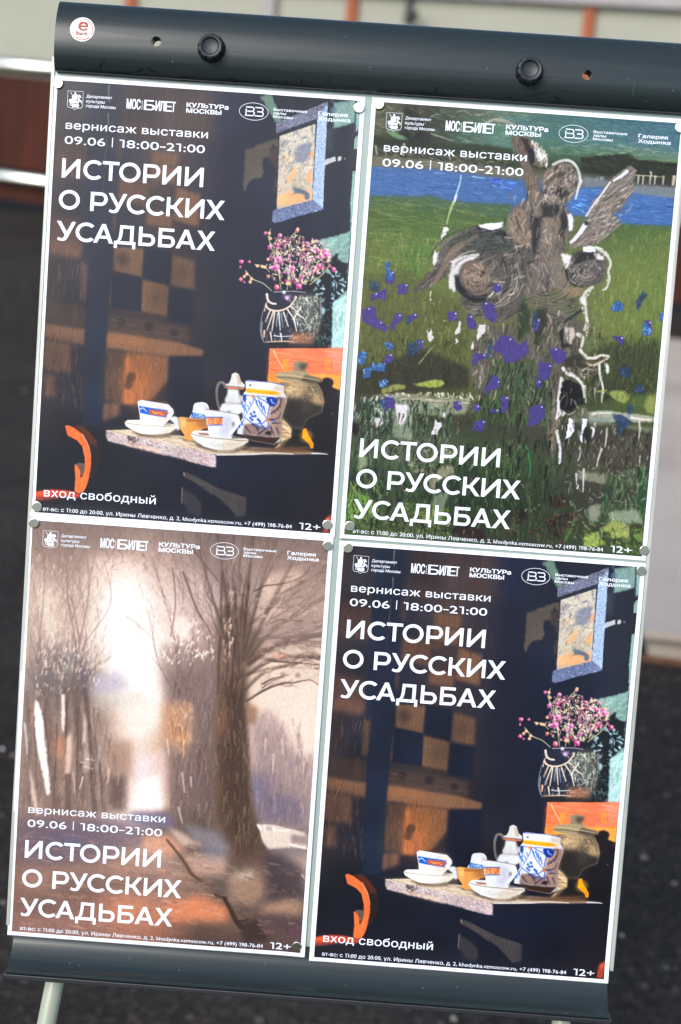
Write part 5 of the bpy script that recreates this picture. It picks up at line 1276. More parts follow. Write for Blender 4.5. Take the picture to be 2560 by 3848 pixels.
('P',(70,56,124),[1781,2364,1903,2375,1899,2490,1824,2562,1776,2472],0.3,1,1.3,0),
('B',[(86,72,146),(54,42,104),(64,58,134)],[1789,2378,1892,2387,1889,2484,1826,2545,1786,2469],12,4,1.2,80,20,0.5,12,0),
('D',(190,200,240),[1889,2399],0.7,0.2,0.9),
('P',(70,56,124),[1742,2494,1807,2543,1827,2622,1772,2613],0.3,1,1.3,0),
('B',[(86,72,146),(54,42,104),(64,58,134)],[1749,2506,1804,2547,1821,2614,1774,2606],12,4,1.2,80,20,0.5,12,0),
('D',(190,200,240),[1800,2559],0.7,0.2,0.9),
('P',(70,56,124),[2445,2076,2558,2065,2562,2158,2532,2147,2516,2122],0.3,1,1.3,0),
('B',[(86,72,146),(54,42,104),(64,58,134)],[2457,2082,2553,2073,2556,2152,2530,2142,2517,2121],12,4,1.2,80,20,0.5,12,0),
('D',(190,200,240),[2549,2084],0.7,0.2,0.9),
('P',(70,56,124),[1726,2801,1857,2765,1884,2884,1794,2971,1722,2990,1734,2895],0.3,1,1.3,0),
('B',[(86,72,146),(54,42,104),(64,58,134)],[1735,2814,1847,2783,1869,2884,1793,2958,1731,2974,1742,2893],12,4,1.2,80,20,0.5,12,0),
('D',(190,200,240),[1843,2795],0.7,0.2,0.9),
('P',(70,56,124),[1706,1968,1752,1952,1755,2072,1702,2082],0.3,1,1.3,0),
('B',[(86,72,146),(54,42,104),(64,58,134)],[1710,1976,1748,1962,1751,2063,1706,2072],12,4,1.2,80,20,0.5,12,0),
('D',(190,200,240),[1745,1974],0.7,0.2,0.9),
('P',(70,56,124),[1206,2975,1312,2956,1313,3048,1262,3085,1226,3054,1201,3083],0.3,1,1.3,0),
('B',[(86,72,146),(54,42,104),(64,58,134)],[1213,2984,1303,2968,1304,3046,1261,3077,1230,3051,1209,3076],12,4,1.2,80,20,0.5,12,0),
('D',(190,200,240),[1300,2980],0.7,0.2,0.9),
('P',(70,56,124),[2748,1903,2808,1899,2832,2017,2751,2009],0.3,1,1.3,0),
('B',[(86,72,146),(54,42,104),(64,58,134)],[2754,1911,2804,1908,2825,2008,2756,2001],12,4,1.2,80,20,0.5,12,0),
('D',(190,200,240),[2801,1919],0.7,0.2,0.9),
('P',(70,56,124),[254,1609,327,1604,350,1695,311,1738,255,1716],0.3,1,1.3,0),
('B',[(86,72,146),(54,42,104),(64,58,134)],[261,1619,323,1615,343,1692,309,1728,262,1709],12,4,1.2,80,20,0.5,12,0),
('D',(190,200,240),[319,1626],0.7,0.2,0.9),
('P',(46,88,146),[239,1531,284,1525,295,1617,328,1682,267,1697],0.35,0.95,1.3,0),
('B',[(60,130,180),(80,64,140),(42,74,130),(120,176,206)],[239,1531,284,1525,295,1617,328,1682,267,1697],16,4,1.2,70,40,0.75,12,0),
('P',(46,88,146),[284,2295,352,2281,384,2339,323,2360],0.35,0.95,1.3,0),
('B',[(60,130,180),(80,64,140),(42,74,130),(120,176,206)],[284,2295,352,2281,384,2339,323,2360],16,4,1.2,70,40,0.75,12,0),
('P',(46,88,146),[42,2415,131,2386,117,2500,43,2511],0.35,0.95,1.3,0),
('B',[(60,130,180),(80,64,140),(42,74,130),(120,176,206)],[42,2415,131,2386,117,2500,43,2511],16,4,1.2,70,40,0.75,12,0),
('P',(46,88,146),[98,2559,181,2518,184,2632,117,2648],0.35,0.95,1.3,0),
('B',[(60,130,180),(80,64,140),(42,74,130),(120,176,206)],[98,2559,181,2518,184,2632,117,2648],16,4,1.2,70,40,0.75,12,0),
('P',(46,88,146),[179,2496,316,2486,316,2565,191,2569],0.35,0.95,1.3,0),
('B',[(60,130,180),(80,64,140),(42,74,130),(120,176,206)],[179,2496,316,2486,316,2565,191,2569],16,4,1.2,70,40,0.75,12,0),
('P',(46,88,146),[261,2661,351,2643,344,2706,276,2716],0.35,0.95,1.3,0),
('B',[(60,130,180),(80,64,140),(42,74,130),(120,176,206)],[261,2661,351,2643,344,2706,276,2716],16,4,1.2,70,40,0.75,12,0),
('P',(46,88,146),[2417,1823,2439,1754,2482,1734,2533,1770,2536,1826,2469,1842],0.35,0.95,1.3,0),
('B',[(60,130,180),(80,64,140),(42,74,130),(120,176,206)],[2417,1823,2439,1754,2482,1734,2533,1770,2536,1826,2469,1842],16,4,1.2,70,40,0.75,12,0),
('P',(46,88,146),[2881,1823,2926,1814,2933,1887,2888,1896],0.35,0.95,1.3,0),
('B',[(60,130,180),(80,64,140),(42,74,130),(120,176,206)],[2881,1823,2926,1814,2933,1887,2888,1896],16,4,1.2,70,40,0.75,12,0),
('P',(46,88,146),[2730,1969,2755,1923,2821,1963,2829,2030,2749,2047],0.35,0.95,1.3,0),
('B',[(60,130,180),(80,64,140),(42,74,130),(120,176,206)],[2730,1969,2755,1923,2821,1963,2829,2030,2749,2047],16,4,1.2,70,40,0.75,12,0),
('P',(36,60,96),[92,1721,195,1725,195,1804,134,1820],0.5,0.85,1.4,0),
('B',[(60,110,170),(40,70,110),(70,80,150)],[92,1721,195,1725,195,1804,134,1820],10,4,1,70,40,0.6,12,0),
('P',(36,60,96),[512,2290,600,2249,621,2373,543,2401,523,2436],0.5,0.85,1.4,0),
('B',[(60,110,170),(40,70,110),(70,80,150)],[512,2290,600,2249,621,2373,543,2401,523,2436],10,4,1,70,40,0.6,12,0),
('P',(36,60,96),[280,2842,347,2814,342,2906,296,2898],0.5,0.85,1.4,0),
('B',[(60,110,170),(40,70,110),(70,80,150)],[280,2842,347,2814,342,2906,296,2898],10,4,1,70,40,0.6,12,0),
('P',(36,60,96),[480,2032,514,2018,508,2097,475,2111],0.5,0.85,1.4,0),
('B',[(60,110,170),(40,70,110),(70,80,150)],[480,2032,514,2018,508,2097,475,2111],10,4,1,70,40,0.6,12,0),
('P',(36,60,96),[2538,2351,2658,2359,2657,2473,2569,2445],0.5,0.85,1.4,0),
('B',[(60,110,170),(40,70,110),(70,80,150)],[2538,2351,2658,2359,2657,2473,2569,2445],10,4,1,70,40,0.6,12,0),
('P',(36,60,96),[2652,1727,2710,1622,2754,1664,2708,1723,2688,1815,2659,1806],0.5,0.85,1.4,0),
('B',[(60,110,170),(40,70,110),(70,80,150)],[2652,1727,2710,1622,2754,1664,2708,1723,2688,1815,2659,1806],10,4,1,70,40,0.6,12,0),
('P',(36,60,96),[2523,2818,2625,2811,2710,2873,2681,2926,2636,2935,2637,3015,2597,3007,2577,2917],0.5,0.85,1.4,0),
('B',[(60,110,170),(40,70,110),(70,80,150)],[2523,2818,2625,2811,2710,2873,2681,2926,2636,2935,2637,3015,2597,3007,2577,2917],10,4,1,70,40,0.6,12,0),
('P',(36,60,96),[2662,2717,2707,2713,2709,2793,2669,2796],0.5,0.85,1.4,0),
('B',[(60,110,170),(40,70,110),(70,80,150)],[2662,2717,2707,2713,2709,2793,2669,2796],10,4,1,70,40,0.6,12,0),
('P',(36,60,96),[2713,2526,2792,2520,2794,2599,2719,2593],0.5,0.85,1.4,0),
('B',[(60,110,170),(40,70,110),(70,80,150)],[2713,2526,2792,2520,2794,2599,2719,2593],10,4,1,70,40,0.6,12,0),
('P',(36,60,96),[1277,2234,1314,2197,1318,2322,1283,2381],0.5,0.85,1.4,0),
('B',[(60,110,170),(40,70,110),(70,80,150)],[1277,2234,1314,2197,1318,2322,1283,2381],10,4,1,70,40,0.6,12,0),
('P',(36,60,96),[1692,1898,1726,1907,1723,1998,1681,2046],0.5,0.85,1.4,0),
('B',[(60,110,170),(40,70,110),(70,80,150)],[1692,1898,1726,1907,1723,1998,1681,2046],10,4,1,70,40,0.6,12,0),
('P',(190,182,180),[688,2141,708,2173,729,2127,737,2183,762,2209,732,2257,709,2253],0.3,1,1,0),
('P',(190,182,180),[987,2029,1003,2050,1008,2152,947,2173,975,2097],0.3,1,1,0),
('P',(190,182,180),[1182,2054,1245,2055,1239,2123,1178,2207,1164,2174],0.3,1,1,0),
('P',(190,182,180),[1123,2234,1144,2210,1145,2289,1117,2302],0.3,1,1,0),
('P',(190,182,180),[972,2199,1003,2231,971,2256],0.3,1,1,0),
('P',(190,182,180),[687,1836,711,1846,709,1868,689,1858],0.3,1,1,0),
('S',(200,196,170),[694,1779,692,1824],1.4,1,0.4,0.8,1),
('B',[(200,190,176),(180,172,150),(214,204,196)],[411,2763,1150,2709,1190,2774,437,2796],46,5,1.4,80,30,0.7,12,0),
('B',[(196,184,160),(140,150,80)],[486,1367,1030,1935,659,2415,559,2309],40,3,1,80,40,0.4,12,0),
('N',2.0,0.6,0.05,None),
('E',0.35),
('Z',0.45),
('N',0.8,0.8,0.05,None),
]
ART_ALLEY = [
('G',[0,40,80,115,150,190,230,297],[0,30,70,110,150,180,215,250,290,305,330,360,390,420],[[(124,106,98),(122,102,94),(118,100,94),(126,108,100),(122,104,96),(108,92,86),(110,94,88),(112,96,90)],[(140,120,108),(130,110,100),(150,128,116),(176,150,136),(146,126,114),(110,96,92),(140,120,110),(124,104,96)],[(182,160,144),(170,148,136),(200,174,160),(244,220,206),(206,182,170),(146,124,116),(170,148,136),(170,148,136)],[(186,164,148),(178,156,144),(206,184,168),(255,242,230),(222,198,184),(130,108,98),(190,166,152),(186,164,150)],[(166,144,132),(130,112,108),(150,132,124),(255,240,226),(196,170,158),(112,92,84),(206,180,162),(200,176,160)],[(140,122,114),(116,102,98),(126,112,106),(238,214,202),(190,164,152),(106,86,78),(214,188,170),(218,192,174)],[(140,120,110),(140,118,108),(180,158,144),(230,206,192),(180,146,122),(98,78,68),(206,180,166),(222,196,178)],[(140,118,108),(136,114,104),(156,134,122),(218,194,180),(146,118,106),(88,70,62),(150,132,126),(180,156,142)],[(138,114,104),(122,100,94),(136,114,106),(236,212,198),(126,104,96),(74,60,52),(118,104,106),(130,114,110)],[(116,98,96),(110,94,96),(126,108,108),(176,152,146),(108,92,86),(70,58,50),(100,90,98),(110,100,100)],[(112,92,90),(104,90,94),(122,102,98),(156,124,108),(156,132,120),(80,66,60),(108,94,86),(180,154,138)],[(124,94,82),(134,102,88),(116,92,82),(152,116,100),(140,112,100),(112,90,78),(72,62,60),(100,86,82)],[(120,92,82),(108,86,78),(128,94,82),(196,124,94),(166,110,86),(100,78,68),(104,82,68),(88,72,64)],[(132,94,84),(116,88,80),(124,92,82),(132,94,80),(118,84,72),(72,54,48),(72,56,58),(78,60,62)]]),
('P',(250,230,214),[602,583,855,453,1119,509,1249,837,1341,1131,1361,1469,1455,1803,1049,1909,839,1507,632,1144],7,0.8,0,0),
('P',(248,230,216),[740,723,937,597,1131,733,1204,1028,1280,1362,1344,1508,1141,1561,911,1464,822,1206,719,1025],5,0.95,0,0),
('P',(255,244,232),[818,793,1040,758,1171,1106,1259,1325,1174,1483,945,1386,857,1166,754,985],3.5,0.95,0,0),
('P',(236,206,190),[627,357,960,333,1153,469,863,602,645,693],5,0.7,0,0),
('P',(178,168,176),[727,1515,949,1461,1087,1584,926,1728,701,1726],4,0.85,0,0),
('P',(206,196,182),[756,1703,1183,1634,1304,1776,1013,1931,710,1896],4,0.8,0,0),
('P',(240,214,196),[895,1844,1376,1733,1389,1960,1211,2126,1067,2232,873,2112],4.5,0.85,0,0),
('P',(216,186,174),[1183,2280,1480,2220,1551,2789,1103,2861,1139,2513],3.5,0.9,0,0),
('P',(248,228,214),[1214,2507,1419,2473,1477,2814,1121,2852,1148,2666],2.5,0.95,0,0),
('P',(226,206,206),[1185,2318,1333,2288,1327,2499,1160,2550],3,0.6,0,0),
('P',(160,126,106),[949,2145,1174,2128,1121,2514,975,2602],4,0.5,0,0),
('P',(112,100,96),[210,1288,491,1306,684,1405,675,1595,521,1872,262,1929,100,1712,124,1445],6,0.85,0,0),
('P',(134,128,122),[436,1328,547,1301,557,1490,468,1572],3,0.7,0,0),
('P',(106,90,98),[558,1509,666,1425,650,1616,553,1755],2.5,0.7,0,0),
('P',(196,174,156),[104,694,303,567,436,970,336,1204,146,1142],5,0.6,0,0),
('P',(220,200,182),[143,728,275,756,330,1091,262,1209,138,992],2.5,0.7,1.5,0),
('P',(132,110,98),[69,1829,928,1766,1070,2289,1103,2861,49,2939],9,0.6,0,0),
('P',(90,74,68),[933,2528,1089,2478,1110,2860,933,2854],3,0.8,0,0),
('P',(150,120,104),[879,2226,1101,2172,1137,2475,971,2525],4,0.6,0,0),
('B',[(196,170,152),(220,196,178),(150,128,118),(120,102,96),(236,216,198),(160,138,128)],[52,398,740,386,839,1167,688,1480,128,1521],300,11,1.4,98,9,0.5,10,2),
('B',[(236,214,196),(210,186,170),(226,202,186),(244,226,210)],[104,694,713,575,824,1244,725,1478,161,1443],200,6,1.1,98,12,0.65,10,1),
('T',(104,86,80),[372,1883,180,352],2.4,3,17,3,0.4),
('T',(104,86,80),[465,1876,382,300],2.6,3,17,3,0.4),
('T',(104,86,80),[559,1869,565,250],2.8,3,17,3,0.4),
('T',(104,86,80),[648,1786,758,385],2.2,3,17,3,0.4),
('T',(104,86,80),[262,1929,74,621],2.2,3,17,3,0.4),
('T',(104,86,80),[607,1713,855,1128],1.6,3,17,3,0.4),
('T',(104,86,80),[517,1796,657,243],1.8,3,17,3,0.4),
('T',(104,86,80),[185,1896,88,1184],1.6,3,17,3,0.4),
('B',[(232,206,190),(206,178,164),(246,228,212),(190,164,152)],[120,1370,837,1130,876,1504,698,1669,177,1745],120,4.5,1.2,100,16,0.75,10,1.5),
('B',[(136,114,104),(108,92,86),(90,76,72)],[26,251,1725,93,1817,384,41,548],120,7,1.3,70,50,0.4,10,3),
('S',(112,92,82),[426,2911,349,2304,250,1702],7,5.6000000000000005,1.2,0.7,1),
('S',(96,78,70),[539,2903,502,2292,444,1687],6,4.800000000000001,1.2,0.7,1),
('S',(104,86,78),[670,2893,621,2284,549,1680],9,7.2,1.2,0.7,1),
('S',(92,76,72),[802,2883,733,2275,642,1673],6,4.800000000000001,1.2,0.7,1),
('S',(116,98,90),[162,2931,128,2339,72,1752],6,4.800000000000001,1.2,0.7,1),
('S',(108,90,84),[896,2876,840,2516,762,2159],5,4.0,1.2,0.7,1),
('B',[(148,124,110),(118,98,88),(166,140,124),(96,80,74),(176,144,124),(84,70,66)],[67,1791,702,1744,954,2221,1084,2862,51,2978],330,15,1.7,90,5,0.42,10,2),
('P',(178,128,98),[350,2189,453,2143,478,2332,400,2414],3.5,0.85,0,0),
('P',(240,230,218),[150,1804,197,1838,237,1968,268,2195,300,2384,336,2572,348,2725,320,2765,280,2577,225,2389,185,2201,163,2050],0.7,0.97,1.0,0),
('P',(234,216,202),[413,1735,443,1733,459,1971,453,2143,425,2031],0.7,0.92,0.8,0),
('P',(214,184,164),[478,2180,526,2100,542,2251,541,2519,488,2523],1.2,0.85,0.6,0),
('P',(214,190,174),[643,1901,675,2013,675,2203,645,2205],0.9,0.8,0.6,0),
('P',(224,196,176),[131,2473,167,2585,217,2812,251,2963,225,2965,170,2777],0.9,0.85,0.6,0),
('P',(190,170,156),[662,2242,733,2313,726,2467,661,2510],1.5,0.6,0,0),
('S',(236,222,208),[691,2362,732,2367,767,2372],1.3,0.65,0.5,0.8,1),
('S',(214,202,190),[632,2397,663,2403,686,2409],1.1,0.55,0.5,0.8,1),
('S',(196,190,180),[672,2440,718,2448,756,2457],2,1.0,0.5,0.8,1),
('S',(226,210,192),[663,2548,655,2606,639,2665],1.8,0.9,0.5,0.8,1),
('S',(220,180,164),[918,2453,918,2520,910,2587],1.8,0.9,0.5,0.8,1),
('S',(190,150,136),[1017,2484,1017,2541,1009,2599],1.2,0.6,0.5,0.8,1),
('S',(170,156,150),[811,2231,814,2346,809,2461],1.8,0.9,0.5,0.8,1),
('S',(180,150,138),[567,2517,591,2649,608,2783],2.4,1.2,0.5,0.8,1),
('S',(196,182,174),[65,2057,88,2208,103,2360],2.6,1.3,0.5,0.8,1),
('S',(78,62,58),[252,1891,304,2230,340,2572],1.3,0.8,0.6,0.65,1),
('S',(78,62,58),[465,1800,479,2065,478,2332],1.3,0.8,0.6,0.65,1),
('S',(78,62,58),[578,1868,600,2323,608,2783],1.3,0.8,0.6,0.65,1),
('S',(78,62,58),[380,2034,390,2453,386,2876],1.3,0.8,0.6,0.65,1),
('S',(78,62,58),[698,2011,733,2352,754,2695],1.3,0.8,0.6,0.65,1),
('S',(78,62,58),[820,2383,855,2611,875,2840],1.3,0.8,0.6,0.65,1),
('S',(78,62,58),[155,2051,187,2315,205,2582],1.3,0.8,0.6,0.65,1),
('P',(128,108,102),[1362,1167,1715,1142,1879,1394,1903,1771,1683,1863,1455,1803,1358,1432],5,0.75,0,0),
('P',(112,94,90),[1470,1423,1879,1394,1968,2222,1975,2950,1553,2827,1482,2258],6,0.75,0,0),
('P',(182,136,104),[1396,1751,1693,1710,1716,2089,1632,2247,1436,2109],4,0.75,0,0),
('P',(198,140,102),[1501,1952,1690,1976,1680,2110,1529,2102],3,0.75,0,0),
('P',(202,184,178),[1598,437,1863,531,1898,790,1777,949,1655,770],4,0.6,0,0),
('T',(104,86,80),[1558,1644,1219,315],2.4,3,20,3,0.42),
('T',(104,86,80),[1591,1566,1399,228],2.6,3,20,3,0.42),
('T',(104,86,80),[1630,1601,1623,249],2.2,3,20,3,0.42),
('T',(104,86,80),[1661,1485,1755,277],2,3,20,3,0.42),
('T',(104,86,80),[1500,1611,1212,839],1.8,3,20,3,0.42),
('T',(104,86,80),[1740,1555,1829,570],1.8,3,20,3,0.42),
('T',(104,86,80),[1879,1394,1563,477],1.6,3,20,3,0.42),
('T',(104,86,80),[1787,1099,1473,222],1.6,3,20,3,0.42),
('B',[(240,216,202),(226,200,186),(250,234,220),(206,182,172)],[1231,838,1504,743,1858,1056,1872,1281,1428,1351],190,4,1.5,105,28,0.8,10,2),
('B',[(226,202,188),(196,170,160),(214,190,178)],[1186,392,1819,422,1889,941,1258,986],120,5,1.3,100,25,0.5,10,2),
('P',(250,228,212),[1471,934,1549,872,1648,958,1600,1093,1505,1063],1.2,0.85,1.6,0),
('P',(246,222,206),[1301,964,1370,997,1385,1128,1323,1151],1.2,0.8,1.4,0),
('S',(84,66,60),[1531,442,1600,605,1673,769,1776,930,1858,1056],1.8,1.1,0.35,0.9,1),
('S',(84,66,60),[1601,195,1702,318,1821,440,1881,511],2,1.2,0.4,0.85,1),
('S',(96,76,70),[1429,412,1475,746,1450,1085],1.5,1,0.4,0.8,1),
('B',[(216,170,136),(228,190,164),(176,126,96),(206,160,126)],[1432,1729,1693,1710,1725,2240,1671,2282,1471,2068],90,6,1.3,92,14,0.55,10,1.5),
('B',[(140,118,108),(92,76,70),(120,102,98),(158,136,126),(84,68,62)],[1475,1499,1884,1469,2013,2947,1572,2826],230,14,1.6,91,6,0.42,10,2),
('S',(206,188,176),[1643,2437,1660,2532,1677,2626],1.8,1,0.6,0.75,1),
('S',(206,188,176),[1728,2469,1734,2517,1741,2564],1.8,1,0.6,0.75,1),
('S',(206,188,176),[1626,2784,1649,2859,1673,2934],1.8,1,0.6,0.75,1),
('S',(206,188,176),[1473,2106,1487,2182,1501,2257],1.8,1,0.6,0.75,1),
('P',(222,196,178),[2302,1590,2553,1420,2924,1393,2938,2151,2751,2165,2590,1986,2391,1811],4,0.95,0,0),
('P',(216,188,168),[2302,425,2666,324,2708,396,2572,573,2319,685],3,0.9,0,0),
('P',(212,186,170),[2321,722,2521,652,2493,785,2333,909],3,0.85,0,0),
('P',(214,188,168),[2563,1005,2928,904,2956,1316,2479,1426,2357,1284],3.5,0.85,0,0),
('P',(138,118,116),[2285,1895,2424,1733,2625,1946,2751,2165,2922,2190,2947,2839,2385,2881],6,0.8,0,0),
('P',(106,94,108),[2323,2387,2503,2374,2553,2561,2857,2615,2872,2844,2393,2880],5,0.8,0,0),
('P',(108,104,132),[2318,2426,2411,2457,2415,2648,2350,2691],3,0.7,0,0),
('P',(180,156,148),[2352,1776,2540,1800,2550,1951,2404,2000],4,0.6,0,0),
('B',[(156,134,126),(112,98,102),(136,118,112),(180,156,146),(98,88,96)],[2298,1818,2694,1865,2924,2228,2947,2839,2404,2879],240,15,1.6,90,5,0.4,10,2),
('S',(210,184,166),[2600,2024,2610,2099,2621,2174],2,1,0.8,0.7,1),
('S',(210,184,166),[2528,2181,2530,2276,2533,2372],2,1,0.8,0.7,1),
('S',(210,184,166),[2831,2235,2829,2292,2828,2350],2,1,0.8,0.7,1),
('S',(210,184,166),[2443,2035,2443,2111,2442,2188],2,1,0.8,0.7,1),
('S',(106,88,80),[2764,1954,2770,2106],1.1,0.8,0.4,0.75,1),
('S',(116,92,80),[2952,2036,2953,2264],1.8,1.2,0.6,0.75,1),
('P',(104,84,72),[1933,750,2192,732,2235,879,2254,952,2375,981,2286,1213,2216,1407,2212,1634,2240,1898,2288,2237,2316,2502,2370,2767,2467,2990,2574,3175,2487,3297,2147,3284,2095,3056,1975,2950,1945,2453,1930,1921,1954,1388,1896,940],2.4,0.88,1,0),
('P',(80,62,52),[1975,1425,2206,1370,2247,1897,2304,2427,2373,2805,2515,3141,2297,3273,2137,3130,2024,2831,1982,2145],3.2,0.9,0,0),
('P',(70,54,46),[2042,1609,2191,1598,2252,2202,2319,2732,2245,3045,2095,2749,2045,2140],3,0.7,0,0),
('P',(136,100,78),[2128,1187,2345,1096,2318,1249,2174,1335],3,0.65,0,0),
('P',(124,88,68),[1940,1768,2052,1760,2066,1987,1937,2034],3.5,0.5,0,0),
('P',(124,92,70),[2225,1671,2349,1738,2329,1891,2247,1897],2.2,0.75,0,0),
('B',[(128,102,86),(76,58,50),(146,116,96),(100,78,66),(62,48,42)],[1898,491,2194,470,2246,1292,2240,1898,2338,2731,2475,3105,2142,3207,1982,2451,1954,1388],330,15,1.4,90,5,0.5,8,1),
('S',(96,78,68),[2139,1375,1991,784,1841,48],6,2.4000000000000004,1.3,0.72,1),
('S',(74,58,50),[2140,1386,1999,798,1853,65],2.4000000000000004,1.2000000000000002,0.8,0.6,1),
('S',(96,78,68),[2135,1300,2052,704,1986,0],6,2.4000000000000004,1.3,0.72,1),
('S',(74,58,50),[2135,1311,2061,719,1998,18],2.4000000000000004,1.2000000000000002,0.8,0.6,1),
('S',(96,78,68),[2169,1260,2161,659,2192,-15],6.5,2.6,1.3,0.72,1),
('S',(74,58,50),[2170,1271,2169,673,2205,3],2.6,1.3,0.8,0.6,1),
('S',(96,78,68),[2167,1222,2255,727,2391,83],5,2.0,1.3,0.72,1),
('S',(74,58,50),[2168,1233,2263,742,2403,101],2.0,1.0,0.8,0.6,1),
('S',(96,78,68),[2197,1220,2331,872,2588,255],5.5,2.2,1.3,0.72,1),
('S',(74,58,50),[2197,1231,2339,886,2600,273],2.2,1.1,0.8,0.6,1),
('S',(96,78,68),[2207,1257,2447,938,2949,565],5.5,2.2,1.3,0.72,1),
('S',(74,58,50),[2207,1268,2455,953,2962,583],2.2,1.1,0.8,0.6,1),
('S',(96,78,68),[2228,1293,2529,1064,2990,937],7,2.8000000000000003,1.3,0.72,1),
('S',(74,58,50),[2228,1304,2538,1078,3002,955],2.8000000000000003,1.4000000000000001,0.8,0.6,1),
('S',(96,78,68),[2216,1407,2502,1217,2983,1163],5,2.0,1.3,0.72,1),
('S',(74,58,50),[2217,1418,2511,1231,2995,1181],2.0,1.0,0.8,0.6,1),
('S',(96,78,68),[2014,1158,1835,682,1656,172],4.5,1.8,1.3,0.72,1),
('S',(74,58,50),[2015,1169,1844,697,1668,190],1.8,0.9,0.8,0.6,1),
('S',(96,78,68),[2207,1559,2399,1356,2691,1259],3.5,1.4000000000000001,1.3,0.72,1),
('S',(74,58,50),[2208,1570,2408,1371,2704,1277],1.4000000000000001,0.7000000000000001,0.8,0.6,1),
('B',[(180,160,152),(200,176,164),(160,140,134)],[1923,302,2161,248,2178,808,2035,893],34,9,1.6,92,10,0.6,8,1),
('B',[(214,186,166),(230,206,188),(190,160,140)],[1929,863,2042,892,2068,1305,2009,1384],30,6,1.5,85,14,0.8,8,1),
('S',(70,54,46),[1933,1051,1932,1333,1945,1616],2.4,1.6,0.7,0.7,1),
('S',(70,54,46),[1988,746,2001,1065,2028,1383],2.4,1.6,0.7,0.7,1),
('S',(70,54,46),[2129,624,2120,831,2126,1037],2.4,1.6,0.7,0.7,1),
('S',(70,54,46),[2081,1040,2073,1323,2079,1606],2.4,1.6,0.7,0.7,1),
('S',(70,54,46),[2180,545,2166,733,2167,921],2.4,1.6,0.7,0.7,1),
('S',(70,54,46),[1916,415,1917,676,1933,938],2.4,1.6,0.7,0.7,1),
('T',(88,70,62),[2232,1067,2959,920],6,3,20,4,0.46),
('T',(88,70,62),[2257,1178,2896,981],4.5,3,20,4,0.46),
('T',(88,70,62),[2204,918,2713,470],4,3,20,4,0.46),
('T',(88,70,62),[2176,770,2472,189],4,3,20,4,0.46),
('T',(88,70,62),[2189,694,2320,125],3.4,3,20,4,0.46),
('T',(88,70,62),[1977,560,1891,81],3,2,20,4,0.46),
('T',(88,70,62),[2092,626,2094,67],3.4,2,20,4,0.46),
('T',(88,70,62),[2260,1215,2967,1202],4,3,20,4,0.46),
('T',(88,70,62),[2216,1407,2835,1174],3,3,20,4,0.46),
('T',(88,70,62),[2214,1672,2630,1453],2.6,2,20,4,0.46),
('T',(88,70,62),[1898,790,1660,246],2.6,3,20,4,0.46),
('T',(88,70,62),[1933,1051,1741,652],2.2,3,20,4,0.46),
('T',(88,70,62),[2143,848,2170,99],2.6,2,20,4,0.46),
('T',(88,70,62),[2266,1027,2617,701],3.4,3,20,4,0.46),
('T',(88,70,62),[2378,1019,2941,1091],3,3,20,4,0.46),
('S',(78,60,54),[2245,578,2345,519,2492,493,2637,438,2708,388,2760,336],1.7,0.85,0.3,0.92,1),
('S',(78,60,54),[2233,1671,2412,1544,2557,1477,2704,1447,2832,1415,2928,1461],1.6,0.8,0.3,0.92,1),
('S',(78,60,54),[2468,1257,2617,1257,2765,1254,2896,1263],1.7,0.85,0.3,0.92,1),
('S',(78,60,54),[2371,1490,2479,1426,2570,1404],1.8,0.9,0.3,0.92,1),
('S',(78,60,54),[2373,1528,2516,1423,2625,1377],1,0.5,0.3,0.92,1),
('S',(78,60,54),[2370,906,2515,840,2701,845],1.6,0.8,0.3,0.92,1),
('B',[(224,200,180),(236,212,192),(206,180,162)],[2287,762,2910,643,2930,941,2378,1019],70,5,1.2,-18,18,0.7,10,1.5),
('B',[(226,200,178),(214,188,168)],[2343,1059,2936,1016,2961,1391,2367,1434],50,6,1.4,-8,14,0.55,10,1.5),
('P',(222,166,134),[2434,1203,2536,1165,2611,1171,2503,1235],1.2,0.8,1,0),
('D',(126,108,100),[2710,1379,2569,1381],2.4,1.4,0.7),
('P',(150,124,112),[2297,350,2919,231,2962,864,2378,1019],7,0.4,0,0),
('P',(140,116,106),[1801,125,2907,46,2927,343,1822,459],6,0.4,0,0),
('P',(128,106,98),[2257,877,2955,752,2975,1051,2318,1249],5,0.45,0,0),
('P',(180,150,140),[1215,241,1806,199,1896,1053,1269,1174],8,0.25,0,0),
('P',(170,144,132),[48,324,808,270,855,1128,111,1182],8,0.22,0,0),
('B',[(110,90,82),(150,126,114),(90,72,66),(196,168,150)],[2226,393,2917,194,2998,1388,2330,1437],120,12,1.6,-24,16,0.42,10,3),
('P',(104,98,122),[1159,2857,1517,2849,1637,2975,1374,2995,1108,2957],3,0.85,0,0),
('P',(100,88,98),[95,3090,1069,2940,1529,3060,1014,3292,114,3475],6,0.7,0,0),
('P',(94,92,112),[365,3186,702,3122,672,3279,408,3298],5,0.5,0,0),
('P',(206,150,124),[1286,3098,1548,3059,1726,3200,1543,3291,1315,3269],3.5,0.85,0,0),
('P',(210,182,164),[1525,2983,1717,3046,1874,3150,1686,3164],2.2,0.75,0,0),
('P',(132,124,126),[1673,2934,2015,2985,2177,3166,2069,3251,1839,3191],4,0.8,0,0),
('P',(104,102,112),[1874,3150,2142,3207,2112,3325,1921,3301],3,0.7,0,0),
('P',(190,156,138),[1691,3241,2144,3246,2119,3441,1818,3463],4,0.75,0,0),
('P',(160,124,108),[116,3514,1698,3356,1822,3541,128,3746],6,0.5,0,0),
('P',(86,72,68),[347,3574,1517,3486,1488,3643,393,3726],5,0.45,0,0),
('P',(204,126,92),[1570,3754,1867,3653,2176,3747,2185,3901,1618,3925],4,0.9,0,0),
('P',(186,120,92),[1497,3798,1796,3736,1806,3891,1504,3914],4,0.7,0,0),
('P',(146,108,96),[102,3982,1426,3881,1359,4042,74,4179],6,0.6,0,0),
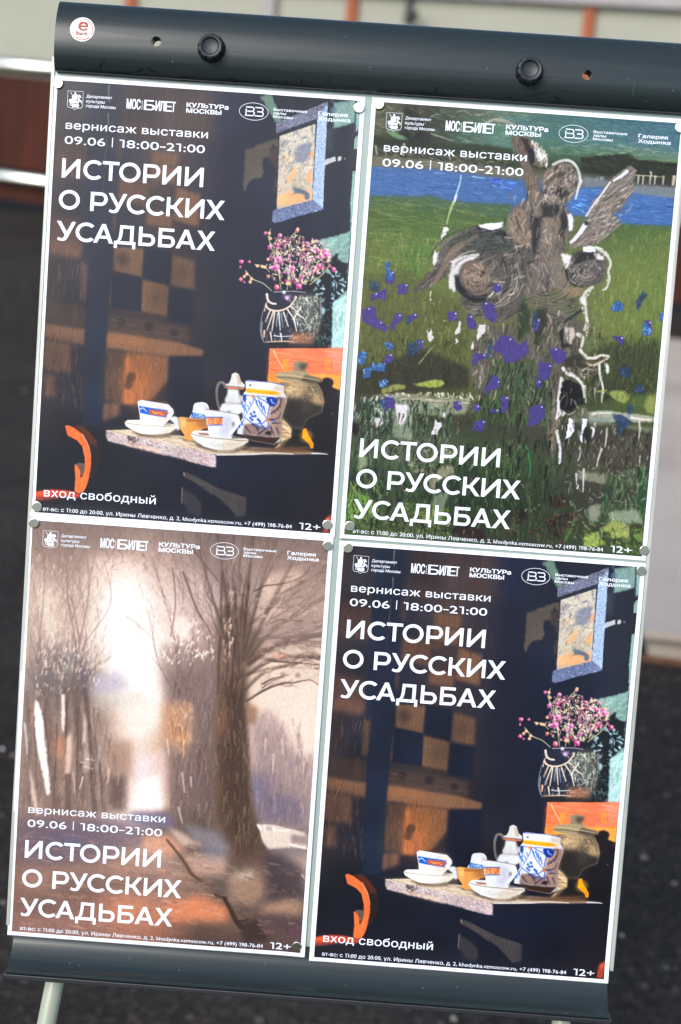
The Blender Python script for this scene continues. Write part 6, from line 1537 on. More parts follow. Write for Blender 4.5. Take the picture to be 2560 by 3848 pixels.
('B',[(186,142,120),(120,96,88),(160,120,104),(208,160,132),(104,84,82)],[99,3167,1302,3039,1780,3466,1813,4008,74,4179],240,14,1.7,3,5,0.35,10,3),
('B',[(200,150,122),(156,120,104),(120,100,94),(214,174,150)],[1304,3077,1834,3114,2156,3438,2185,3901,1582,3947],150,11,1.6,4,7,0.38,10,2.5),
('P',(88,68,60),[2142,3207,2515,3141,2763,3470,2698,3629,2467,3569,2227,3355],4,0.65,0,0),
('P',(66,56,60),[2480,3182,2667,3168,2903,3304,2923,3612,2622,3635],4,0.85,0,0),
('P',(156,126,104),[2154,3399,2452,3338,2542,3564,2439,3727,2173,3708],4,0.8,0,0),
('P',(186,168,152),[2228,3374,2417,3380,2384,3459,2233,3451],2.5,0.7,0,0),
('P',(172,134,108),[2477,3724,2773,3624,2926,3651,2896,3770,2557,3795],4,0.8,0,0),
('P',(82,64,66),[2334,3851,2670,3787,2939,3844,2911,4002,2530,3953],4,0.85,0,0),
('P',(62,46,44),[2298,3893,2486,3859,2612,4064,2351,4122],2.5,0.9,0,0),
('P',(96,62,74),[2756,3936,2924,3904,2911,4002,2760,4006],3,0.6,0,0),
('B',[(130,104,88),(92,74,66),(160,130,108),(70,58,56)],[2149,3322,2860,3230,2909,3963,2343,4006],140,9,1.6,10,14,0.4,10,2),
('S',(92,64,54),[1533,3118,1614,3208,1723,3335,1798,3446,1896,3504],2.4,3.4,0.8,0.9,1),
('S',(78,54,44),[2040,3633,2094,3652,2155,3663],2.4,2.4,0.5,0.92,1),
('S',(62,46,40),[2133,3664,2199,3764,2260,3876,2325,3949],3.8,5.5,0.6,0.92,1),
('S',(56,42,38),[2268,3887,2336,3882,2387,3855],2.2,1.2,0.5,0.85,1),
('P',(214,192,176),[2416,2886,2543,2877,2725,2902,2878,2940,2910,2965,2912,3103,2776,3098,2537,3131,2464,3052],0.9,0.95,1,0),
('P',(132,116,116),[2748,2969,2911,2972,2909,3065,2754,3057],1.4,0.9,1,0),
('P',(156,144,138),[2507,2910,2560,2902,2577,2943,2510,2948],0.8,0.8,0.6,0),
('S',(240,228,214),[2424,2901,2441,2927,2457,2945],2.6,1.8199999999999998,0.4,0.95,1),
('S',(240,228,214),[2575,2913,2581,2935,2585,2950],2,1.4,0.4,0.95,1),
('S',(240,228,214),[2626,2940,2681,2938,2734,2928],1.4,0.9799999999999999,0.4,0.95,1),
('S',(240,228,214),[2751,3069,2832,3086,2911,3095],1.8,1.26,0.4,0.95,1),
('S',(240,228,214),[2484,2896,2490,2934,2496,2965],1.4,0.9799999999999999,0.4,0.95,1),
('S',(88,74,74),[2423,2889,2573,2878,2744,2908,2876,2913],0.9,0.7,0.3,0.7,1),
('S',(82,66,62),[2427,2947,2464,3052,2502,3118],1.6,1,0.5,0.85,1),
('S',(196,196,202),[2884,3364,2917,3404],1.3,0.8,0.4,0.8,1),
('Z',0.75),
('N',1.4,2.4,0.05,None),
]


def print_mesh(name, ops, seed, u0, u1, v0, v1, grade, zfun):
    """a fine sheet whose points carry the printed colour"""
    img = Painter(seed).run(ops)
    i0, i1 = int(round(u0 * PPM)), int(round(u1 * PPM)); j0, j1 = int(round(v0 * PPM)), int(round(v1 * PPM))
    sub = img[j0:j1 + 1, i0:i1 + 1]
    h, w = sub.shape[:2]
    U, V = np.meshgrid(np.arange(i0, i1 + 1) / PPM, np.arange(j0, j1 + 1) / PPM)
    Z = zfun(U, V) + .12
    co = np.stack([U, -V, Z], -1).reshape(-1, 3).astype(np.float32) / 1000.0
    idx = np.arange(h * w).reshape(h, w)
    q = np.stack([idx[:-1, :-1], idx[1:, :-1], idx[1:, 1:], idx[:-1, 1:]], -1).reshape(-1, 4)
    me = bpy.data.meshes.new(name)
    me.vertices.add(h * w); me.loops.add(q.size); me.polygons.add(len(q))
    me.vertices.foreach_set('co', co.ravel())
    me.loops.foreach_set('vertex_index', q.ravel().astype(np.int32))
    me.polygons.foreach_set('loop_start', np.arange(0, q.size, 4, dtype=np.int32))
    me.polygons.foreach_set('use_smooth', np.ones(len(q), bool))
    me.update(calc_edges=True)
    at = me.color_attributes.new('Print', 'FLOAT_COLOR', 'POINT')
    col = np.ones((h * w, 4), np.float32)
    col[:, :3] = np.clip(grade(lin(sub)).reshape(-1, 3), .003, .85)
    at.data.foreach_set('color', col.ravel())
    return me

# ------------------------------------------------------------------ lettering
class Lettering:
    """collects flat letters (millimetres, v down) into one mesh"""
    caph = None
    def __init__(self): self.v = []; self.f = []; self.z = {}
    cache = {}
    @classmethod
    def font_mesh(cls, s):
        cu = bpy.data.curves.new('t', 'FONT')
        cu.body = s; cu.size = 1; cu.fill_mode = 'FRONT'; cu.resolution_u = 4
        r = cls.take_mesh(cu)
        bpy.data.curves.remove(cu)
        return r
    @staticmethod
    def take_mesh(cu):
        o = bpy.data.objects.new('tmp', cu); COL.objects.link(o)
        dg = bpy.context.evaluated_depsgraph_get()
        me = bpy.data.meshes.new_from_object(o.evaluated_get(dg))
        co = [(v.co.x, v.co.y) for v in me.vertices]; fs = [tuple(p.vertices) for p in me.polygons]
        bpy.data.objects.remove(o); bpy.data.meshes.remove(me)
        return co, fs
    @staticmethod
    def fill(loops):
        cu = bpy.data.curves.new('g', 'CURVE'); cu.dimensions = '2D'; cu.fill_mode = 'BOTH'
        for lp in loops:
            sp = cu.splines.new('POLY'); sp.points.add(len(lp) - 1); sp.use_cyclic_u = True
            for p, (x, y) in zip(sp.points, lp): p.co = (x, y, 0, 1)
        r = Lettering.take_mesh(cu)
        bpy.data.curves.remove(cu)
        return r
    @classmethod
    def char(cls, c):
        """outline of one letter (em units) and how far the pen moves on; letters the font fills badly are drawn here"""
        if c in cls.cache: return cls.cache[c]
        width = lambda t: (lambda xs: max(xs) - min(xs))([x for x, _ in cls.font_mesh(t)[0]])
        if c == ' ': r = ([], [], width('Н Н') - width('НН'))
        elif c == '1': co, fs = cls.fill([[(.05, .69), (.30, .69), (.30, 0), (.212, 0), (.212, .61), (.05, .61)]]); r = (co, fs, .39)
        else:
            co, fs = cls.font_mesh(c)
            adv = width('Н' + c + 'Н') - width('НН')
            if c in 'ньыяРЬЫ':
                x0 = min(x for x, _ in co); x1 = max(x for x, _ in co); h = .728 if c in 'РЬЫ' else .545
                st = .092; w = x1 - x0; bar = [(w - st, 0), (w - st, h), (w, h), (w, 0)]
                if c == 'н': lp = [[(0, 0), (0, h), (st, h), (st, h / 2 + .04), (w - st, h / 2 + .04), (w - st, h), (w, h), (w, 0), (w - st, 0), (w - st, h / 2 - .04), (st, h / 2 - .04), (st, 0)]]
                elif c == 'я':
                    m = [[(w - x, y) for x, y in l] for l in glyph('Р', w, h, st)]
                    k = h * .30
                    m[0] = [p for p in m[0]]
                    lp = m + [[(0, 0), (w * .42, k + .002), (w * .64, k + .002), (w * .22, 0)]]
                elif c in 'ьЬ': lp = glyph('Ь', w, h, st)
                elif c in 'ыЫ': lp = glyph('Ь', w * .70, h, st) + [bar]
                else: lp = glyph('Р', w, h, st)
                if c == 'я':
                    a1, f1 = cls.fill(lp[:2]); a2, f2 = cls.fill(lp[2:])
                    co = a1 + a2; fs = f1 + [tuple(i + len(a1) for i in f) for f in f2]
                else: co, fs = cls.fill(lp)
                co = [(x + x0, y) for x, y in co]
            r = (co, fs, adv)
        cls.cache[c] = r
        return r
    @classmethod
    def raw(cls, s):
        V, F, pen = [], [], 0.0
        for c in s:
            co, fs, adv = cls.char(c)
            n = len(V)
            V += [(x + pen, y) for x, y in co]; F += [tuple(i + n for i in f) for f in fs]
            pen += adv
        return V, F
    def text(self, s, x0, x1, base, cap, bold=0.0):
        if Lettering.caph is None:
            Lettering.caph = max(y for _, y in self.raw('Н')[0])
        co, fs = self.raw(s)
        if not co: return
        a = min(x for x, _ in co); b = max(x for x, _ in co)
        sx = (x1 - x0) / (b - a); sy = cap / Lettering.caph
        # a heavier weight: the same letters laid a hair apart, each a few microns above the last
        for k, (dx, dy) in enumerate([(0, 0)] if not bold else [(-1, -.5), (1, -.5), (-1, .5), (1, .5), (0, 0)]):
            n = len(self.v)
            self.v += [(x0 + (x - a) * sx + dx * bold, base - y * sy + dy * bold) for x, y in co]
            self.f += [tuple(i + n for i in f) for f in fs]
            if k: self.z.update((i, .012 * k) for i in range(n, len(self.v)))
    def shapes(self, loops, x0, base):
        """closed outlines, y up from the baseline; inner loops are holes"""
        co, fs = self.fill(loops)
        n = len(self.v)
        self.v += [(x0 + x, base - y) for x, y in co]
        self.f += [tuple(i + n for i in f) for f in fs]
    def line(self, pts, w, closed=False):
        n = len(pts); P = [Vector(p) for p in pts]; L = []; R = []
        for i in range(n):
            a = P[i - 1] if (i or closed) else P[i]; b = P[(i + 1) % n] if (i < n - 1 or closed) else P[i]
            d = (b - a).normalized(); nn = Vector((-d.y, d.x)) * w / 2
            L.append(P[i] + nn); R.append(P[i] - nn)
        k = len(self.v)
        self.v += [tuple(p) for p in L] + [tuple(p) for p in R]
        for i in range(n if closed else n - 1):
            j = (i + 1) % n
            self.f.append((k + i, k + j, k + n + j, k + n + i))
    def poly(self, pts):
        k = len(self.v); self.v += list(pts); self.f.append(tuple(range(k, k + len(pts))))
    def build(self, name, mat, parent, zfun, local=None):
        v = np.array(self.v)
        z = zfun(v[:, 0], v[:, 1]) + .24
        for i, d in self.z.items(): z[i] += d
        return mesh_obj(name, [(a / 1000, -b / 1000, c / 1000) for (a, b), c in zip(self.v, z)], self.f, mat, parent, local=local or Matrix.Identity(4))

def arc(cx, cy, rx, ry, a0, a1, n=20):
    return [(cx + rx * math.cos(math.radians(a0 + (a1 - a0) * k / n)), cy + ry * math.sin(math.radians(a0 + (a1 - a0) * k / n))) for k in range(n + 1)]

def glyph(ch, w, h=18.0, s=3.35):
    t = s * .88
    if ch == 'И': return [[(0, 0), (0, h), (s, h), (s, .30 * h), (w - .95 * s, h), (w, h), (w, 0), (w - s, 0), (w - s, .70 * h), (.95 * s, 0)]]
    if ch == 'Т': return [[(0, h), (w, h), (w, h - t), ((w + s) / 2, h - t), ((w + s) / 2, 0), ((w - s) / 2, 0), ((w - s) / 2, h - t), (0, h - t)]]
    if ch == 'О': return [arc(w / 2, h / 2, w / 2, h * .515, 0, 360, 48)[:-1], arc(w / 2, h / 2, w / 2 - s, h * .515 - .93 * s, 0, 360, 48)[:-1]]
    if ch == 'С':
        r = .577 * w
        return [arc(r, h / 2, r, h * .515, 43, 317, 44) + arc(r, h / 2, r - s, h * .515 - .93 * s, 317 - 4, 43 + 4, 40)]
    if ch == 'Р':
        b = .30 * h; r = (h - b) / 2
        return [[(0, 0), (0, h)] + arc(w - r, h - r, r, r, 90, -90) + [(s, b), (s, 0)], [(s, h - t)] + arc(w - r, h - r, r - s * .98, r - t, 90, -90) + [(s, b + t)]]
    if ch == 'У': return [[(w, h), (.605 * w, .165 * h), (.55 * w, .065 * h), (.48 * w, .0), (.40 * w, -.028 * h), (.28 * w, -.032 * h), (.16 * w, -.012 * h), (.05 * w, .035 * h), (.105 * w, .165 * h),
                          (.19 * w, .125 * h), (.27 * w, .108 * h), (.34 * w, .122 * h), (.395 * w, .18 * h), (.445 * w, .285 * h), (0, h), (1.14 * s, h), (.545 * w, .465 * h), (w - 1.08 * s, h)]]
    if ch == 'К': return [[(0, 0), (0, h), (s, h), (s, .575 * h), (.37 * w, .575 * h), (.72 * w, h), (.965 * w, h), (.555 * w, .515 * h), (w, 0), (.755 * w, 0), (.385 * w, .41 * h), (s, .41 * h), (s, 0)]]
    if ch == 'Х': return [[(0, 0), (.378 * w, .51 * h), (.02 * w, h), (.255 * w, h), (.505 * w, .645 * h), (.75 * w, h), (.975 * w, h), (.625 * w, .51 * h), (w, 0), (.76 * w, 0), (.50 * w, .375 * h), (.235 * w, 0)]]
    if ch == 'А': return [[(0, 0), (.41 * w, h), (.59 * w, h), (w, 0), (.80 * w, 0), (.705 * w, .235 * h), (.29 * w, .235 * h), (.195 * w, 0)], [(.355 * w, .385 * h), (.50 * w, .77 * h), (.645 * w, .385 * h)]]
    if ch == 'Д': return [[(0, -.21 * h), (0, t), (.095 * w, t), (.16 * w, .22 * h), (.205 * w, .36 * h), (.235 * w, .62 * h), (.25 * w, h), (.895 * w, h), (.895 * w, t), (w, t), (w, -.21 * h), (w - .86 * s, -.21 * h), (w - .86 * s, 0), (.86 * s, 0), (.86 * s, -.21 * h)],
                          [(.255 * w, t), (.32 * w, .25 * h), (.365 * w, .45 * h), (.395 * w, h - t), (.895 * w - s, h - t), (.895 * w - s, t)]]
    if ch == 'Ь':
        r = .32 * h
        return [[(0, 0), (0, h), (s, h), (s, 2 * r)] + arc(w - r, r, r, r, 90, -90), [(s, 2 * r - t)] + arc(w - r, r, r - s * .98, r - t, 90, -90) + [(s, t)]]
    if ch == 'Б':
        r = .31 * h
        return [[(0, 0), (0, h), (.93 * w, h), (.93 * w, h - t), (s, h - t), (s, 2 * r)] + arc(w - r, r, r, r, 90, -90), [(s, 2 * r - t)] + arc(w - r, r, r - s * .98, r - t, 90, -90) + [(s, t)]]

TITLE = [('ИСТОРИИ', [(13.1, 30.4), (33.6, 51.1), (51.9, 67.7), (67.9, 88.1), (90.9, 106.9), (109.3, 126.9), (130.7, 148.4)]),
         ('О РУССКИХ', [(11.7, 31.7), None, (42.0, 58.3), (59.0, 76.8), (76.8, 94.6), (95.2, 112.9), (114.9, 131.6), (133.0, 150.9), (152.4, 170.6)]),
         ('УСАДЬБАХ', [(11.0, 29.2), (29.4, 47.1), (46.7, 65.7), (66.6, 87.2), (90.0, 105.8), (108.9, 124.8), (125.7, 145.1), (145.5, 163.3)])]

def title_letters(L, base):
    for k, (word, xs) in enumerate(TITLE):
        for ch, x in zip(word, xs):
            if x: L.shapes(glyph(ch, x[1] - x[0]), x[0], base + 29.5 * k)

def logo_letters(L):
    # crest: shield with a mounted rider
    sh = [(14.9, 13.3), (29.5, 13.3), (29.5, 26.2), (28.9, 28.0), (27.2, 28.9), (24.0, 29.1), (22.2, 30.6), (20.4, 29.1), (17.2, 28.9), (15.5, 28.0), (14.9, 26.2)]
    L.line(sh, .34, True)
    for p in ([(21.2, 14.4), (22.4, 14.3), (22.9, 15.1), (22.6, 16.0), (24.0, 16.4), (24.4, 17.6), (24.0, 19.2), (24.4, 20.6), (23.4, 21.9), (21.4, 22.2), (20.2, 21.4), (18.6, 21.2), (19.4, 19.6), (18.8, 18.8), (19.9, 17.2), (21.2, 16.2)],
              [(24.8, 16.6), (26.2, 16.2), (27.2, 17.4), (27.9, 18.9), (27.0, 19.1), (26.2, 18.4), (26.0, 19.8), (26.8, 21.4), (26.4, 22.4), (24.6, 22.8), (25.0, 20.4)],
              [(16.4, 21.4), (17.8, 20.6), (19.2, 21.5), (21.4, 22.6), (24.2, 22.6), (26.2, 22.8), (26.0, 23.8), (23.6, 24.4), (20.0, 24.6), (18.2, 25.2), (17.2, 24.6), (17.4, 23.4), (16.5, 23.8)],
              [(26.8, 21.2), (27.8, 21.4), (28.6, 22.8), (28.3, 24.6), (27.8, 23.4), (27.0, 22.4)],
              [(17.0, 25.2), (18.0, 26.0), (18.6, 27.2), (17.6, 26.8)],
              [(18.4, 26.6), (19.8, 25.2), (21.4, 25.0), (22.6, 25.8), (24.2, 24.6), (25.4, 24.8), (26.2, 26.6), (25.4, 27.6), (26.0, 28.4), (23.6, 28.1), (22.4, 28.6), (21.2, 28.2), (19.4, 28.4), (20.2, 27.6)]):
        L.poly(p)
    L.line([(17.6, 14.4), (20.0, 18.4), (23.4, 24.4)], .42)
    L.text('Департамент', 32.8, 57.2, 18.5, 2.75, .04); L.text('культуры', 32.8, 50.4, 23.1, 2.75, .04); L.text('города Москвы', 32.8, 60.9, 27.4, 2.75, .04)
    L.text('МОС', 71.4, 84.4, 26.1, 9.2, .22)
    for k in range(5): L.poly([(85.6 + dx, 18.2 + 1.75 * k + dy) for dx, dy in ((0, 0), (.8, 0), (.8, .8), (0, .8))])
    L.text('Б', 87.9, 98.2, 26.2, 9.3, .16)
    L.text('И', 98.9, 103.0, 26.2, 9.2, .22); L.text('Л', 103.2, 107.2, 26.2, 9.2, .22); L.text('Е', 107.9, 114.4, 26.2, 9.2, .16); L.text('Т', 114.2, 117.6, 26.2, 9.2, .22)
    L.text('КУЛЬТУРа', 128.4, 167.8, 20.7, 4.0, .2); L.text('МОСКВЫ', 128.3, 161.4, 26.0, 4.0, .2)
    L.line(arc(192.1, 20.8, 13.7, 8.0, 0, 360, 64)[:-1], .38, True)
    w = .95
    L.line([(184.6, 16.9)] + arc(190.0, 18.85, 1.9, 1.95, -90, 90, 8)[0:0] + [(190.4, 16.9)] + arc(190.4, 18.8, 1.8, 1.9, -90, 90, 8) + [(186.0, 20.7)], w)
    L.line([(184.9, 18.4), (184.9, 23.4), (184.3, 25.3)], w)
    L.line([(187.4, 20.8), (190.9, 20.8)] + arc(190.9, 22.75, 1.9, 1.95, -90, 90, 8) + [(185.4, 24.7)], w)
    L.line([(193.4, 16.9), (199.0, 16.9)] + arc(199.0, 18.8, 1.8, 1.9, -90, 90, 8) + [(195.4, 20.7)], w)
    L.line([(199.3, 20.75)] + arc(199.3, 22.75, 1.9, 1.95, -90, 90, 8) + [(193.4, 24.7)], w)
    L.text('Выставочные', 210.8, 242.6, 18.7, 2.5, .07); L.text('залы', 210.8, 222.8, 22.0, 2.5, .07); L.text('Москвы', 210.8, 229.3, 25.3, 2.5, .07)
    L.text('Галерея', 253.4, 280.9, 20.0, 3.5, .1); L.text('Ходынка', 253.4, 283.9, 24.7, 3.5, .1)

def date_letters(L, base):
    L.text('вернисаж выставки', 14.6, 150.1, base, 7.5, .05)
    b = base + 14.0
    L.text('09.06', 14.3, 53.0, b, 7.6, .05); L.poly([(59.4, b - 8.6), (60.2, b - 8.6), (60.2, b + .4), (59.4, b + .4)])
    L.text('18:00', 66.6, 104.2, b, 7.6, .05); L.poly([(105.3, b - 3.5), (110.6, b - 3.5), (110.6, b - 2.6), (105.3, b - 2.6)]); L.text('21:00', 111.6, 148.0, b, 7.6, .05)

def foot_letters(L):
    L.text('вт-вс: с 11:00 до 20:00, ул. Ирины Левченко, д. 2, khodynka.vzmoscow.ru, +7 (499) 198-76-84', 12.5, 254.8, 413.8, 3.75)
    L.text('12+', 262.0, 282.4, 413.9, 6.5, .05)

# ------------------------------------------------------------------ ground and far things
def ground_sheet():
    bm = bmesh.new()
    bmesh.ops.create_grid(bm, x_segments=8, y_segments=8, size=60)
    bm_obj('ground', bm, ASPHALT, world=Matrix.Translation((0, 20, 0)))['kind'] = 'structure'
ground_sheet()

def pavement():
    # a low concrete landing beside the asphalt, its near edge almost square to the view
    bm = bmesh.new()
    p = [(1.13, 2.25), (2.9, 2.02), (3.9, 6.1), (1.55, 6.62)]
    q = [(1.16, 2.285), (2.87, 2.06), (3.87, 6.07), (1.58, 6.59)]
    for pts, z0, z1 in ((q, -.02, .060), (p, .062, .088)):           # riser, and the slab that overhangs it
        top = [bm.verts.new((x, y, z1)) for x, y in pts]; bot = [bm.verts.new((x, y, z0)) for x, y in pts]
        bm.faces.new(top); bm.faces.new(bot[::-1])
        for k in range(4): bm.faces.new((bot[k], bot[(k + 1) % 4], top[(k + 1) % 4], top[k]))
    bmesh.ops.bevel(bm, geom=list(bm.edges), offset=.006, segments=2, affect='EDGES')
    bm_obj('pavement', bm, CONCRETE)['kind'] = 'structure'
    bm = bmesh.new()
    box(bm, 0, .5, -.005, .0, .0, .018)
    m = Matrix.Translation((1.13, 2.245, .001)) @ Matrix.Rotation(math.atan2(-.23, 1.77), 4, 'Z')
    o = bm_obj('edging_strip', bm, simple('rust', (.10, .042, .018), .8, var=.4, scale=30), world=m)
    tag(o, 'thin rusty edging strip along the foot of the beige concrete landing', 'edging strip')
pavement()

FAC = Matrix.Translation((-2.65, 10.63, 0)) @ Matrix.Rotation(math.radians(-29.85), 4, 'Z')   # X along the wall, -Y towards the viewer
def kiosk():
    r = empty('kiosk', FAC)
    tag(r, 'long cream kiosk wall with orange posts and a red brown plinth behind the easel', 'kiosk')
    I = Matrix.Identity(4)
    bm = bmesh.new(); box(bm, -3, 9, .03, .2, .56, 2.9); bm_obj('wall', bm, CREAM, r, local=I)
    bm = bmesh.new(); box(bm, -3, 9, -.01, .22, .07, .575, .008); bm_obj('plinth', bm, BROWN, r, local=I)
    for a, b in ((1.047, 1.146), (3.04, 3.124), (4.815, 4.89), (6.7, 6.78)):
        bm = bmesh.new(); box(bm, a, b, -.012, .028, .577, 1.84, .004); bm_obj('post', bm, ORANGE, r, local=I)
    bm = bmesh.new(); box(bm, 2.335, 2.445, -.03, .028, .577, 1.84, .004); bm_obj('pipe_cover', bm, GREYM, r, local=I)
    bm = bmesh.new(); box(bm, -3, 9, -.045, .028, 1.857, 1.97, .006); bm_obj('beam', bm, GREYM, r, local=I)
    bm = bmesh.new(); tube(bm, [(3.54, -.01, 1.85), (3.54, -.02, 1.70)], .02, 10)
    tube(bm, [(3.54, -.03, 1.72), (3.565, -.07, 1.69), (3.61, -.08, 1.69), (3.635, -.08, 1.72), (3.635, -.08, 1.755)], .024, 10)
    bm_obj('hook', bm, DARKM, r, local=I)
kiosk()

def barrier():
    r = empty('barrier', FAC @ Matrix.Translation((0, -.22, 0)))
    tag(r, 'polished steel barrier with a red brown infill board at the left', 'barrier')
    I = Matrix.Identity(4)
    for z in (1.165, .285):
        bm = bmesh.new(); tube(bm, [(-2.2, 0, z), (1.3, 0, z)], .058, 24); bm_obj('rail', bm, CHROME, r, local=I, smooth=True)
    for x in (-.29, 1.25):
        bm = bmesh.new(); tube(bm, [(x, 0, .0), (x, 0, .228)], .05, 20); tube(bm, [(x, 0, .345), (x, 0, 1.105)], .05, 20); bm_obj('upright', bm, CHROME, r, local=I, smooth=True)
    bm = bmesh.new(); box(bm, -.22, 1.18, .02, .05, .36, 1.09, .004); bm_obj('infill_board', bm, BROWN, r, local=I)
    bm = bmesh.new(); box(bm, -2.2, 1.18, .03, .06, .10, .225, .004); bm_obj('kick_board', bm, BROWN, r, local=I)
barrier()

def added_building():
    # unseen building, added behind the viewer so the magnets and prints mirror it
    r = empty('building', Matrix.Translation((0, -19, 0)))
    tag(r, 'plain beige building added out of view, mirrored dimly in the magnets', 'building')
    I = Matrix.Identity(4)
    bm = bmesh.new(); box(bm, -26, 26, -6, 0, 0, 6.2); bm_obj('wall', bm, simple('pale_render', (.85, .77, .60), .8, var=.1, scale=.6), r, local=I)
    bm = bmesh.new(); box(bm, -26.3, 26.3, -6.3, .3, 6.203, 6.5, .02); bm_obj('roof', bm, GREYM, r, local=I)
    for k in range(10):
        x = -22.5 + 5 * k
        bm = bmesh.new(); box(bm, x - .7, x + .7, .003, .05, 2.2, 4.4, .01); w = bm_obj('window', bm, GREYM, r, local=I)
        bm = bmesh.new(); box(bm, x - .6, x + .6, .053, .06, 2.3, 4.3); bm_obj('pane', bm, simple('dark_pane', (.03, .035, .04), .1), w, local=I)
added_building()

def pebbles():
    rng = random.Random(9)
    bm = bmesh.new()
    spots = []
    for _ in range(420):
        y = rng.uniform(.4, 7.5); x = rng.uniform(-2.2, 2.4)
        if x > 1.0 and y > 2.0: continue
        spots.append((x, y, rng.choice([.003, .004, .005, .007, .010])))
    spots += [(-.42, .93, .014), (-.40, .78, .009), (.93, 1.55, .016), (.97, 1.22, .010)]
    for x, y, s in spots:
        m = Matrix.Translation((x, y, s * .3)) @ Matrix.Rotation(rng.uniform(0, 6), 4, 'Z') @ Matrix.Diagonal((s, s * rng.uniform(.6, 1), s * .5, 1))
        r = bmesh.ops.create_icosphere(bm, subdivisions=1, radius=1, matrix=m)
        for v in r['verts']: v.co += Vector((rng.uniform(-1, 1), rng.uniform(-1, 1), rng.uniform(-.3, .3))) * s * .18
    m, nt, b = new_mat('pale_grit')
    g = nt.nodes.new('ShaderNodeNewGeometry')
    rp = ramp(nt, g.outputs['Random Per Island'], [(0, (.10, .085, .07)), (.5, (.20, .17, .14)), (.8, (.16, .10, .07)), (1, (.50, .48, .44))])
    nt.links.new(rp.outputs[0], b.inputs['Base Color']); b.inputs['Roughness'].default_value = .8
    tag(bm_obj('grit', bm, m), 'pale grit and small stones scattered over the dark asphalt', 'grit', kind='stuff')
pebbles()

# ------------------------------------------------------------------ the easel
EASEL_W = Matrix.Translation((.30, -.36, 0))
easel = empty('flipchart_easel', EASEL_W)
tag(easel, 'leaning flipchart easel with dark green clamp bar, white board and pale legs', 'easel')

def board_parts():
    bm = bmesh.new(); box(bm, .0015, .5995, -.829, .016, -.012, 0)
    panel = bm_obj('white_board', bm, ENAMEL, easel, world=BOARD)
    for x0, x1 in ((-.0022, .0015), (.5995, .6028)):
        bm = bmesh.new(); box(bm, x0, x1, -.8305, .018, -.013, .0012, .0006)
        bm_obj('edge_strip', bm, ALU, easel, world=BOARD)
    return panel
board_parts()

HP = [(.0034, .0), (.0031, .0052), (.0036, .0070), (.0058, .0104), (.0105, .0134), (.018, .0155), (.027, .0164), (.036, .0162), (.045, .0149), (.052, .0129), (.058, .0103), (.063, .0073), (.0666, .0042), (.0685, .0015), (.0690, -.0004), (.0686, -.0016)]
def hz(y):
    return float(np.interp(y, [p[0] for p in HP[2:14]], [p[1] for p in HP[2:14]]))
def seen(x, y, z):
    """where a spot seen on the board plane lies once it stands z proud of it"""
    k = 1 - z / 1.369
    return .318 + (x - .318) * k, -.281 + (y + .281) * k

